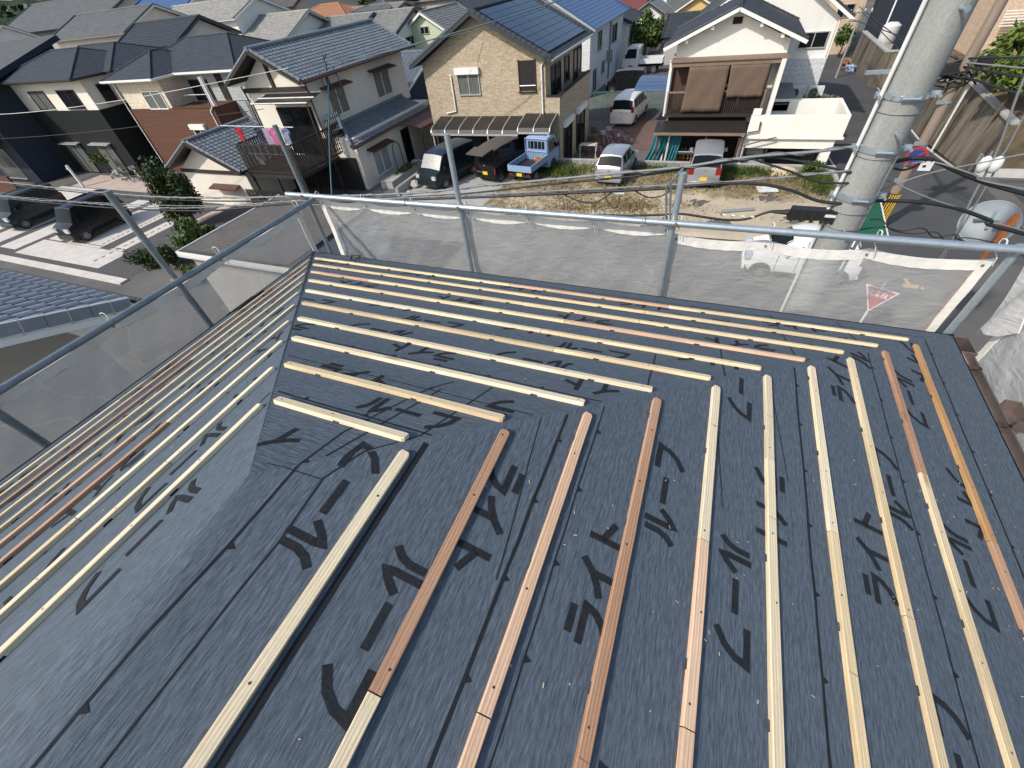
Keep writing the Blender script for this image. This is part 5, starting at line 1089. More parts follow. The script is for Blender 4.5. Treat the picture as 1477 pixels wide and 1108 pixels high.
# charcoal and cream new house
D = thing('house','new house with charcoal lower storey, cream upper storey and dark hip roofs','house',(-43,20,-7.45)); DO = D.location
mbx((-47.6,19.8,-7.5,-38.1,22.2,-3.16),(-47.6,22.2,-7.5,-37.3,27.6,-3.16)).build('lower_wall','charcoal_siding',D,DO)
mbx((-47.4,19.85,-3.155,-38.15,22.25,-1.4),(-47.4,22.25,-3.155,-37.4,27.5,-1.4)).build('upper_wall','stucco_cream',D,DO)
hip(D,-48,-36.95,21.4,28.2,-1.3,.36,'slate','flat','dark_frame'); hip(D,-48,-37.7,19.2,26.2,-1.32,.36,'slate','flat','dark_frame',gut='dark_frame')
window(D,'S',19.85,-45.2,-43.2,-3.08,-1.95,'dark_frame','glass_curtain',2); window(D,'S',19.85,-41.6,-39.5,-3.08,-1.95,'dark_frame','glass_dark',2)
window(D,'E',-38.15,20.6,21.4,-2.95,-1.85,'dark_frame','glass_dark',1); 
for a, b in ((-45.6,-43.5),(-41.7,-39.6)): window(D,'S',19.8,a,b,-7.4,-5.35,'dark_frame','glass_curtain',2); awning(D,'S',19.8,a-.15,b+.15,-5.2,.35,.05,'aluminium')
mbx((-46.9,19.68,-7.45,-46.5,19.795,-5.2)).build('porch_panel','dark_frame',D,DO)
# brown and cream new house
Cc = thing('house','new house with brown lower siding, cream stone upper storey and corner balcony','house',(-31,20.9,-7.45)); CO_ = Cc.location
kx, ky, kz = (lambda x: 1.27+(x-1.27)*.93), (lambda y: -.34+(y+.34)*.93), (lambda z: 1.18+(z-1.18)*.93 if z > -6.9 else z)
def kb(*bs): return mbx(*[(kx(b[0]),ky(b[1]),kz(b[2]),kx(b[3]),ky(b[4]),kz(b[5])) for b in bs])
kb((-39.4,22.5,-7.5,-30.4,30.5,-3.72)).build('lower_wall','brown_siding',Cc,CO_)
kb((-39.3,22.55,-3.715,-34.6,30.4,-2.05)).build('bay_wall','cream_stone',Cc,CO_); kb((-34.595,24.4,-3.715,-28.6,30.4,-2.05)).build('upper_wall','stone_siding',Cc,CO_)
kb((-30.395,24.45,-7.5,-28.65,30.4,-3.72)).build('side_wall','stone_siding',Cc,CO_)
kb((-34.58,22.46,-3.715,-30.36,22.68,-3.66)).build('coping','brown_siding',Cc,CO_)
kb((-30.62,22.7,-3.715,-30.44,22.9,-2.06)).build('balcony_post','white_paint',Cc,CO_)
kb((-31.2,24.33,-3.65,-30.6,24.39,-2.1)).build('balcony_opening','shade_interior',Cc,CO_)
hip(Cc,kx(-39.8),kx(-28),ky(23.6),ky(31),kz(-1.9),.42,'slate','flat','white_paint',gut='white_paint'); hip(Cc,kx(-39.8),kx(-34.1),ky(21.9),ky(28.3),kz(-1.92),.42,'slate','flat','white_paint',gut='white_paint')
def kwin(f,p,a,b,c,d,*r): window(Cc,f,ky(p) if f == 'S' else kx(p),*((kx(a),kx(b)) if f == 'S' else (ky(a),ky(b))),kz(c),kz(d),*r)
kwin('S',22.55,-37.0,-34.95,-3.75,-2.65,'white_paint','glass_curtain',2); kwin('S',24.4,-34.1,-32.2,-3.65,-2.4,'dark_frame','glass_dark',2)
kwin('S',22.5,-33.6,-32.2,-5.9,-5.0,'white_paint','glass_dark',2,True); kwin('E',-28.6,25.4,25.9,-3.4,-2.5,'white_paint','glass_pale',1)
def kp(ps): return [(kx(x),ky(y),kz(z)) for x,y,z in ps]
pipe(Cc,kp([(-30.3,22.5,-2.0),(-30.28,22.45,-3.6),(-30.7,22.42,-3.9),(-30.7,22.42,-7.4)]),.04,'white_paint'); pipe(Cc,kp([(-39.5,22.45,-2.0),(-39.48,22.42,-7.4)]),.04,'white_paint'); pipe(Cc,kp([(-33.8,23.3,-3.1),(-31.2,23.3,-3.1)]),.02,'white_plastic','drying_rail')
# navy house at the far left
E_ = thing('house','dark navy house with a plain grey roof at the left edge','house',(-48,17,-7.45)); EO = E_.location
m = MB(); m.box(-60,17.2,-7.5,-46.9,27,-1.6); m.build('wall','navy_siding',E_,EO)
sl_ = slope(E_,'roof_slope','slate_mid','flat',(-60.5,16.6,-1.5),(1,0,0),(0,8,2.2),14.2,8.3,0,0,.3,'navy_siding'); m = MB(); m.prism([(-46.9,17.2,-1.6),(-46.9,24.2,-1.6),(-46.9,24.2,.2)],(-13,0,0)); m.build('gable_wall','navy_siding',E_,EO)
mbx((-52,15.6,-4.6,-48.0,17.19,-2.6)).build('balcony','brown_siding',E_,EO)
window(E_,'S',17.2,-51.5,-48.6,-7.2,-5.0,'aluminium','glass_curtain',2); mbx((-55,15.2,-7.5,-46.0,15.35,-6.2)).build('fence_panel','brown_siding',E_,EO)
# white gable house with brown balcony
F = thing('house','white gable house with a dark roof and a brown balcony hung with sun cloths','house',(1.4,28,-8.1)); FO = F.location
walls(F,-1.2,3.92,28,33.6,-8.2,-2.55,'stucco_white',gab='y',zr=-1.42)
gable(F,'y',27.45,34.0,-1.8,4.58,-2.55,-1.2,'kawara_dark','wave','white_paint','kawara_dark',.11)
m = MB()
for x, z in ((-.75,-2.4),(.35,-1.95),(2.5,-1.95),(3.5,-2.4)): m.box(x-.07,27.5,z-.02,x+.07,27.99,z+.12)
m.build('purlin_end','white_paint',F,FO)
f = MB(); fbox(f,'S',28,1.2,1.62,-1.86,-1.6,.003,.03); f.build('gable_vent','shade_interior',F,FO)
mbx((-1.25,27.0,-5.5,3.45,27.99,-5.34)).build('balcony_floor','brown_wood',F,FO)
mbx((-1.22,27.9,-5.33,3.42,27.985,-3.2)).build('balcony_recess','brown_lap',F,FO)
m = mbx((-1.25,27.05,-3.3,3.9,27.2,-3.12),(-1.25,27.02,-4.42,3.45,27.1,-4.34),(-1.25,27.02,-5.335,-1.17,27.1,-4.43),(3.37,27.02,-5.335,3.45,27.1,-4.43)); m.build('balcony_beam','beam_tan',F,FO)
m = MB()
for i in range(44): x = -1.15+4.5*i/43; m.box(x-.03,27.04,-5.33,x+.03,27.07,-4.425)
m.build('baluster','brown_wood',F,FO)
mbx((-1.3,26.98,-3.11,4.0,27.99,-3.06)).build('balcony_canopy','beam_tan',F,FO)
mbx((3.72,27.0,-5.6,3.92,27.99,-3.12),(-1.4,27.6,-5.6,-1.26,27.99,-3.12)).build('corner_pillar','stucco_white',F,FO)
def cloth(label, x0,x1,z1,z0,y,seed):
    m = MB(); vs = []; nx, nz = 14, 10
    for j in range(nz+1):
        for i in range(nx+1):
            t = j/nz; x = lerp(x0,x1,i/nx)+.12*t*(1-i/nx)*(1 if seed == 2 else -.6)+.03*math.sin(3*t+seed)*t; vs.append((x, y-.012*math.sin(i*2.3+seed)*t-.03*abs(math.sin(i*.45+4*t))-.08*t, lerp(z1,z0,t)))
    m.add(vs,[(j*(nx+1)+i,j*(nx+1)+i+1,(j+1)*(nx+1)+i+1,(j+1)*(nx+1)+i) for j in range(nz) for i in range(nx)])
    o = m.build('sun_cloth','tan_cloth',None,((x0+x1)/2,y,z0),180); s = o.modifiers.new('s','SOLIDIFY'); s.thickness = .004; tag(o,label,'cloth','sun cloths on the brown balcony')
cloth('tan sun cloth hanging in front of the left part of the brown balcony',-.35,1.5,-3.3,-5.22,26.98,1); cloth('tan sun cloth gathered over the right part of the brown balcony',1.56,3.3,-3.3,-4.6,26.98,2)
sl_ = slope(F,'lower_canopy','smoked_sheet','plain',(-1.55,25.75,-5.92),(1,0,0),(0,1.3,.24),4.5,1.32,0,0,.05,'brown_paint'); mbx((-1.55,25.68,-6.02,2.95,25.74,-5.9)).build('canopy_beam','beam_tan',F,FO)
for x in (-1.3,1.15,2.75): mbx((x-.05,25.8,-8.1,x+.05,25.9,-6.0)).build('canopy_post','brown_paint',F,FO)
mbx((-1.1,27.93,-8.1,2.9,27.99,-5.7)).build('ground_floor_shade','shade_interior',F,FO)  # dark sheet on the wall paints the shade below the canopy
mbx((4.05,29,-5.4,5.2,33.4,-5.3)).build('side_roof','grey_metal_roof',F,FO); mbx((4.05,29.0,-8.1,5.1,33.4,-5.41)).build('side_wall','brown_lap',F,FO)
window(F,'S',28,3.98-.0,3.9,-4,-3) if False else None
# white garage block with roof terrace
Hh = thing('garage','white garage block with an open roof terrace on top','garage',(5.2,26.2,-8.1)); HO = Hh.location
mbx((3.02,26.0,-6.12,7.2,26.14,-5.2),(3.02,29.0,-6.12,7.2,29.14,-5.2),(7.06,26.145,-6.12,7.2,28.995,-5.2),(4.85,28.9,-6.12,7.05,28.995,-5.2)).build('terrace_parapet','stucco_bright',Hh,HO)
mbx((2.98,25.96,-6.22,7.28,29.2,-6.125)).build('terrace_ledge','stucco_bright',Hh,HO); mbx((3.02,26.145,-6.12,7.05,28.9,-6.0)).build('terrace_floor','slate_mid',Hh,HO); mbx((3.1,27.4,-5.75,4.82,28.95,-5.7)).build('terrace_sheet','white_siding',Hh,HO)
mbx((2.85,26.1,-6.68,7.0,26.3,-6.225)).build('lintel','stucco_bright',Hh,HO); mbx((6.6,26.1,-8.1,7.0,26.5,-6.685),(2.85,26.1,-8.1,3.1,26.5,-6.685)).build('pier','stucco_bright',Hh,HO)
mbx((3.1,28.6,-8.1,6.9,28.7,-6.23),(6.9,26.55,-8.1,7.0,28.6,-6.23)).build('rear_wall','stucco_grey',Hh,HO); mbx((4.3,27.2,-8.05,6.0,28.5,-6.7)).build('garage_shade','shade_interior',Hh,HO)  # the dark block inside stands in for the garage's shade
mbx((3.2,26.5,-7.9,3.28,26.58,-6.7),(4.1,26.5,-7.9,4.18,26.58,-6.7),(3.2,26.5,-7.2,4.18,26.58,-7.13)).build('gate_frame','brown_paint',Hh,HO); mbx((3.1,26.62,-8.05,4.25,26.66,-6.75)).build('gate_panel','stucco_grey',Hh,HO)
pipe(Hh,[(3.5,25.92,-5.45),(3.52,25.9,-5.85),(3.1,25.9,-5.92),(2.95,25.9,-6.0),(2.95,25.9,-8)],.035,'brown_paint'); pipe(Hh,[(2.95,25.85,-6.55),(3.3,25.85,-6.42),(4.4,25.85,-6.1)],.03,'brown_paint')
mbx((3.05,25.985,-5.195,3.42,26.155,-4.93)).build('corner_block','white_paint',Hh,HO)
# white house behind
G_ = thing('house','tall white gable house behind the garage block','house',(4,34.2,-8.1)); GO = G_.location
walls(G_,-.5,6.55,34.2,41,-8.2,-2.5,'stucco_white',gab='y',zr=.02)
gable(G_,'y',33.6,41.5,-1.1,7.15,-2.55,.15,'kawara_dark','wavefar','white_paint','kawara_dark',.11)
window(G_,'S',34.2,4.95,6.35,-3.85,-3.1,'aluminium','glass_dark',2); mbx((4.4,33.9,-8.1,6.6,34.19,-4.3)).build('lower_cladding','white_siding',G_,GO)
mbx((5.2,32.5,-6.15,7.3,34.1,-6.05)).build('lean_to_roof','grey_metal_roof',G_,GO); mbx((5.2,32.5,-8.1,6.4,34.1,-6.16)).build('lean_to_wall','brown_lap',G_,GO)
pipe(G_,[(6.62,34.1,-2.6),(6.62,34.1,-5.9)],.04,'white_paint')
m = MB()
for x in (6.1,6.4,6.7,7.0): m.box(x-.06,33.65,-2.55+(7.1-x)*.6-.05,x+.06,34.19,-2.55+(7.1-x)*.6+.06)
m.build('purlin_end','white_paint',G_,GO)
aircon('white air conditioner on the brown lean-to behind the garage, left one',5.5,32.9,-6.0); aircon('white air conditioner on the brown lean-to behind the garage, right one',6.45,32.9,-6.0)
# pantile roof next door at the lower left
K = thing('house','neighbouring house with big blue grey tiles close below the left rail','house',(-11,-1,-7.45)); KO = K.location
mbx((-15,-8,-7.45,-7.75,1.9,-2.62)).build('wall','stucco_grey',K,KO)
Uk, Vk = V3((-1,0,0)), V3((0,-1,.365)).normalized(); m = MB(); Nk = Uk.cross(Vk).normalized()
Ok = V3((-7.4,2.6,-2.24)); L_, S_ = 9.0, 6.6
tl = .27; tw = .30
for j in range(int(S_/tl)):
    for i in range(int(L_/tw)):
        vs = []; n = 8
        for k in range(n+1):
            f_ = k/n; h = .045*math.sin(math.pi*min(1,f_/.42))**.8 if f_ < .42 else .006*math.sin((f_-.42)*8)
            u = (i+f_*.985)*tw
            for v, e in ((j*tl-.02,.034),(j*tl-.02,.014),((j+1)*tl,.004)): vs.append(Ok+Uk*u+Vk*v+Nk*(h+e if e != .014 else h*.9+e-.006))
        m.add(vs,[(3*k+a,3*k+3+a,3*k+3+b,3*k+b) for k in range(n) for a,b in ((1,0),(0,2))])
rK = m.build('roof_slope','kawara_blue',K,KO,50)
m = MB(); m.prism([Ok-Nk*.03,Ok+Uk*L_-Nk*.03,Ok+Uk*L_+Vk*S_-Nk*.03,Ok+Vk*S_-Nk*.03][::-1],-Nk*.1); m.build('roof_board','white_paint',K,KO)
m = MB(); e = Ok+V3((.03,0,0)); m.bar(e-Nk*.04,e+Vk*S_-Nk*.04,.03,.22); m.bar(e-Nk*.2,e+Vk*S_-Nk*.2,.05,.1); m.build('bargeboard','white_paint',K,KO)
for j in range(24):
    m = MB(); q = Ok+V3((.05,0,0))+Vk*(.02+.275*j); m.prism([q+Nk*.07,q+Vk*.262+Nk*.06,q+Vk*.262-Nk*.12,q-Nk*.11],(.022,0,0)); m.build('verge_tile','kawara_blue',rK,KO)
    if j % 2 == 0: m = MB(); m.bar(q+Vk*.27+Nk*.09+V3((.03,0,0)),q+Vk*.27-Nk*.15+V3((.03,0,0)),.02,.016); m.build('verge_clip','aluminium',rK,KO)
g_ = MB(); g_.tube([(-7.3,2.72,-2.32),(-16.4,2.72,-2.32)],.06,8); g_.build('gutter','gutter_dark',K,KO,50)
# flat brown lean-to roof below the left corner
J = thing('lean_to','low lean-to with a flat dark brown ribbed roof below the scaffold corner','shed',(-13,9.6,-7.45)); JO = J.location
U2 = V3((0,1,0)); V2 = V3((1,0,.03)).normalized(); m = MB(); tiles(m,(-15.0,12.3,-4.72),(0,-1,0),V2,V3((0,-1,0)).cross(V2).normalized(),4.9,5.2,.1,6,.012,.01,4,0,0,0,'ridge'); m.build('roof_sheet','slate_brown',J,JO)
mbx((-15.04,7.36,-4.86,-9.8,7.4,-4.66),(-15.06,7.36,-4.86,-15.02,12.34,-4.66)).build('fascia','white_paint',J,JO); mbx((-14.8,7.6,-7.45,-9.9,12.2,-4.78)).build('wall','stucco_grey',J,JO)
# ------------------------------------------------------------------ houses farther back
def bg(label, x0,x1,y0,y1,ze,zr,ax,wm,rm,kind='wavefar',ov=.6,edge='brown_paint',wins=(),zg=None,capmt=None):
    zg = gz((x0+x1)/2,(y0+y1)/2)-.4 if zg is None else zg
    r_ = thing('house',label,'house',((x0+x1)/2,y0,zg)); dz = .1
    if ax == 'y': walls(r_,x0,x1,y0,y1,zg,ze,wm,'wall','y',zr-.16); gable(r_,'y',y0-ov*.8,y1+ov*.8,x0-ov,x1+ov,ze-.03,zr,rm,kind,edge,capmt,.1,.1,True,kind!='metal')
    elif ax == 'x': walls(r_,x0,x1,y0,y1,zg,ze,wm,'wall','x',zr-.16); gable(r_,'x',x0-ov*.8,x1+ov*.8,y0-ov,y1+ov,ze-.03,zr,rm,kind,edge,capmt,.1,.1,True,kind!='metal')
    else: mbx((x0,y0,zg,x1,y1,ze)).build('wall',wm,r_,r_.location); hip(r_,x0-ov,x1+ov,y0-ov,y1+ov,ze-.03,zr,rm,kind,edge,.12,.09)
    for face, pl, u0,u1,z0,z1,g in wins: window(r_,face,pl,u0,u1,z0,z1,'aluminium',g,2)
    return r_
gd, gc, gp = 'glass_dark','glass_curtain','glass_pale'
I1 = bg('white house with a bright blue roof right behind the tan tiled house',-18.5,-9.75,44,58,-3.25,-.6,'y','white_siding','slate_blue','flatfar',.5,'aluminium',[('E',-9.75,46.6,48.2,-5.2,-3.7,gd),('E',-9.75,45.2,46.6,-8.0,-6.2,gd),('E',-9.75,48.6,49.8,-7.2,-6.1,gd),('E',-9.75,52.6,55,-5.4,-3.9,gd),('E',-9.75,50.5,51.2,-6.6,-5.6,gd),('E',-9.75,52.4,53.2,-6.9,-5.8,gd)])
pipe(I1,[(-9.65,51.6,-3.2),(-9.65,51.6,-8)],.07,'cable_grey')
bg('narrow cream house with a dark roof beyond the blue roofed house',-17,-9.6,60,67,-4.5,-2.9,'y','stucco_white','kawara_dark','wavefar',.5,'dark_frame',[('E',-9.6,61.5,63.5,-6,-5,gd)])
bg('small cream gable house in the gap above the white truck',-10.6,-7.3,70,76,-4.9,-3.7,'y','stucco_white','kawara_grey','wavefar',.4,'dark_frame',[('S',70,-9.5,-8.3,-6.2,-5.2,gp)])
bg('yellow gable house beyond the dark roof',-5.6,-1.2,72,78,-5.0,-3.6,'y','stucco_yellow','slate_mid','flatfar',.5,'white_paint',[('S',72,-4.8,-3.6,-6.6,-5.7,gd)])
bg('red roofed house at the far end of the parking lot',-16,-11.6,80,88,-5.4,-4.2,'x','stucco_cream','slate_red','flatfar')
bg('low house with a small pantiled hip roof behind the tree',-11.2,-8.2,67,71,-6.6,.4,'hip','stucco_grey','kawara_grey','wavefar',.5)
bg('low dark pantiled house left of the white gable house',-5.4,1.5,60.5,66,-6.0,-4.4,'x','stucco_grey','kawara_dark','wavefar',.5,'dark_frame',[('S',60.5,-3.4,-2.4,-7.6,-6.6,gd)])
bg('grey metal roofed house squeezed between the cream and tan houses',-27,-20.6,31.5,40,-4.6,-3.0,'x','navy_siding','grey_metal_roof','metal',.3,'white_paint')
bg('pale green gable house behind the tan tiled house',-30.6,-25.2,47.5,55,-3.1,-1.3,'y','stucco_green','kawara_grey','wavefar',.5,'white_paint',[('S',47.5,-28.4,-27.4,-3.0,-2.4,gd)])
bg('white walled house with a long grey roof left of the green gable',-36.5,-29.5,44.5,52,-2.5,-1.0,'x','stucco_white','kawara_grey','wavefar',.5,'dark_frame',[('S',44.5,-33,-31.8,-4,-3,gd),('E',-29.5,46,48,-4,-3,gd)])
bg('grey pantiled house beyond the long grey roof',-46,-38,56,64,-2.0,-.9,'x','stucco_cream','kawara_grey','wavefar',.5)
bg('grey roofed house behind the tan house at the top of the photo',-33,-25,62,70,-2.6,-1.5,'x','stucco_grey','kawara_dark','wavefar',.5)
bg('house with weathered pale pantiles and a dark gable vent behind the brown house',-47.2,-39.6,40.5,48,-1.9,-.15,'x','stucco_white','kawara_pale','wavefar',.7,'stucco_grey',capmt='kawara_pale')
bg('low grey pantiled roof beside the weathered pale pantiles',-39,-34,45,50,-2.0,-1.0,'x','stucco_cream','kawara_grey','wavefar',.5)
K8 = bg('house with an orange brown hipped roof and cream walls far behind',-54,-45,57,63,-1.3,.3,'hip','stucco_cream','slate_orange','flatfar',.6,'dark_frame',[('S',57,-50,-48.6,-3,-2,gd)])
bg('white box house beside the orange roof',-44.6,-39,58.5,64,-1.2,.22,'hip','stucco_white','slate_mid','flatfar',.4,'dark_frame',[('S',58.5,-43.6,-42.4,-2.4,-1.7,gd),('S',58.5,-41.2,-40.2,-2.4,-1.7,gd)])
bg('wide brown roofed hall in the distance',-76,-55.5,60,74,.0,3.0,'x','stucco_grey','slate_brown','flatfar',.6,'dark_frame')
bg('white house with a low grey roof above the charcoal house',-58.5,-46,41,48,.0,1.4,'x','stucco_white','kawara_pale','wavefar',.5,'white_paint',[('E',-46,43,44.4,-1.4,-.6,gd)])
bg('dark pantiled house just behind the charcoal house',-50.5,-42.5,31,37,-.9,.6,'x','stucco_cream','kawara_dark','wavefar',.6,'dark_frame')
bg('cream gable house with skylights behind the navy house',-66,-53.5,34.5,42,.1,1.75,'x','stucco_cream','slate_mid','flatfar',.6,'aluminium',[('E',-53.5,36,37.2,-1.4,-.4,gd)])
bg('cream house with a blue roof at the top left',-70,-59.5,47,54,1.4,2.9,'x','stucco_cream','slate_blue','flatfar',.6,'white_paint',[('E',-59.5,49,51,-.6,.6,gd),('S',47,-66,-63.5,-.8,.7,gd)])
bg('long plain grey roofed building at the top left corner',-101,-76,46,60,.9,3.8,'x','stucco_grey','slate_mid','flatfar',.7,'dark_frame')
bg('white walled house with a curtained window at the left edge',-100,-84,35,43,-.2,1.9,'x','stucco_white','slate_mid','flatfar',.5,'white_paint',[('S',35,-93,-88,-2,-.6,gc)])
for i, (x, y, w_, d, ze, zr, ax, wm, rm, lb) in enumerate(((-22,78,8,7,-3.2,-1.8,'x','stucco_white','kawara_grey','far white house with grey tiles above the tan roof'),(-30,92,9,8,-2.6,-1.2,'x','stucco_cream','kawara_dark','far cream house with dark tiles beyond the solar panels'),(-45,86,10,8,-1.8,-.6,'x','stucco_grey','kawara_grey','far grey house below the tree clump'),(-62,84,10,8,-.6,.9,'x','stucco_white','kawara_dark','far white house with dark tiles by the brown hall'),(-14,100,8,7,-4.6,-3.3,'y','stucco_white','kawara_grey','far white gable beyond the red roof'),(2,88,8,8,-4.8,-3.2,'x','stucco_cream','kawara_grey','far cream house right of the yellow gable'),(-1,104,9,8,-4.8,-3.2,'y','stucco_grey','slate_brown','far grey house beyond the yellow gable'),(-110,70,16,10,2,4,'x','stucco_grey','slate_mid','far grey house at the top left edge'))):
    bg(lb,x-w_/2,x+w_/2,y-d/2,y+d/2,ze,zr,ax,wm,rm,'wavefar',.5)
# right-hand side of the road
R1 = bg('dark navy metal clad house at the far end of the road',13.3,21,54,62,-2.4,-.6,'y','navy_siding','slate','flatfar',.4,'white_paint',[('S',54,16.0,17.6,-7.0,-5.2,gc)])
pipe(R1,[(13.2,53.9,-2.4),(13.2,53.9,-8.4)],.07,'white_paint')
bg('pinkish brown house with a balcony left of the navy house',9.6,12.6,62,70,-3.6,-2.0,'y','beige_siding','slate_red','flatfar',.4,'brown_paint',[('S',62,10.4,11.8,-5.6,-4.6,gd)])
bg('far grey house at the end of the road',5,10,76,84,-4.8,-3.4,'x','stucco_grey','kawara_dark','wavefar',.5)
# raised ground behind the retaining walls
mb = MB(); mb.prism([(12.95,25.9,-8),(12.95,33,-8),(12.95,33,-5.15),(12.95,25.9,-5.25)],(.0001,0,0)) if False else None
xs_ = [12.92,13.6,14.6,16,18,22,30,44]; ys_ = [25.75,26.4,27.4,29,31,33,36,40,45]
mb = MB(); rg = random.Random(8); vs = [(x,y,-5.55+.22*min(3,(x-12.9))*.6+(.35*ss(25.7,29,y))+rg.uniform(-.08,.08)-(0 if x > 13 else .08)) for y in ys_ for x in xs_]; n = len(xs_)
mb.add(vs,[(j*n+i,j*n+i+1,j*n+n+i+1,j*n+n+i) for j in range(len(ys_)-1) for i in range(n-1)]); 
vb = [(x,25.75,-8.2) for x in xs_]; mb.add([vs[i] for i in range(n)]+vb,[(i+n,i+n+1,i+1,i) for i in range(n-1)]); struct('embankment',mb,'soil_bank')
def retaining(label, a, b, h0, h1, th, out, lean, mt, capmt='concrete'):
    """battered retaining wall from a to b, base on the ground"""
    r_ = thing('retaining_wall',label,'wall',((a[0]+b[0])/2,(a[1]+b[1])/2,a[2])); o = V3(out).normalized(); a, b = V3(a), V3(b); n = 14; vs = []
    for i in range(n+1):
        p = a+(b-a)*(i/n); h = h0+(h1-h0)*i/n; vs += [p, p+V3((0,0,h))-o*lean, p+V3((0,0,h))-o*(lean+th), p-o*(lean+th)]
    m = MB(); m.add(vs,[(4*i+j,4*i+4+j,4*i+4+(j+1)%4,4*i+(j+1)%4) for i in range(n) for j in range(4)]+[(0,1,2,3),tuple(4*n+k for k in (3,2,1,0))]); m.build('wall_face',mt,r_,r_.location)
    if capmt:
        m = MB(); vs = []
        for i in range(n+1):
            p = a+(b-a)*(i/n)+V3((0,0,h0+(h1-h0)*i/n))-o*lean; vs += [p+o*.05+V3((0,0,.003)),p+o*.05+V3((0,0,.1)),p-o*(th+.03)+V3((0,0,.1)),p-o*(th+.03)+V3((0,0,.003))]
        m.add(vs,[(4*i+j,4*i+4+j,4*i+4+(j+1)%4,4*i+(j+1)%4) for i in range(n) for j in range(4)]+[(0,1,2,3),tuple(4*n+k for k in (3,2,1,0))]); m.build('coping',capmt,r_,r_.location)
    return r_
retaining('tall streaked retaining wall along the right side of the road',(12.55,32.5,-8.0),(12.75,25.85,-7.6),2.9,2.05,.25,(-1,0,0),.25,'concrete_stained')
retaining('low pale concrete wall below the earth bank at the right',(12.8,25.6,-7.62),(24,25.6,-7.5),.85,1.15,.3,(0,-1,0),.35,'concrete',None)
retaining('stained block wall at the bend of the road, long side',(12.0,56,-8.45),(12.0,45.8,-8.2),2.4,2.2,.25,(-1,0,0),.1,'concrete_stained')
retaining('stained block wall at the bend of the road, short end',(12.3,45.6,-8.2),(15.5,45.6,-8.1),2.2,2.2,.25,(0,-1,0),.1,'concrete_stained')
retaining('dark ribbed wall between the bend and the streaked wall',(12.6,44.5,-8.15),(12.6,33.2,-8.05),1.0,2.6,.25,(-1,0,0),.1,'concrete_stained')
T = bg('tan apartment building on the bank above the streaked wall',14.2,27,36.5,46,1.5,3.0,'x','beige_siding','slate_brown','flatfar',.4,'white_paint',[('S',36.5,15.5,17.3,-4.6,-3.2,gp),('S',36.5,18.6,20.4,-4.6,-3.2,gd),('S',36.5,15.6,17.2,-1.6,-.2,gd)],-5.6)
m = MB()
for i in range(6): m.box(14.3+.02,36.0,-3.6+.12*i,15.3,36.05,-3.56+.12*i)
m.build('shutter_slats','white_paint',T,T.location)
wp = thing('marker_pole','thin white pole standing in front of the streaked retaining wall','pole',(12.25,29.7,-7.75)); m = MB(); m.tube([(0,0,0),(0,0,2.65)],.05,8); m.build('shaft','white_plastic',wp); m = MB(); m.disc((0,0,2.66),(0,0,1),.06,.04,10); m.build('pole_cap','aluminium',wp)
# ------------------------------------------------------------------ trees and shrubs
tree('tree','leafy green tree between the white truck and the cream houses','tree',-7.9,62.8,4.6,(2.4,1.9,2.0),'leaf',3000,.36,1,lumps=14)
tree('tree','dark bush beside the right end of the white truck','tree',-2.9,58.6,3.2,(1.2,1.2,1.3),'leaf_dark',800,.3,2)
tree('garden_tree','clipped dark evergreen in front of the cream house wing','tree',-24.5,13.7,3.75,(1.2,1.2,1.85),'leaf_dark',9500,.14,3,lumps=26)
tree('shrub','loose green shrub by the flat brown roof','shrub',-19.6,10.7,2.2,(1.5,1.3,1.0),'leaf',3600,.13,4,stems=3)
tree('shrub','low clipped hedge bush at the edge of the forecourt, nearer the kerb','shrub',-22.6,9.6,1.05,(.85,.7,.6),'leaf_dark',2600,.09,5)
tree('shrub','low clipped hedge bush at the edge of the forecourt, nearer the shed','shrub',-21.2,9.9,1.1,(.85,.75,.6),'leaf_dark',2600,.09,6)
tree('shrub','yellow green shrub spilling over beside the flat brown roof','shrub',-18.6,9.1,1.0,(.9,.6,.5),'leaf_bright',900,.11,7)
tree('shrub','rusty leaved shrub behind the white garage terrace','shrub',6.6,31.2,2.9,(1.1,.8,.65),'leaf_rusty',1000,.15,8)
tree('tree','bright green broadleaf tree above the streaked wall, in front','tree',12.75,27.0,2.5,(1.3,1.2,1.0),'leaf_bright',2600,.26,9,z=-5.5)
tree('tree','bright green broadleaf tree above the streaked wall, behind','tree',13.2,29.6,2.8,(1.4,1.3,1.1),'leaf_bright',2400,.28,10,z=-5.3)
tree('tree','ragged bush growing on the bank at the right edge','tree',16.6,26.6,2.3,(1.5,.9,.9),'leaf',1300,.24,11,z=-5.3)
tree('shrub','scrubby bush in the bend of the road','shrub',11.6,60,2.6,(1.2,1.2,1.0),'leaf',700,.26,12)
tree('shrub','small potted tree in front of the charcoal house','shrub',-40.6,18.9,1.9,(.6,.6,.45),'leaf',420,.16,13)
for i, (x, y, h) in enumerate(((-64,82,9.5),(-58,80,9.2),(-54,84,8.4),(-50,82,8.2),(-68,88,10),(-80,80,12),(-92,76,13))): tree('tree','dark trees standing in a clump on the skyline far behind the roofs' if i < 5 else ('tall dark tree behind the long grey roof' if i == 5 else 'tall dark tree at the top left corner'),'tree',x,y,h,(3.4,3,2.8),'leaf_dark' if i % 2 else 'leaf',900,.62,30+i,group='skyline trees' if i < 5 else None)
tree('shrub','clump of weeds at the right corner of the vacant lot','shrub',6.2,24.6,.75,(.5,.4,.32),'leaf',500,.12,14,z=-7.42)
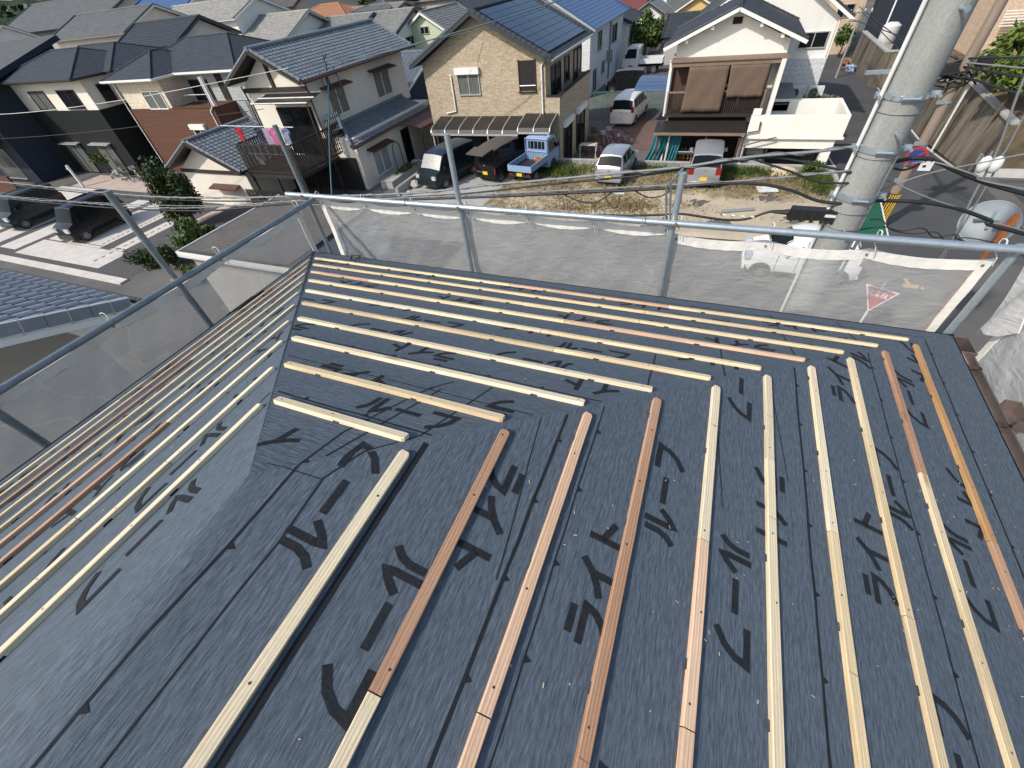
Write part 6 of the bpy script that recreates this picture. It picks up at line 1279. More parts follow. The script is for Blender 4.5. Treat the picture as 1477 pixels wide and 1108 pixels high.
# ------------------------------------------------------------------ poles, wires and signs
up = thing('utility_pole','thick grey concrete utility pole outside the scaffold','utility pole',(2.66,4.46,-7.45)); uo = up.location
m = MB(); m.tube([(2.66,4.46,-7.5),(2.66,4.46,-3),(2.66,4.46,0),(2.66,4.46,4.5)],[.185,.165,.147,.12],28); m.build('shaft','concrete_pole',up,uo,60)
for z, r_, h in ((-.22,.153,.05),(-.62,.156,.055),(.16,.149,.045)):
    m = MB(); m.tube([(2.66,4.46,z-h/2),(2.66,4.46,z+h/2)],r_+.006,28,0,False); m.tube([(2.66,4.46,z+h/2),(2.66,4.46,z+h/2+.001)],[r_+.006,r_],28,0,False)
    if z > 0:
        for k in range(16): a = k*2*math.pi/16; m.box(2.66+math.cos(a)*(r_+.008)-.008,4.46+math.sin(a)*(r_+.008)-.008,z-.012,2.66+math.cos(a)*(r_+.008)+.008,4.46+math.sin(a)*(r_+.008)+.008,z+.012)
    for s in (1,-1): m.box(2.66+s*(r_+.03)-.03,4.46-.035,z-.02,2.66+s*(r_+.03)+.03,4.46+.005,z+.02); m.tube([(2.66+s*(r_+.045),4.42,z),(2.66+s*(r_+.045),4.36,z)],.012,8)
    m.tube([(2.60,4.46-r_-.02,z),(2.72,4.46-r_-.02,z)],.012,8); m.build('band','galvanised',up,uo,50)
for z, r_ in ((-.28,.152),(-.75,.157),(-.9,.158),(.05,.149),(-1.25,.16),(-1.6,.161),(-2.0,.163)): m = MB(); m.ring((2.66,4.46,z),(0,0,1),r_+.003,.004,28,5); m.build('tie_wire','cable_grey',up,uo)
for z, a in ((.68,-1.4),(-.08,-1.45),(-.9,-1.6),(1.2,-1.3)):
    m = MB(); c = V3((2.66+math.cos(a)*.14,4.46+math.sin(a)*.14,z)); m.tube([c,c+V3((math.cos(a)*.09,math.sin(a)*.09,.0))],.011,8); m.disc(c+V3((math.cos(a)*.095,math.sin(a)*.095,0)),(math.cos(a),math.sin(a),0),.018,.012,10); m.build('step_bolt','galvanised',up,uo,50)
m = MB(); m.tube([(2.475,4.42,-7.4),(2.475,4.42,-1.2),(2.49,4.42,.4),(2.50,4.42,1.7)],.016,8); m.build('conduit','white_plastic',up,uo,60); m = MB(); m.tube([(2.80,4.37,-7.4),(2.785,4.38,-.2)],.014,8); m.build('conduit','cable_grey',up,uo,60)
m = MB(); m.bar((2.32,4.44,.31),(2.54,4.46,.31),.03,.025); m.build('bracket_arm','galvanised',up,uo)
op_ = thing('utility_pole','slender weathered brown pole across the road carrying a no parking sign','utility pole',(8.08,19.27,-7.45)); oo = op_.location
m = MB(); m.tube([(8.08,19.27,-7.5),(8.08,19.27,-2),(8.06,19.28,4)],[.17,.14,.11],18); m.build('shaft','old_pole',op_,oo,60)
m = MB(); m.tube([(8.08,19.27,-7.2),(8.08,19.27,-6.05)],.178,20,0,False); gpn = m.build('warning_sleeve','black_plastic',op_,oo,60)
m = MB()
for k in range(6): a = -2.6+.42*k; m.bar((8.08+.182*math.cos(a),19.27+.182*math.sin(a),-7.18),(8.08+.182*math.cos(a+.25),19.27+.182*math.sin(a+.25),-6.08),.035,.006)
m.build('yellow_stripes','sign_yellow',gpn,oo)
for z in (-5.6,-4.4,-3.2): m = MB(); m.tube([(8.08,19.27,z-.04),(8.08,19.27,z+.04)],.165,18,0,False); m.box(7.82,19.1,z-.05,8.0,19.2,z+.06); m.build('band','galvanised',op_,oo)
m = MB(); rg = random.Random(4)
for k in range(16):
    c = V3((8.0+rg.uniform(-.5,.5),19.15+rg.uniform(-.2,.2),-2.35+rg.uniform(-.35,.4))); m.tube([c,c+V3((rg.uniform(-.4,.4),rg.uniform(-.1,.1),rg.uniform(-.2,.2))),c+V3((rg.uniform(-.5,.5),rg.uniform(-.1,.1),rg.uniform(-.3,.1)))],.03,6)
m.box(7.55,19.0,-2.45,7.85,19.25,-2.2); m.box(8.25,19.0,-2.3,8.6,19.2,-2.05); m.build('cable_closure','cable',op_,oo)
# no-parking disc
sg = thing('road_sign','round blue and red no parking sign on the brown pole','sign',(8.02,19.0,-4.75)); f_ = V3((-.25,-.85,.0)).normalized()
m = MB(); m.disc((0,0,0),f_,.30,.02,30); m.build('sign_plate','sign_red',sg,None,40); m = MB(); m.disc(f_*.014,f_,.225,.008,30); d_ = m.build('sign_face','sign_blue',sg,None,40); side = f_.cross(V3((0,0,1))).normalized()
m = MB(); q = (side+V3((0,0,-1))).normalized(); m.bar(f_*.022-q*.235,f_*.022+q*.235,.05,.008,0,f_); m.build('slash','sign_red',sg)
m = MB(); m.bar(-f_*.02,-f_*.2,.04,.04); m.build('bracket','galvanised',sg)
# stop sign
st = thing('road_sign','red triangular stop sign with white lettering at the junction','sign',(6.10,11.2,-7.45)); zc = 1.83; nF = V3((-.42,-.85,.3)).normalized(); sd = nF.cross(V3((0,0,1))).normalized()*-1; upv = sd.cross(nF).normalized()
if upv.z < 0: upv = -upv
def tri(s): return [V3((0,0,zc))+sd*a*s+upv*b*s for a,b in ((-.4,.23),(.4,.23),(.0,-.46))]
m = MB(); m.tube([V3((0,.04,0))-nF*.06,V3((0,.04,2.2))-nF*.06],.03,8); m.build('post','white_paint',st,None,60)
m = MB(); m.prism([p-nF*.012 for p in tri(.9)],nF*.02); m.build('sign_border','sign_white',st); m = MB(); m.prism([p+nF*.009 for p in tri(.8)],nF*.004); sf = m.build('sign_face','sign_red',st)
m = MB(); o3 = V3((0,0,zc))+upv*.06+nF*.016
def strk(cx, pts):
    for a, b in zip(pts,pts[1:]): m.bar(o3+sd*(cx+a[0])+upv*a[1], o3+sd*(cx+b[0])+upv*b[1], .02,.004,0,nF)
for c, ss_ in ((-.17,[[(0,.08),(0,-.05)],[(0,.02),(.06,.02)],[(-.055,.02),(-.055,-.05)],[(-.07,-.055),(.07,-.055)]]),(-.03,[[(-.055,.06),(.055,.06),(-.05,-.04)],[(-.05,-.04),(.05,-.03),(.03,-.06),(-.02,-.06)]]),(.10,[[(-.05,.05),(.03,.05)],[(-.01,.08),(-.04,-.06)],[(-.04,0),(.04,-.0),(.05,-.04),(0,-.06)]]),(.21,[[(-.05,.06),(-.05,-.04),(-.02,-.06)],[(.04,.05),(.055,-.02)]])):
    for s_ in ss_: strk(c,s_)
m.build('lettering','sign_white',sf)
# curve mirror on an orange post
cm = thing('curve_mirror','large round traffic mirror seen from behind on an orange post','traffic mirror',(7.3,10.85,-7.45)); mo = V3((-.15,.35,3.85)); ax_ = V3((-.25,-.6,.55)).normalized()
m = MB(); m.tube([(0,0,0),(0,0,4.2)],.045,10); m.build('post','orange_paint',cm,None,60); m = MB(); m.bar((0,-.02,3.98),(-.2,.03,3.9),.07,.05); m.bar((.0,.0,4.13),(.0,.0,3.7),.1,.08); m.build('mount','orange_paint',cm)
pts = []; m = MB(); m.tube([mo+ax_*(.10),mo+ax_*.07,mo+ax_*.0,mo-ax_*.02],[.10,.36,.45,.46],32); m.ring(mo-ax_*.02,ax_,.455,.018,32,6); m.build('mirror_back','mirror_grey',cm,None,40)
m = MB(); m.bar(mo+ax_*.11-V3((.28,0,0)),mo+ax_*.11+V3((.2,0,0)),.06,.03); m.bar(mo+ax_*.1-V3((.05,.15,.12)),mo+ax_*.12+V3((.05,.15,.12)),.05,.03); m.build('back_strap','galvanised_dark',cm)
gs = thing('sign_board','slanted green board with white edges behind the utility pole','sign board',(4.25,9,-2.95)); m = MB(); a = [V3((-.03,0,.66)),V3((.06,.0,.62)),V3((.52,0,-.1)),V3((.0,0,-.14))]; m.prism(a,(0,.02,0)); m.build('board','green_plastic',gs); m = MB()
for p_, q_ in zip(a,a[1:]+a[:1]): m.bar(p_+V3((0,-.012,0)),q_+V3((0,-.012,0)),.03,.02)
m.build('edging','white_paint',gs); m = MB(); m.tube([(.12,.05,-4.5),(.12,.05,.3)],.03,8); m.build('post','galvanised_dark',gs)
# wires
def wire(label, pts, r_, mt='cable', name='cable', spiral=0, sub=6):
    P_ = [V3(p) for p in pts]; n = len(P_); out = []
    for i in range(n-1):
        p0, p1, p2, p3 = P_[max(i-1,0)], P_[i], P_[i+1], P_[min(i+2,n-1)]
        for k in range(sub):
            t = k/sub; out.append(.5*((2*p1)+(p2-p0)*t+(2*p0-5*p1+4*p2-p3)*t*t+(3*p1-p0-3*p2+p3)*t**3))
    out.append(P_[-1]); m = MB(); m.tube(out,r_,7); o = m.build(name,mt,None,None,60)
    tag(o,label,'cable')
    if spiral:
        s = MB(); q = []; L = 0
        for i in range(len(out)-1):
            d = out[i+1]-out[i]; k = max(1,int(d.length/.03))
            for j in range(k): L += d.length/k; a = L*spiral; q.append(out[i]+d*(j/k)+V3((0,math.cos(a),math.sin(a)))*(r_+.006))
        s.tube(q,.004,4); s.build('lashing_wire','cable_grey',o)
    return o
y4 = 4.4
wire('upper bundle of lashed grey cables running left from the concrete pole',[(-30,y4,-1.0),(-22,y4,-1.12),(-13.63,y4,-1.2),(-9.95,y4,-1.24),(-7.58,y4,-1.21),(-4.89,y4,-1.05),(-2.46,y4,-.87),(-1.17,y4,-.70),(-.27,y4,-.59),(.51,y4,-.49),(1.06,y4,-.42),(1.66,y4,-.31),(2.2,y4,-.25),(2.52,4.42,-.2)],.013,'cable_grey','cable',14)
wire('black cable slung just under the upper lashed bundle',[(-30,y4+.03,-1.1),(-13.6,y4+.03,-1.27),(-7.6,y4+.03,-1.27),(-2.46,y4+.03,-.93),(-.27,y4+.03,-.65),(.7,y4+.03,-.52),(1.06,y4+.03,-.45),(1.7,y4+.03,-.335),(2.0,y4+.03,-.33),(2.54,y4,-.42)],.011)
wire('thin black cable dropping from the bundle to the concrete pole band',[(1.7,y4-.02,-.32),(2.05,y4-.02,-.42),(2.3,y4-.02,-.5),(2.55,4.38,-.5)],.009)
wire('lower bundle of lashed grey cables running left from the concrete pole',[(-30,y4,-1.5),(-14.3,y4,-1.56),(-11.6,y4,-1.52),(-7.79,y4,-1.42),(-4.63,y4,-1.1),(-2.48,y4,-.93),(-1.19,y4,-.81),(.14,y4,-.68),(.95,y4,-.6),(1.54,y4,-.54),(2.06,y4,-.47),(2.5,y4,-.4)],.009,'cable_grey','cable',16)
wire('thick black cable drooping away from the lower lashed bundle',[(-30,y4-.02,-1.55),(-14.3,y4-.02,-1.6),(-7.8,y4-.02,-1.46),(-4.63,y4-.02,-1.135),(-1.19,y4-.02,-.835),(.14,y4-.02,-.705),(.95,y4-.02,-.625),(1.45,y4-.02,-.555),(1.8,y4-.02,-.54),(2.1,y4-.02,-.585),(2.36,y4-.02,-.67),(2.6,4.36,-.675)],.014)
wire('black cable along the top of the far rail into the splice box',[(.2,y4,-.97),(.6,y4,-.95),(1.0,y4,-.91),(1.18,y4,-.89),(1.57,y4,-.92),(1.8,y4,-.9),(1.99,y4,-.81),(2.16,y4,-.79)],.012)
wire('small black drip loop below the lower bundle, left one',[(-.25,y4,-.72),(-.1,y4,-.78),(.02,y4,-.82),(.19,y4,-.83),(.34,y4,-.75),(.40,y4,-.68)],.007)
wire('small black drip loop below the lower bundle, right one',[(.62,y4,-.655),(.72,y4,-.71),(.83,y4,-.735),(.95,y4,-.70),(1.03,y4,-.62)],.007)
wire('thin wire loop hanging from the white cable clip',[(.31,y4,-.70),(.34,y4,-.78),(.39,y4,-.85),(.45,y4,-.87),(.485,y4,-.80),(.475,y4,-.69)],.004)
cl = thing('cable_clip','white plastic clip on the lower cable bundle','cable clip',(.48,y4,-.69)); m = MB(); m.box(-.055,-.02,-.018,.055,.02,.018); m.build('casing','white_plastic',cl); m = MB(); m.tube([(0,0,.018),(0,0,.05)],.008,6); m.build('hanger','black_plastic',cl)
sb = thing('splice_box','black cable splice box strapped beside the concrete pole','cable box',(2.38,y4,-.80)); m = MB(); m.prism([(-.22,-.05,-.06),(.2,-.05,-.04),(.22,-.05,.045),(-.2,-.05,.05)],(0,.1,0)); m.build('casing','cable',sb); m = MB()
m.tube([(-.22,0,0),(-.36,0,-.01)],[.03,.012],8)
for k in range(5): m.box(-.2+.085*k,-.058,-.068,-.17+.085*k,-.051,.052)
m.build('gland','black_plastic',sb); m = MB(); m.box(.08,-.06,-.005,.17,-.051,.02); m.build('nameplate','plate_white',sb)
gsv = thing('cable_sleeve','grey plastic sleeve on the cable left of the splice box','cable sleeve',(1.71,y4,-.82)); m = MB(); m.tube([(-.16,0,-.02),(.15,0,.03)],.018,8); m.build('tube','cable_grey',gsv); m = MB()
for k in range(4): m.tube([(-.14+.09*k,-.01,-.045),(-.11+.09*k,-.01,-.05)],.01,6)
m.build('clips','white_plastic',gsv)
wire('heavy black cable leaving the concrete pole to the right, upper one',[(2.75,4.5,-.41),(2.9,4.6,-.37),(3.09,4.6,-.355),(3.45,4.6,-.49),(3.88,4.6,-.61),(6,4.6,-1.1),(12,4.6,-1.4)],.017)
wire('thin black wire beside the upper right cable',[(2.75,4.5,-.43),(3.09,4.58,-.37),(3.45,4.58,-.46),(3.88,4.58,-.57),(7,4.6,-1.0),(12,4.6,-1.2)],.007,'cable_grey')
wire('black wires fanning down behind the concrete pole',[(2.7,4.55,-.35),(2.95,4.6,-.45),(3.08,4.6,-.36)],.009)
wire('heavy black cable leaving the concrete pole to the right, lower one',[(2.75,4.45,-.68),(2.91,4.6,-.725),(3.22,4.6,-.72),(3.5,4.6,-.76),(3.79,4.6,-.85),(4.08,4.6,-.95),(7,4.6,-1.5),(12,4.6,-1.8)],.017)
wire('grey guy wire rising to the right from the concrete pole',[(2.8,4.5,-.62),(2.93,4.6,-.59),(3.15,4.6,-.47),(3.4,4.6,-.39),(3.69,4.6,-.3),(6,4.7,.4)],.006,'cable_grey')
wire('grey guy wire falling to the right from the concrete pole',[(2.8,4.5,-.5),(2.91,4.6,-.55),(3.26,4.6,-.68),(3.61,4.6,-.78),(4.4,4.6,-1.0),(8,4.6,-1.7)],.006,'cable_grey')
wire('slack thin telephone wire low to the right of the concrete pole',[(2.75,4.5,-1.0),(2.92,4.6,-1.0),(3.05,4.6,-.97),(3.2,4.6,-1.0),(3.35,4.6,-.96),(3.48,4.6,-1.04),(3.62,4.6,-1.0),(3.77,4.6,-1.07),(5,4.6,-1.3)],.006)
wire('second slack thin telephone wire twisting along the first',[(2.9,4.58,-.9),(3.0,4.58,-.9),(3.12,4.58,-.99),(3.3,4.58,-1.01),(3.46,4.58,-.98),(3.6,4.58,-1.07),(3.8,4.58,-1.02),(5,4.58,-1.28)],.005)
sv1 = [(3.9,6,.6),(3.98,6,-.07),(4.14,6,-.68),(4.21,6,-1.22),(4.29,6,-1.67),(4.4,6.2,-2.6),(4.6,6.5,-5)]
wire('steep service wire passing the white insulators at the right',sv1,.012,'cable_grey'); wire('second steep service wire to the right of the insulators',[(4.05,6,.5),(4.17,6,-.39),(4.27,6,-1.21),(4.4,6.1,-2.4)],.009,'cable_grey')
for k, (dx, lb) in enumerate(((-.045,'white egg shaped insulator on the steep service wire, left one'),(.055,'white egg shaped insulator on the steep service wire, right one'))):
    i_ = thing('insulator',lb,'insulator',(4.14+dx,5.97,-.82)); m = MB(); m.tube([(0,0,-.085),(0,0,-.06),(0,0,0),(0,0,.06),(0,0,.085)],[.012,.042,.055,.042,.012],14); m.build('bulb','white_plastic',i_,None,60); m = MB(); m.tube([(0,0,.08),(0,0,.13)],.008,6); m.build('hook','galvanised',i_)
tgw = thing('cable_tag','small white tag hung on the upper right cable','cable tag',(3.09,4.57,-.40)); m = MB(); m.prism([(-.045,0,-.04),(.045,0,-.04),(.045,0,.035),(-.045,0,.035)],(0,.006,0)); m.build('plate','plate_white',tgw); m = MB(); m.tube([(-.02,0,.03),(-.02,0,.07)],.004,5); m.tube([(.02,0,.03),(.02,0,.07)],.004,5); m.box(-.025,-.003,-.012,.0,-.001,.006); m.build('tie','cable',tgw)
for lb, pts, r_, mt in (('long black wire from the brown pole to the upper right, top one',[(8,19.2,-2.1),(9.5,16,-1.6),(12,12,-.8)],.025,'cable'),('long black wire from the brown pole to the upper right, middle one',[(8,19.2,-2.3),(9.6,15.5,-2.15),(12,11,-1.6)],.03,'cable'),('long grey wire from the brown pole to the upper right',[(8,19.2,-2.2),(9.5,15.8,-1.9),(12,11.5,-1.2)],.02,'cable_grey'),('long black wire from the brown pole to the upper right, lowest one',[(8,19.2,-2.5),(9.4,16,-2.6),(12,11.5,-2.4)],.03,'cable'),
    ('black wire crossing the road from the brown pole to the white gable house',[(8,19.2,-2.2),(8,26,-2.5),(7,33.6,-2.6)],.018,'cable'),('second black wire along the road from the brown pole',[(8,19.2,-2.4),(9,30,-3.2),(9.5,47,-3.4)],.022,'cable'),('third black wire along the road from the brown pole',[(8,19.2,-2.6),(9.6,31,-3.9),(9.8,47,-3.7)],.022,'cable'),
    ('pale wire crossing the fronts of the new houses to the cream gable',[(-46,15,-2.2),(-35,14,-2.0),(-26,15,-1.7),(-18.2,18.5,-1.3)],.013,'white_plastic'),('thin pale wire from the cream gable towards the tan roof',[(-18.2,18.5,-1.3),(-15.5,22,-1.3),(-11.5,25.2,-1.1)],.012,'cable_grey'),
    ('thin dark wire across the charcoal house front',[(-50,12,-2.5),(-38,12,-2.75),(-27,13,-2.6),(-18,16,-2.4)],.012,'cable'),('blue green service cable sagging from the cream eave to the tan roof',[(-18.0,20.9,-1.55),(-15,21.6,-1.35),(-11.3,22.5,-.9),(-7,24,-.3),(-2,26,.6)],.028,'cable_blue'),('blue service cable dropping from the cream eave to the street',[(-17.9,20.6,-2.1),(-17.0,19.0,-3.0),(-16.2,17.2,-4.4),(-15.3,15.2,-6.2),(-15,14.4,-7.4)],.035,'cable_blue'),
    ('grey wire in front of the forecourt cars',[(-34,4.9,-1.75),(-20,4.9,-1.85),(-10,4.9,-1.7),(-2.6,4.9,-1.2)],.008,'cable_grey')): wire(lb,pts,r_,mt)
ev = thing('cable_entry','coiled service cable loops on the eave of the cream house','cable loop',(-17.95,20.8,-1.9)); m = MB()
m.tube([(0,0,.35),(-.05,-.1,-.2),(0,.0,-.9),(.1,.3,-1.2),(.12,.55,-1.0),(.05,.6,-.4),(0,.5,.2)],.028,6); m.tube([(0,-.6,.2),(.05,-.7,-.3),(0,-.5,-.8),(.05,-.2,-1.1)],.025,6); m.build('cable_loops','cable_blue',ev,None,60); m = MB(); m.tube([(0,0,.1),(0,.05,.75)],.03,6); m.tube([(0,.05,.6),(.02,.3,.72)],.025,6); m.box(-.06,-.28,-.45,.06,-.16,-.15); m.build('bracket','cable',ev)
# other street poles seen among the houses
def spole(label, x,y,h,r0=.15):
    z = gz(x,y); p_ = thing('utility_pole',label,'utility pole',(x,y,z)); m = MB(); m.tube([(0,0,0),(0,0,h)],[r0,r0*.7],12); m.build('shaft','concrete_pole',p_,None,60); m = MB(); m.bar((-.8,0,h-.4),(.8,0,h-.4),.08,.08); m.bar((-.6,0,h-.9),(.6,0,h-.9),.08,.08); m.build('cross_arm','galvanised_dark',p_)
    m = MB()
    for k in (-.7,-.25,.25,.7): m.tube([(k,0,h-.36),(k,0,h-.18)],.05,6)
    m.build('insulators','white_plastic',p_); return p_
spole('distant utility pole with cables at the bend of the road',10.3,50,4.6,.09)
spole('distant utility pole among the far roofs in the centre',-24,72,7)
def antenna(label, x,y,z,h=1.6):
    a_ = thing('antenna',label,'tv antenna',(x,y,z)); m = MB(); m.tube([(0,0,0),(0,0,h)],.025,6); m.build('mast','galvanised_dark',a_); m = MB(); m.tube([(-.7,0,h-.05),(.7,.2,h-.05)],.016,5)
    for k in range(8): t = -.65+.18*k; m.tube([(t,.1*t-.28,h-.05),(t,.1*t+.32,h-.05)],.011,4)
    m.build('elements','aluminium',a_)
antenna('rooftop antenna above the long grey roof',-80,52,3.2,2.4); antenna('rooftop antenna on the brown roofed hall',-58,60,.9,2.4); antenna('rooftop antenna between the pale pantiles and the brown hall',-52,50,-.2,2.6)
# ------------------------------------------------------------------ street and yard clutter
def bicycle(label, x,y,rz,mt,k=1.):
    b_ = thing('bicycle',label,'bicycle',(x,y,gz(x,y)+.01),rz); b_.scale = (k,k,k)
    for yy in (-.52,.52):
        m = MB(); m.ring((0,yy,.33),(1,0,0),.31,.02,24,6); w_ = m.build('wheel','tyre',b_,None,60); m = MB()
        for i in range(9): a = i*math.pi/4.5; m.tube([(0,yy,.33),(0,yy+.3*math.cos(a),.33+.3*math.sin(a))],.005,4)
        m.disc((0,yy,.33),(1,0,0),.03,.07,8); m.build('spokes','rim',w_)
    m = MB(); m.tube([(0,-.52,.33),(0,-.1,.3),(0,.38,.78),(0,.52,.33)],.018,7); m.tube([(0,-.1,.3),(0,-.22,.8)],.018,7); m.tube([(0,-.52,.33),(0,-.2,.68),(0,.36,.7)],.016,7); m.build('frame',mt,b_,None,60)
    m = MB(); m.tube([(-.26,.26,1.0),(-.1,.36,.98),(.1,.36,.98),(.26,.26,1.0)],.014,6); m.tube([(0,.38,.76),(0,.36,.98)],.014,6); m.build('handlebar','rim',b_,None,60); m = MB(); m.prism([(-.09,-.38,.83),(.09,-.38,.83),(.03,-.1,.85),(-.03,-.1,.85)],(0,0,.05)); m.build('saddle','black_plastic',b_)
    m = MB(); m.box(-.17,.5,.68,.17,.76,.7); m.box(-.17,.5,.7,-.155,.76,.9); m.box(.155,.5,.7,.17,.76,.9); m.box(-.155,.745,.7,.155,.76,.9); m.build('basket','aluminium',b_); return b_
bicycle('pink bicycle leaning in the clutter beside the tan house, near one',-4.9,30.4,.9,'flower_pink'); bicycle('pink bicycle leaning in the clutter beside the tan house, far one',-4.6,31.6,1.4,'flower_pink'); bicycle('small pink child bicycle at the end of the driveway clutter',-3.9,31.1,1.7,'flower_pink',.75); bicycle('green bicycle in front of the charcoal house',-38.0,18.6,1.5,'green_plastic'); bicycle('white bicycle by the charcoal house porch',-37.1,18.9,1.2,'white_plastic')
def pot(label, x,y,s,mt,seed):
    p_ = thing('flower_pot',label,'potted plant',(x,y,gz(x,y)+.012),0,'pots along the tan house'); m = MB(); m.tube([(0,0,0),(0,0,.28*s)],[.13*s,.18*s],12); m.build('pot','pot_clay',p_,None,50); m = MB(); foliage(m,(0,0,.48*s),(.3*s,.3*s,.26*s),160,.1,seed,5); m.build('leaves',[mt,'leaf',mt] if not mt.startswith('leaf') else leafset(mt),p_)
for i, (x, y, s, mt, lb) in enumerate(((-6.2,28.2,1,'leaf','potted green plant by the near window of the tan house'),(-5.9,29.0,1.1,'flower_pink','potted pink flowers by the near window of the tan house'),(-5.5,29.5,.9,'flower_pink','low pot of pink flowers in front of the bicycles'),(-6.1,30.2,1.2,'leaf_rusty','pot of rusty leaves against the tan house'),(-5.6,30.9,1.2,'flower_pink','tall pot of pink flowers behind the bicycles'),(-6.2,31.8,1.3,'leaf','potted shrub at the far corner of the tan house'),(-5.2,29.0,.8,'cloth_lilac','pot of lilac flowers at the front of the clutter'))): pot(lb,x,y,s,mt,60+i)
def crate(label, x,y,z,mt):
    c_ = thing('crate',label,'crate',(x,y,z),R(-.3,.3)); m = MB(); m.box(-.22,-.16,0,.22,.16,.02)
    for z0 in (.04,.13,.22): m.box(-.22,-.16,z0,.22,-.145,z0+.06); m.box(-.22,.145,z0,.22,.16,z0+.06); m.box(-.22,-.144,z0,-.205,.144,z0+.06); m.box(.205,-.144,z0,.22,.144,z0+.06)
    for a in (-.21,.21):
        for b in (-.15,.15): m.box(a-.012,b-.012,.02,a+.012,b+.012,.3)
    m.build('basket',mt,c_)
crate('yellow plastic crate beside the wall of the vacant lot',-5.5,27.0,-8.08,'crate_yellow'); crate('second yellow crate next to the first',-4.9,27.3,-8.08,'crate_yellow'); crate('blue plastic crate in the driveway clutter',-4.6,28.4,-8.08,'crate_blue')
wr = thing('washing_rack','small white folding rack by the yellow crates','rack',(-5.6,27.6,-8.08)); m = MB()
for x in (-.5,.5): m.tube([(x,-.25,0),(x,.25,1.0)],.02,6); m.tube([(x,.25,0),(x,-.25,1.0)],.02,6)
m.build('legs','white_plastic',wr); m = MB(); 
for k in range(5): m.tube([(-.5,-.25+.125*k,1.0),(.5,-.25+.125*k,1.0)],.015,5)
m.build('bars','white_plastic',wr)
# teal net, pole and stores under the canopy of the balcony house
def drape(label,x0,x1,y,z1,z0,seed,lean):
    m = MB(); vs = []; nx, nz = 16, 10
    for j in range(nz+1):
        for i in range(nx+1): t = j/nz; vs.append((lerp(x0,x1,i/nx)-lean*t*t, y-.12*math.sin(i*1.5+seed)*(.3+.7*t)-.15*t, lerp(z1,z0,t)))
    m.add(vs,[(j*(nx+1)+i,j*(nx+1)+i+1,(j+1)*(nx+1)+i+1,(j+1)*(nx+1)+i) for j in range(nz) for i in range(nx)]); o = m.build('net','teal_net',None,None,180); s = o.modifiers.new('s','SOLIDIFY'); s.thickness = .01; tag(o,label,'net')
drape('teal net draped from the left end of the brown canopy',-1.55,-.75,26.3,-6.05,-8.0,1,.75); drape('teal net bunched beside the pale post under the brown canopy',-.68,-.1,26.35,-6.1,-7.9,4,.35)
pp = thing('prop_pole','pale blue prop between the two teal nets','pole',(-.72,26.15,-8.1)); m = MB(); m.tube([(-.1,0,0),(0,0,2.1)],.05,8); m.build('shaft','plate_white',pp); m = MB(); m.box(-.08,-.08,2.1,.08,.08,2.13); m.build('head','galvanised',pp)
dp = thing('drying_rail','pair of pale drying rails under the brown canopy','rail',(.5,26.3,-7.0)); m = MB(); m.tube([(-.9,0,0),(.8,0,.02)],.025,6); m.tube([(-.9,.1,-.1),(.8,.1,-.08)],.025,6); m.build('rail','cloth_sky',dp); m = MB(); m.tube([(.75,.05,-1.1),(.75,.05,.1)],.02,6); m.build('stand','aluminium',dp)
rg = random.Random(77); lp = thing('log_stack','stack of cut logs on a rack under the brown canopy','log pile',(.45,27.0,-8.05)); m = MB()
for i in range(8):
    for j in range(4): m.tube([(-.7+.2*i+rg.uniform(-.04,.04),0,.35+.17*j),(-.7+.2*i+rg.uniform(-.04,.04),.5,.35+.17*j)],rg.uniform(.06,.085),8)
m.build('logs','log_end',lp); m = MB(); m.box(-.85,0,.2,.9,.5,.26); m.box(-.85,0,0,-.8,.5,1.05); m.box(.85,0,0,.9,.5,1.05); m.build('rack','dark_frame',lp)
bn = thing('bench','low dark bench in front of the log stack','bench',(.4,26.45,-8.1)); m = MB(); m.box(-.9,-.15,.42,.8,.15,.47); m.build('seat','dark_frame',bn)
for x in (-.8,.7): m = MB(); m.box(x-.03,-.14,0,x+.03,.14,.42); m.build('leg','dark_frame',bn)
rc = thing('red_trolley','red tube trolley standing under the canopy','trolley',(1.0,27.2,-8.08)); m = MB(); m.tube([(-.2,0,.1),(-.2,0,1.05),(.25,0,1.05),(.25,0,.1)],.03,6); m.build('frame','rust_red',rc); m = MB(); m.box(-.22,-.1,.12,.27,.35,.2); m.build('tray','rust_red',rc)
tb = thing('panel_board','white board lying on the bare ground of the vacant lot','board',(4.3,22.4,-7.4),.2); m = MB(); m.box(-.42,-.3,.06,.42,.3,.11); m.build('top','white_plastic',tb); m = MB()
for x in (-.3,.3): m.box(x-.04,-.25,-.03,x+.04,.25,.06)
m.build('batten_feet','concrete',tb)
sp_ = thing('sand_heap','pale heap of sand by the block wall','sand heap',(4.95,24.75,-7.42)); m = MB(); n = 20; vs = []
for j in range(6):
    for i in range(n): a = 2*math.pi*i/n; r_ = (.75 if j < 5 else 0)*(1-j/5.5)*(1+.18*math.sin(a*3+1)); vs.append((r_*1.25*math.cos(a)+.08*j*.4, r_*.6*math.sin(a), .36*(j/5)**.8))
m.add(vs,[(j*n+i,j*n+(i+1)%n,(j+1)*n+(i+1)%n,(j+1)*n+i) for j in range(5) for i in range(n)]); m.build('heap','sand_pile',sp_,None,60); m = MB(); m.box(-1.5,-.32,.01,-.3,.3,.05); m.build('slab','concrete',sp_)
rk = random.Random(9)
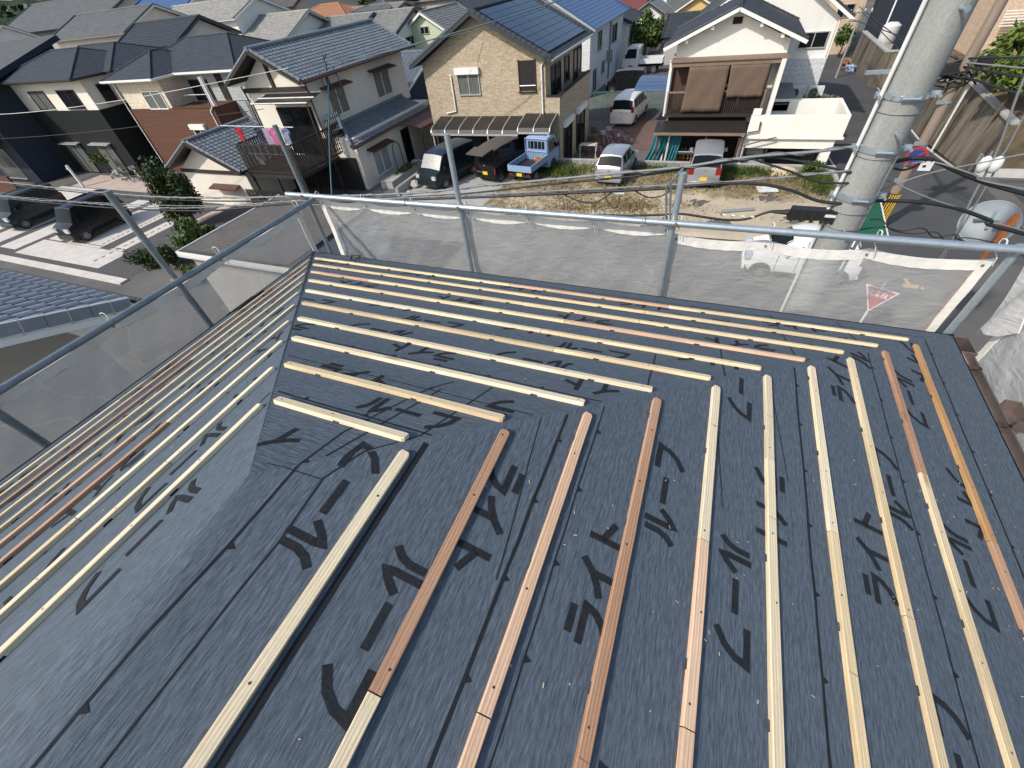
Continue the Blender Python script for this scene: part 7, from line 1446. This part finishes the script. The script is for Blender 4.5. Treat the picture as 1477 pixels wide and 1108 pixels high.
for i, (x, y, s, lb) in enumerate(((-14.1,20.6,.3,'rough pale stone beside the parking bay, largest one'),(-14.4,21.3,.22,'rough pale stone beside the parking bay, middle one'),(-13.9,19.6,.18,'rough pale stone beside the parking bay, nearest one'))):
    m = MB(); n = 8; vs = []
    for j in range(5):
        for k in range(n): a = 2*math.pi*k/n; b = math.pi*(j+.4)/5; q = s*rk.uniform(.8,1.15); vs.append((q*math.cos(a)*math.sin(b)*1.2,q*math.sin(a)*math.sin(b),s*.6-q*.7*math.cos(b)))
    m.add(vs,[(j*n+k,j*n+(k+1)%n,(j+1)*n+(k+1)%n,(j+1)*n+k) for j in range(4) for k in range(n)]+[tuple(range(n-1,-1,-1)),tuple(range(4*n,5*n))]); tag(m.build('stone','stone_rough',None,None,None,(x,y,-7.45)),lb,'stone','stones by the parking bay')
# planting strip of the cream house
block_wall('narrow concrete planter along the cream house',-16.2,-15.4,20.2,24.0,-7.6,-7.05,'concrete','planter','planter',False); m = MB(); foliage(m,(-15.8,22.1,-6.98),(.38,1.85,.14),900,.14,91,9); tag(m.build('ground_cover',leafset('leaf')),'green ground cover filling the narrow planter','ground cover',None,'stuff')
fn = thing('fence','dark slatted garden fence below the timber balcony','fence',(-19.3,15.6,-7.45)); m = MB()
for i in range(24): m.box(-21.6+.2*i,15.55,-7.4,-21.48+.2*i,15.6,-6.0)
m.build('slats','brown_wood',fn,fn.location); m = MB(); m.box(-21.7,15.61,-6.4,-16.8,15.67,-6.32); m.box(-21.7,15.61,-7.1,-16.8,15.67,-7.02); m.build('rail','brown_wood',fn,fn.location)
# green mesh fence and blue polycarbonate carport across the back street
gf = thing('mesh_fence','low green mesh fence along the back street','fence',(-5,40.5,-8.1)); m = MB()
for i in range(7): m.tube([(-8.4+1.15*i,40.5,-8.15),(-8.4+1.15*i,40.5,-6.95)],.03,6)
m.build('posts','green_wire',gf,gf.location); m = MB(); m.tube([(-8.4,40.5,-6.97),(-1.5,40.5,-6.97)],.025,6)
for i in range(60): m.tube([(-8.4+.115*i,40.5,-8.1),(-8.4+.115*i,40.5,-6.97)],.006,4)
for i in range(5): m.tube([(-8.4,40.5,-8.0+.22*i),(-1.5,40.5,-8.0+.22*i)],.006,4)
m.build('wire_mesh','green_wire',gf,gf.location)
bc = thing('carport','curved blue sheet carport at the left of the balcony house','carport',(-2.6,36.3,-8.1)); m = MB(); vs = []
for j in range(9):
    for i in range(13): t = j/8; vs.append((lerp(-4.25,-1.3,i/12), 34.8+3.6*t, -5.95+.5*math.sin(math.pi*(.1+.62*t))-.12*(i/12)))
m.add(vs,[(j*13+i,j*13+i+1,(j+1)*13+i+1,(j+1)*13+i) for j in range(8) for i in range(12)]); o = m.build('roof_sheet','blue_sheet',bc,bc.location,60); s = o.modifiers.new('s','SOLIDIFY'); s.thickness = .015
m = MB()
for j in range(6): t = j/5; m.tube([(-4.28,34.8+3.6*t,-5.93+.5*math.sin(math.pi*(.1+.62*t))),(-1.28,34.8+3.6*t,-6.05+.5*math.sin(math.pi*(.1+.62*t)))],.012,6)
m.build('rib','blue_sheet',bc,bc.location); m = MB()
for y in (35.1,38.0): m.tube([(-1.45,y,-8.1),(-1.45,y,-5.7)],.05,8)
m.build('post','aluminium',bc,bc.location)
# odds and ends at the bend of the road
tk = thing('water_tank','white rounded tank beside the navy house','tank',(13.0,51,-6.0)); m = MB(); m.tube([(0,0,-.2),(0,0,0),(0,0,.9),(0,0,1.1)],[.5,.6,.6,.3],16); m.build('drum','white_plastic',tk,None,50); m = MB(); m.box(-.5,-.5,-2.2,.5,.5,-.2); m.build('stand','concrete',tk)
tp = thing('cargo_bundle','red and white tarpaulin bundle at the bend of the road','bundle',(11.4,53.5,-8.4)); m = MB(); foliage(m,(0,0,.5),(.5,.7,.5),200,.35,17,5); m.build('tarpaulin',['slate_orange']*3,tp); m = MB(); foliage(m,(.3,-1.0,.35),(.5,.4,.35),120,.32,18,4); m.build('sheet',['cloth_sky']*3,tp)
lpst = thing('post_light','white garden post light on the forecourt','garden light',(-41.5,17.2,-7.44)); m = MB(); m.box(-.07,-.07,0,.07,.07,1.5); m.build('post','white_plastic',lpst); m = MB(); m.box(-.16,-.1,1.2,-.072,.1,1.35); m.build('mail_slot','aluminium',lpst)
for i, (x, y, s, lb) in enumerate(((-39.2,18.8,.9,'white motor scooter cover in front of the charcoal house'),(-36.0,19.3,.75,'small white bundle beside the white bicycle'))):
    m = MB(); foliage(m,(0,0,.4*s),(.5*s,.35*s,.35*s),260,.3,120+i,6); tag(m.build('covered_bundle',['cloth_white']*3,None,None,None,(x,y,-7.42)),lb,'bundle')
gr = thing('grave_stone','grey stone block among the hedge bushes','stone',(-21.9,10.2,-7.44)); m = MB(); m.box(-.3,-.2,0,.3,.2,.75); m.build('slab','stone_rough',gr); m = MB(); m.box(-.4,-.3,0,.4,.3,.18); m.build('base','concrete',gr)
hs = thing('hose_reel','green garden hose reel by the flat brown roof','hose reel',(-17.2,12.9,-7.44)); m = MB(); m.ring((0,0,.35),(1,.3,0),.24,.07,18,8); m.build('hose','green_plastic',hs); m = MB(); m.tube([(-.15,0,0),(0,0,.7),(.15,0,0)],.02,6); m.build('stand','aluminium',hs)
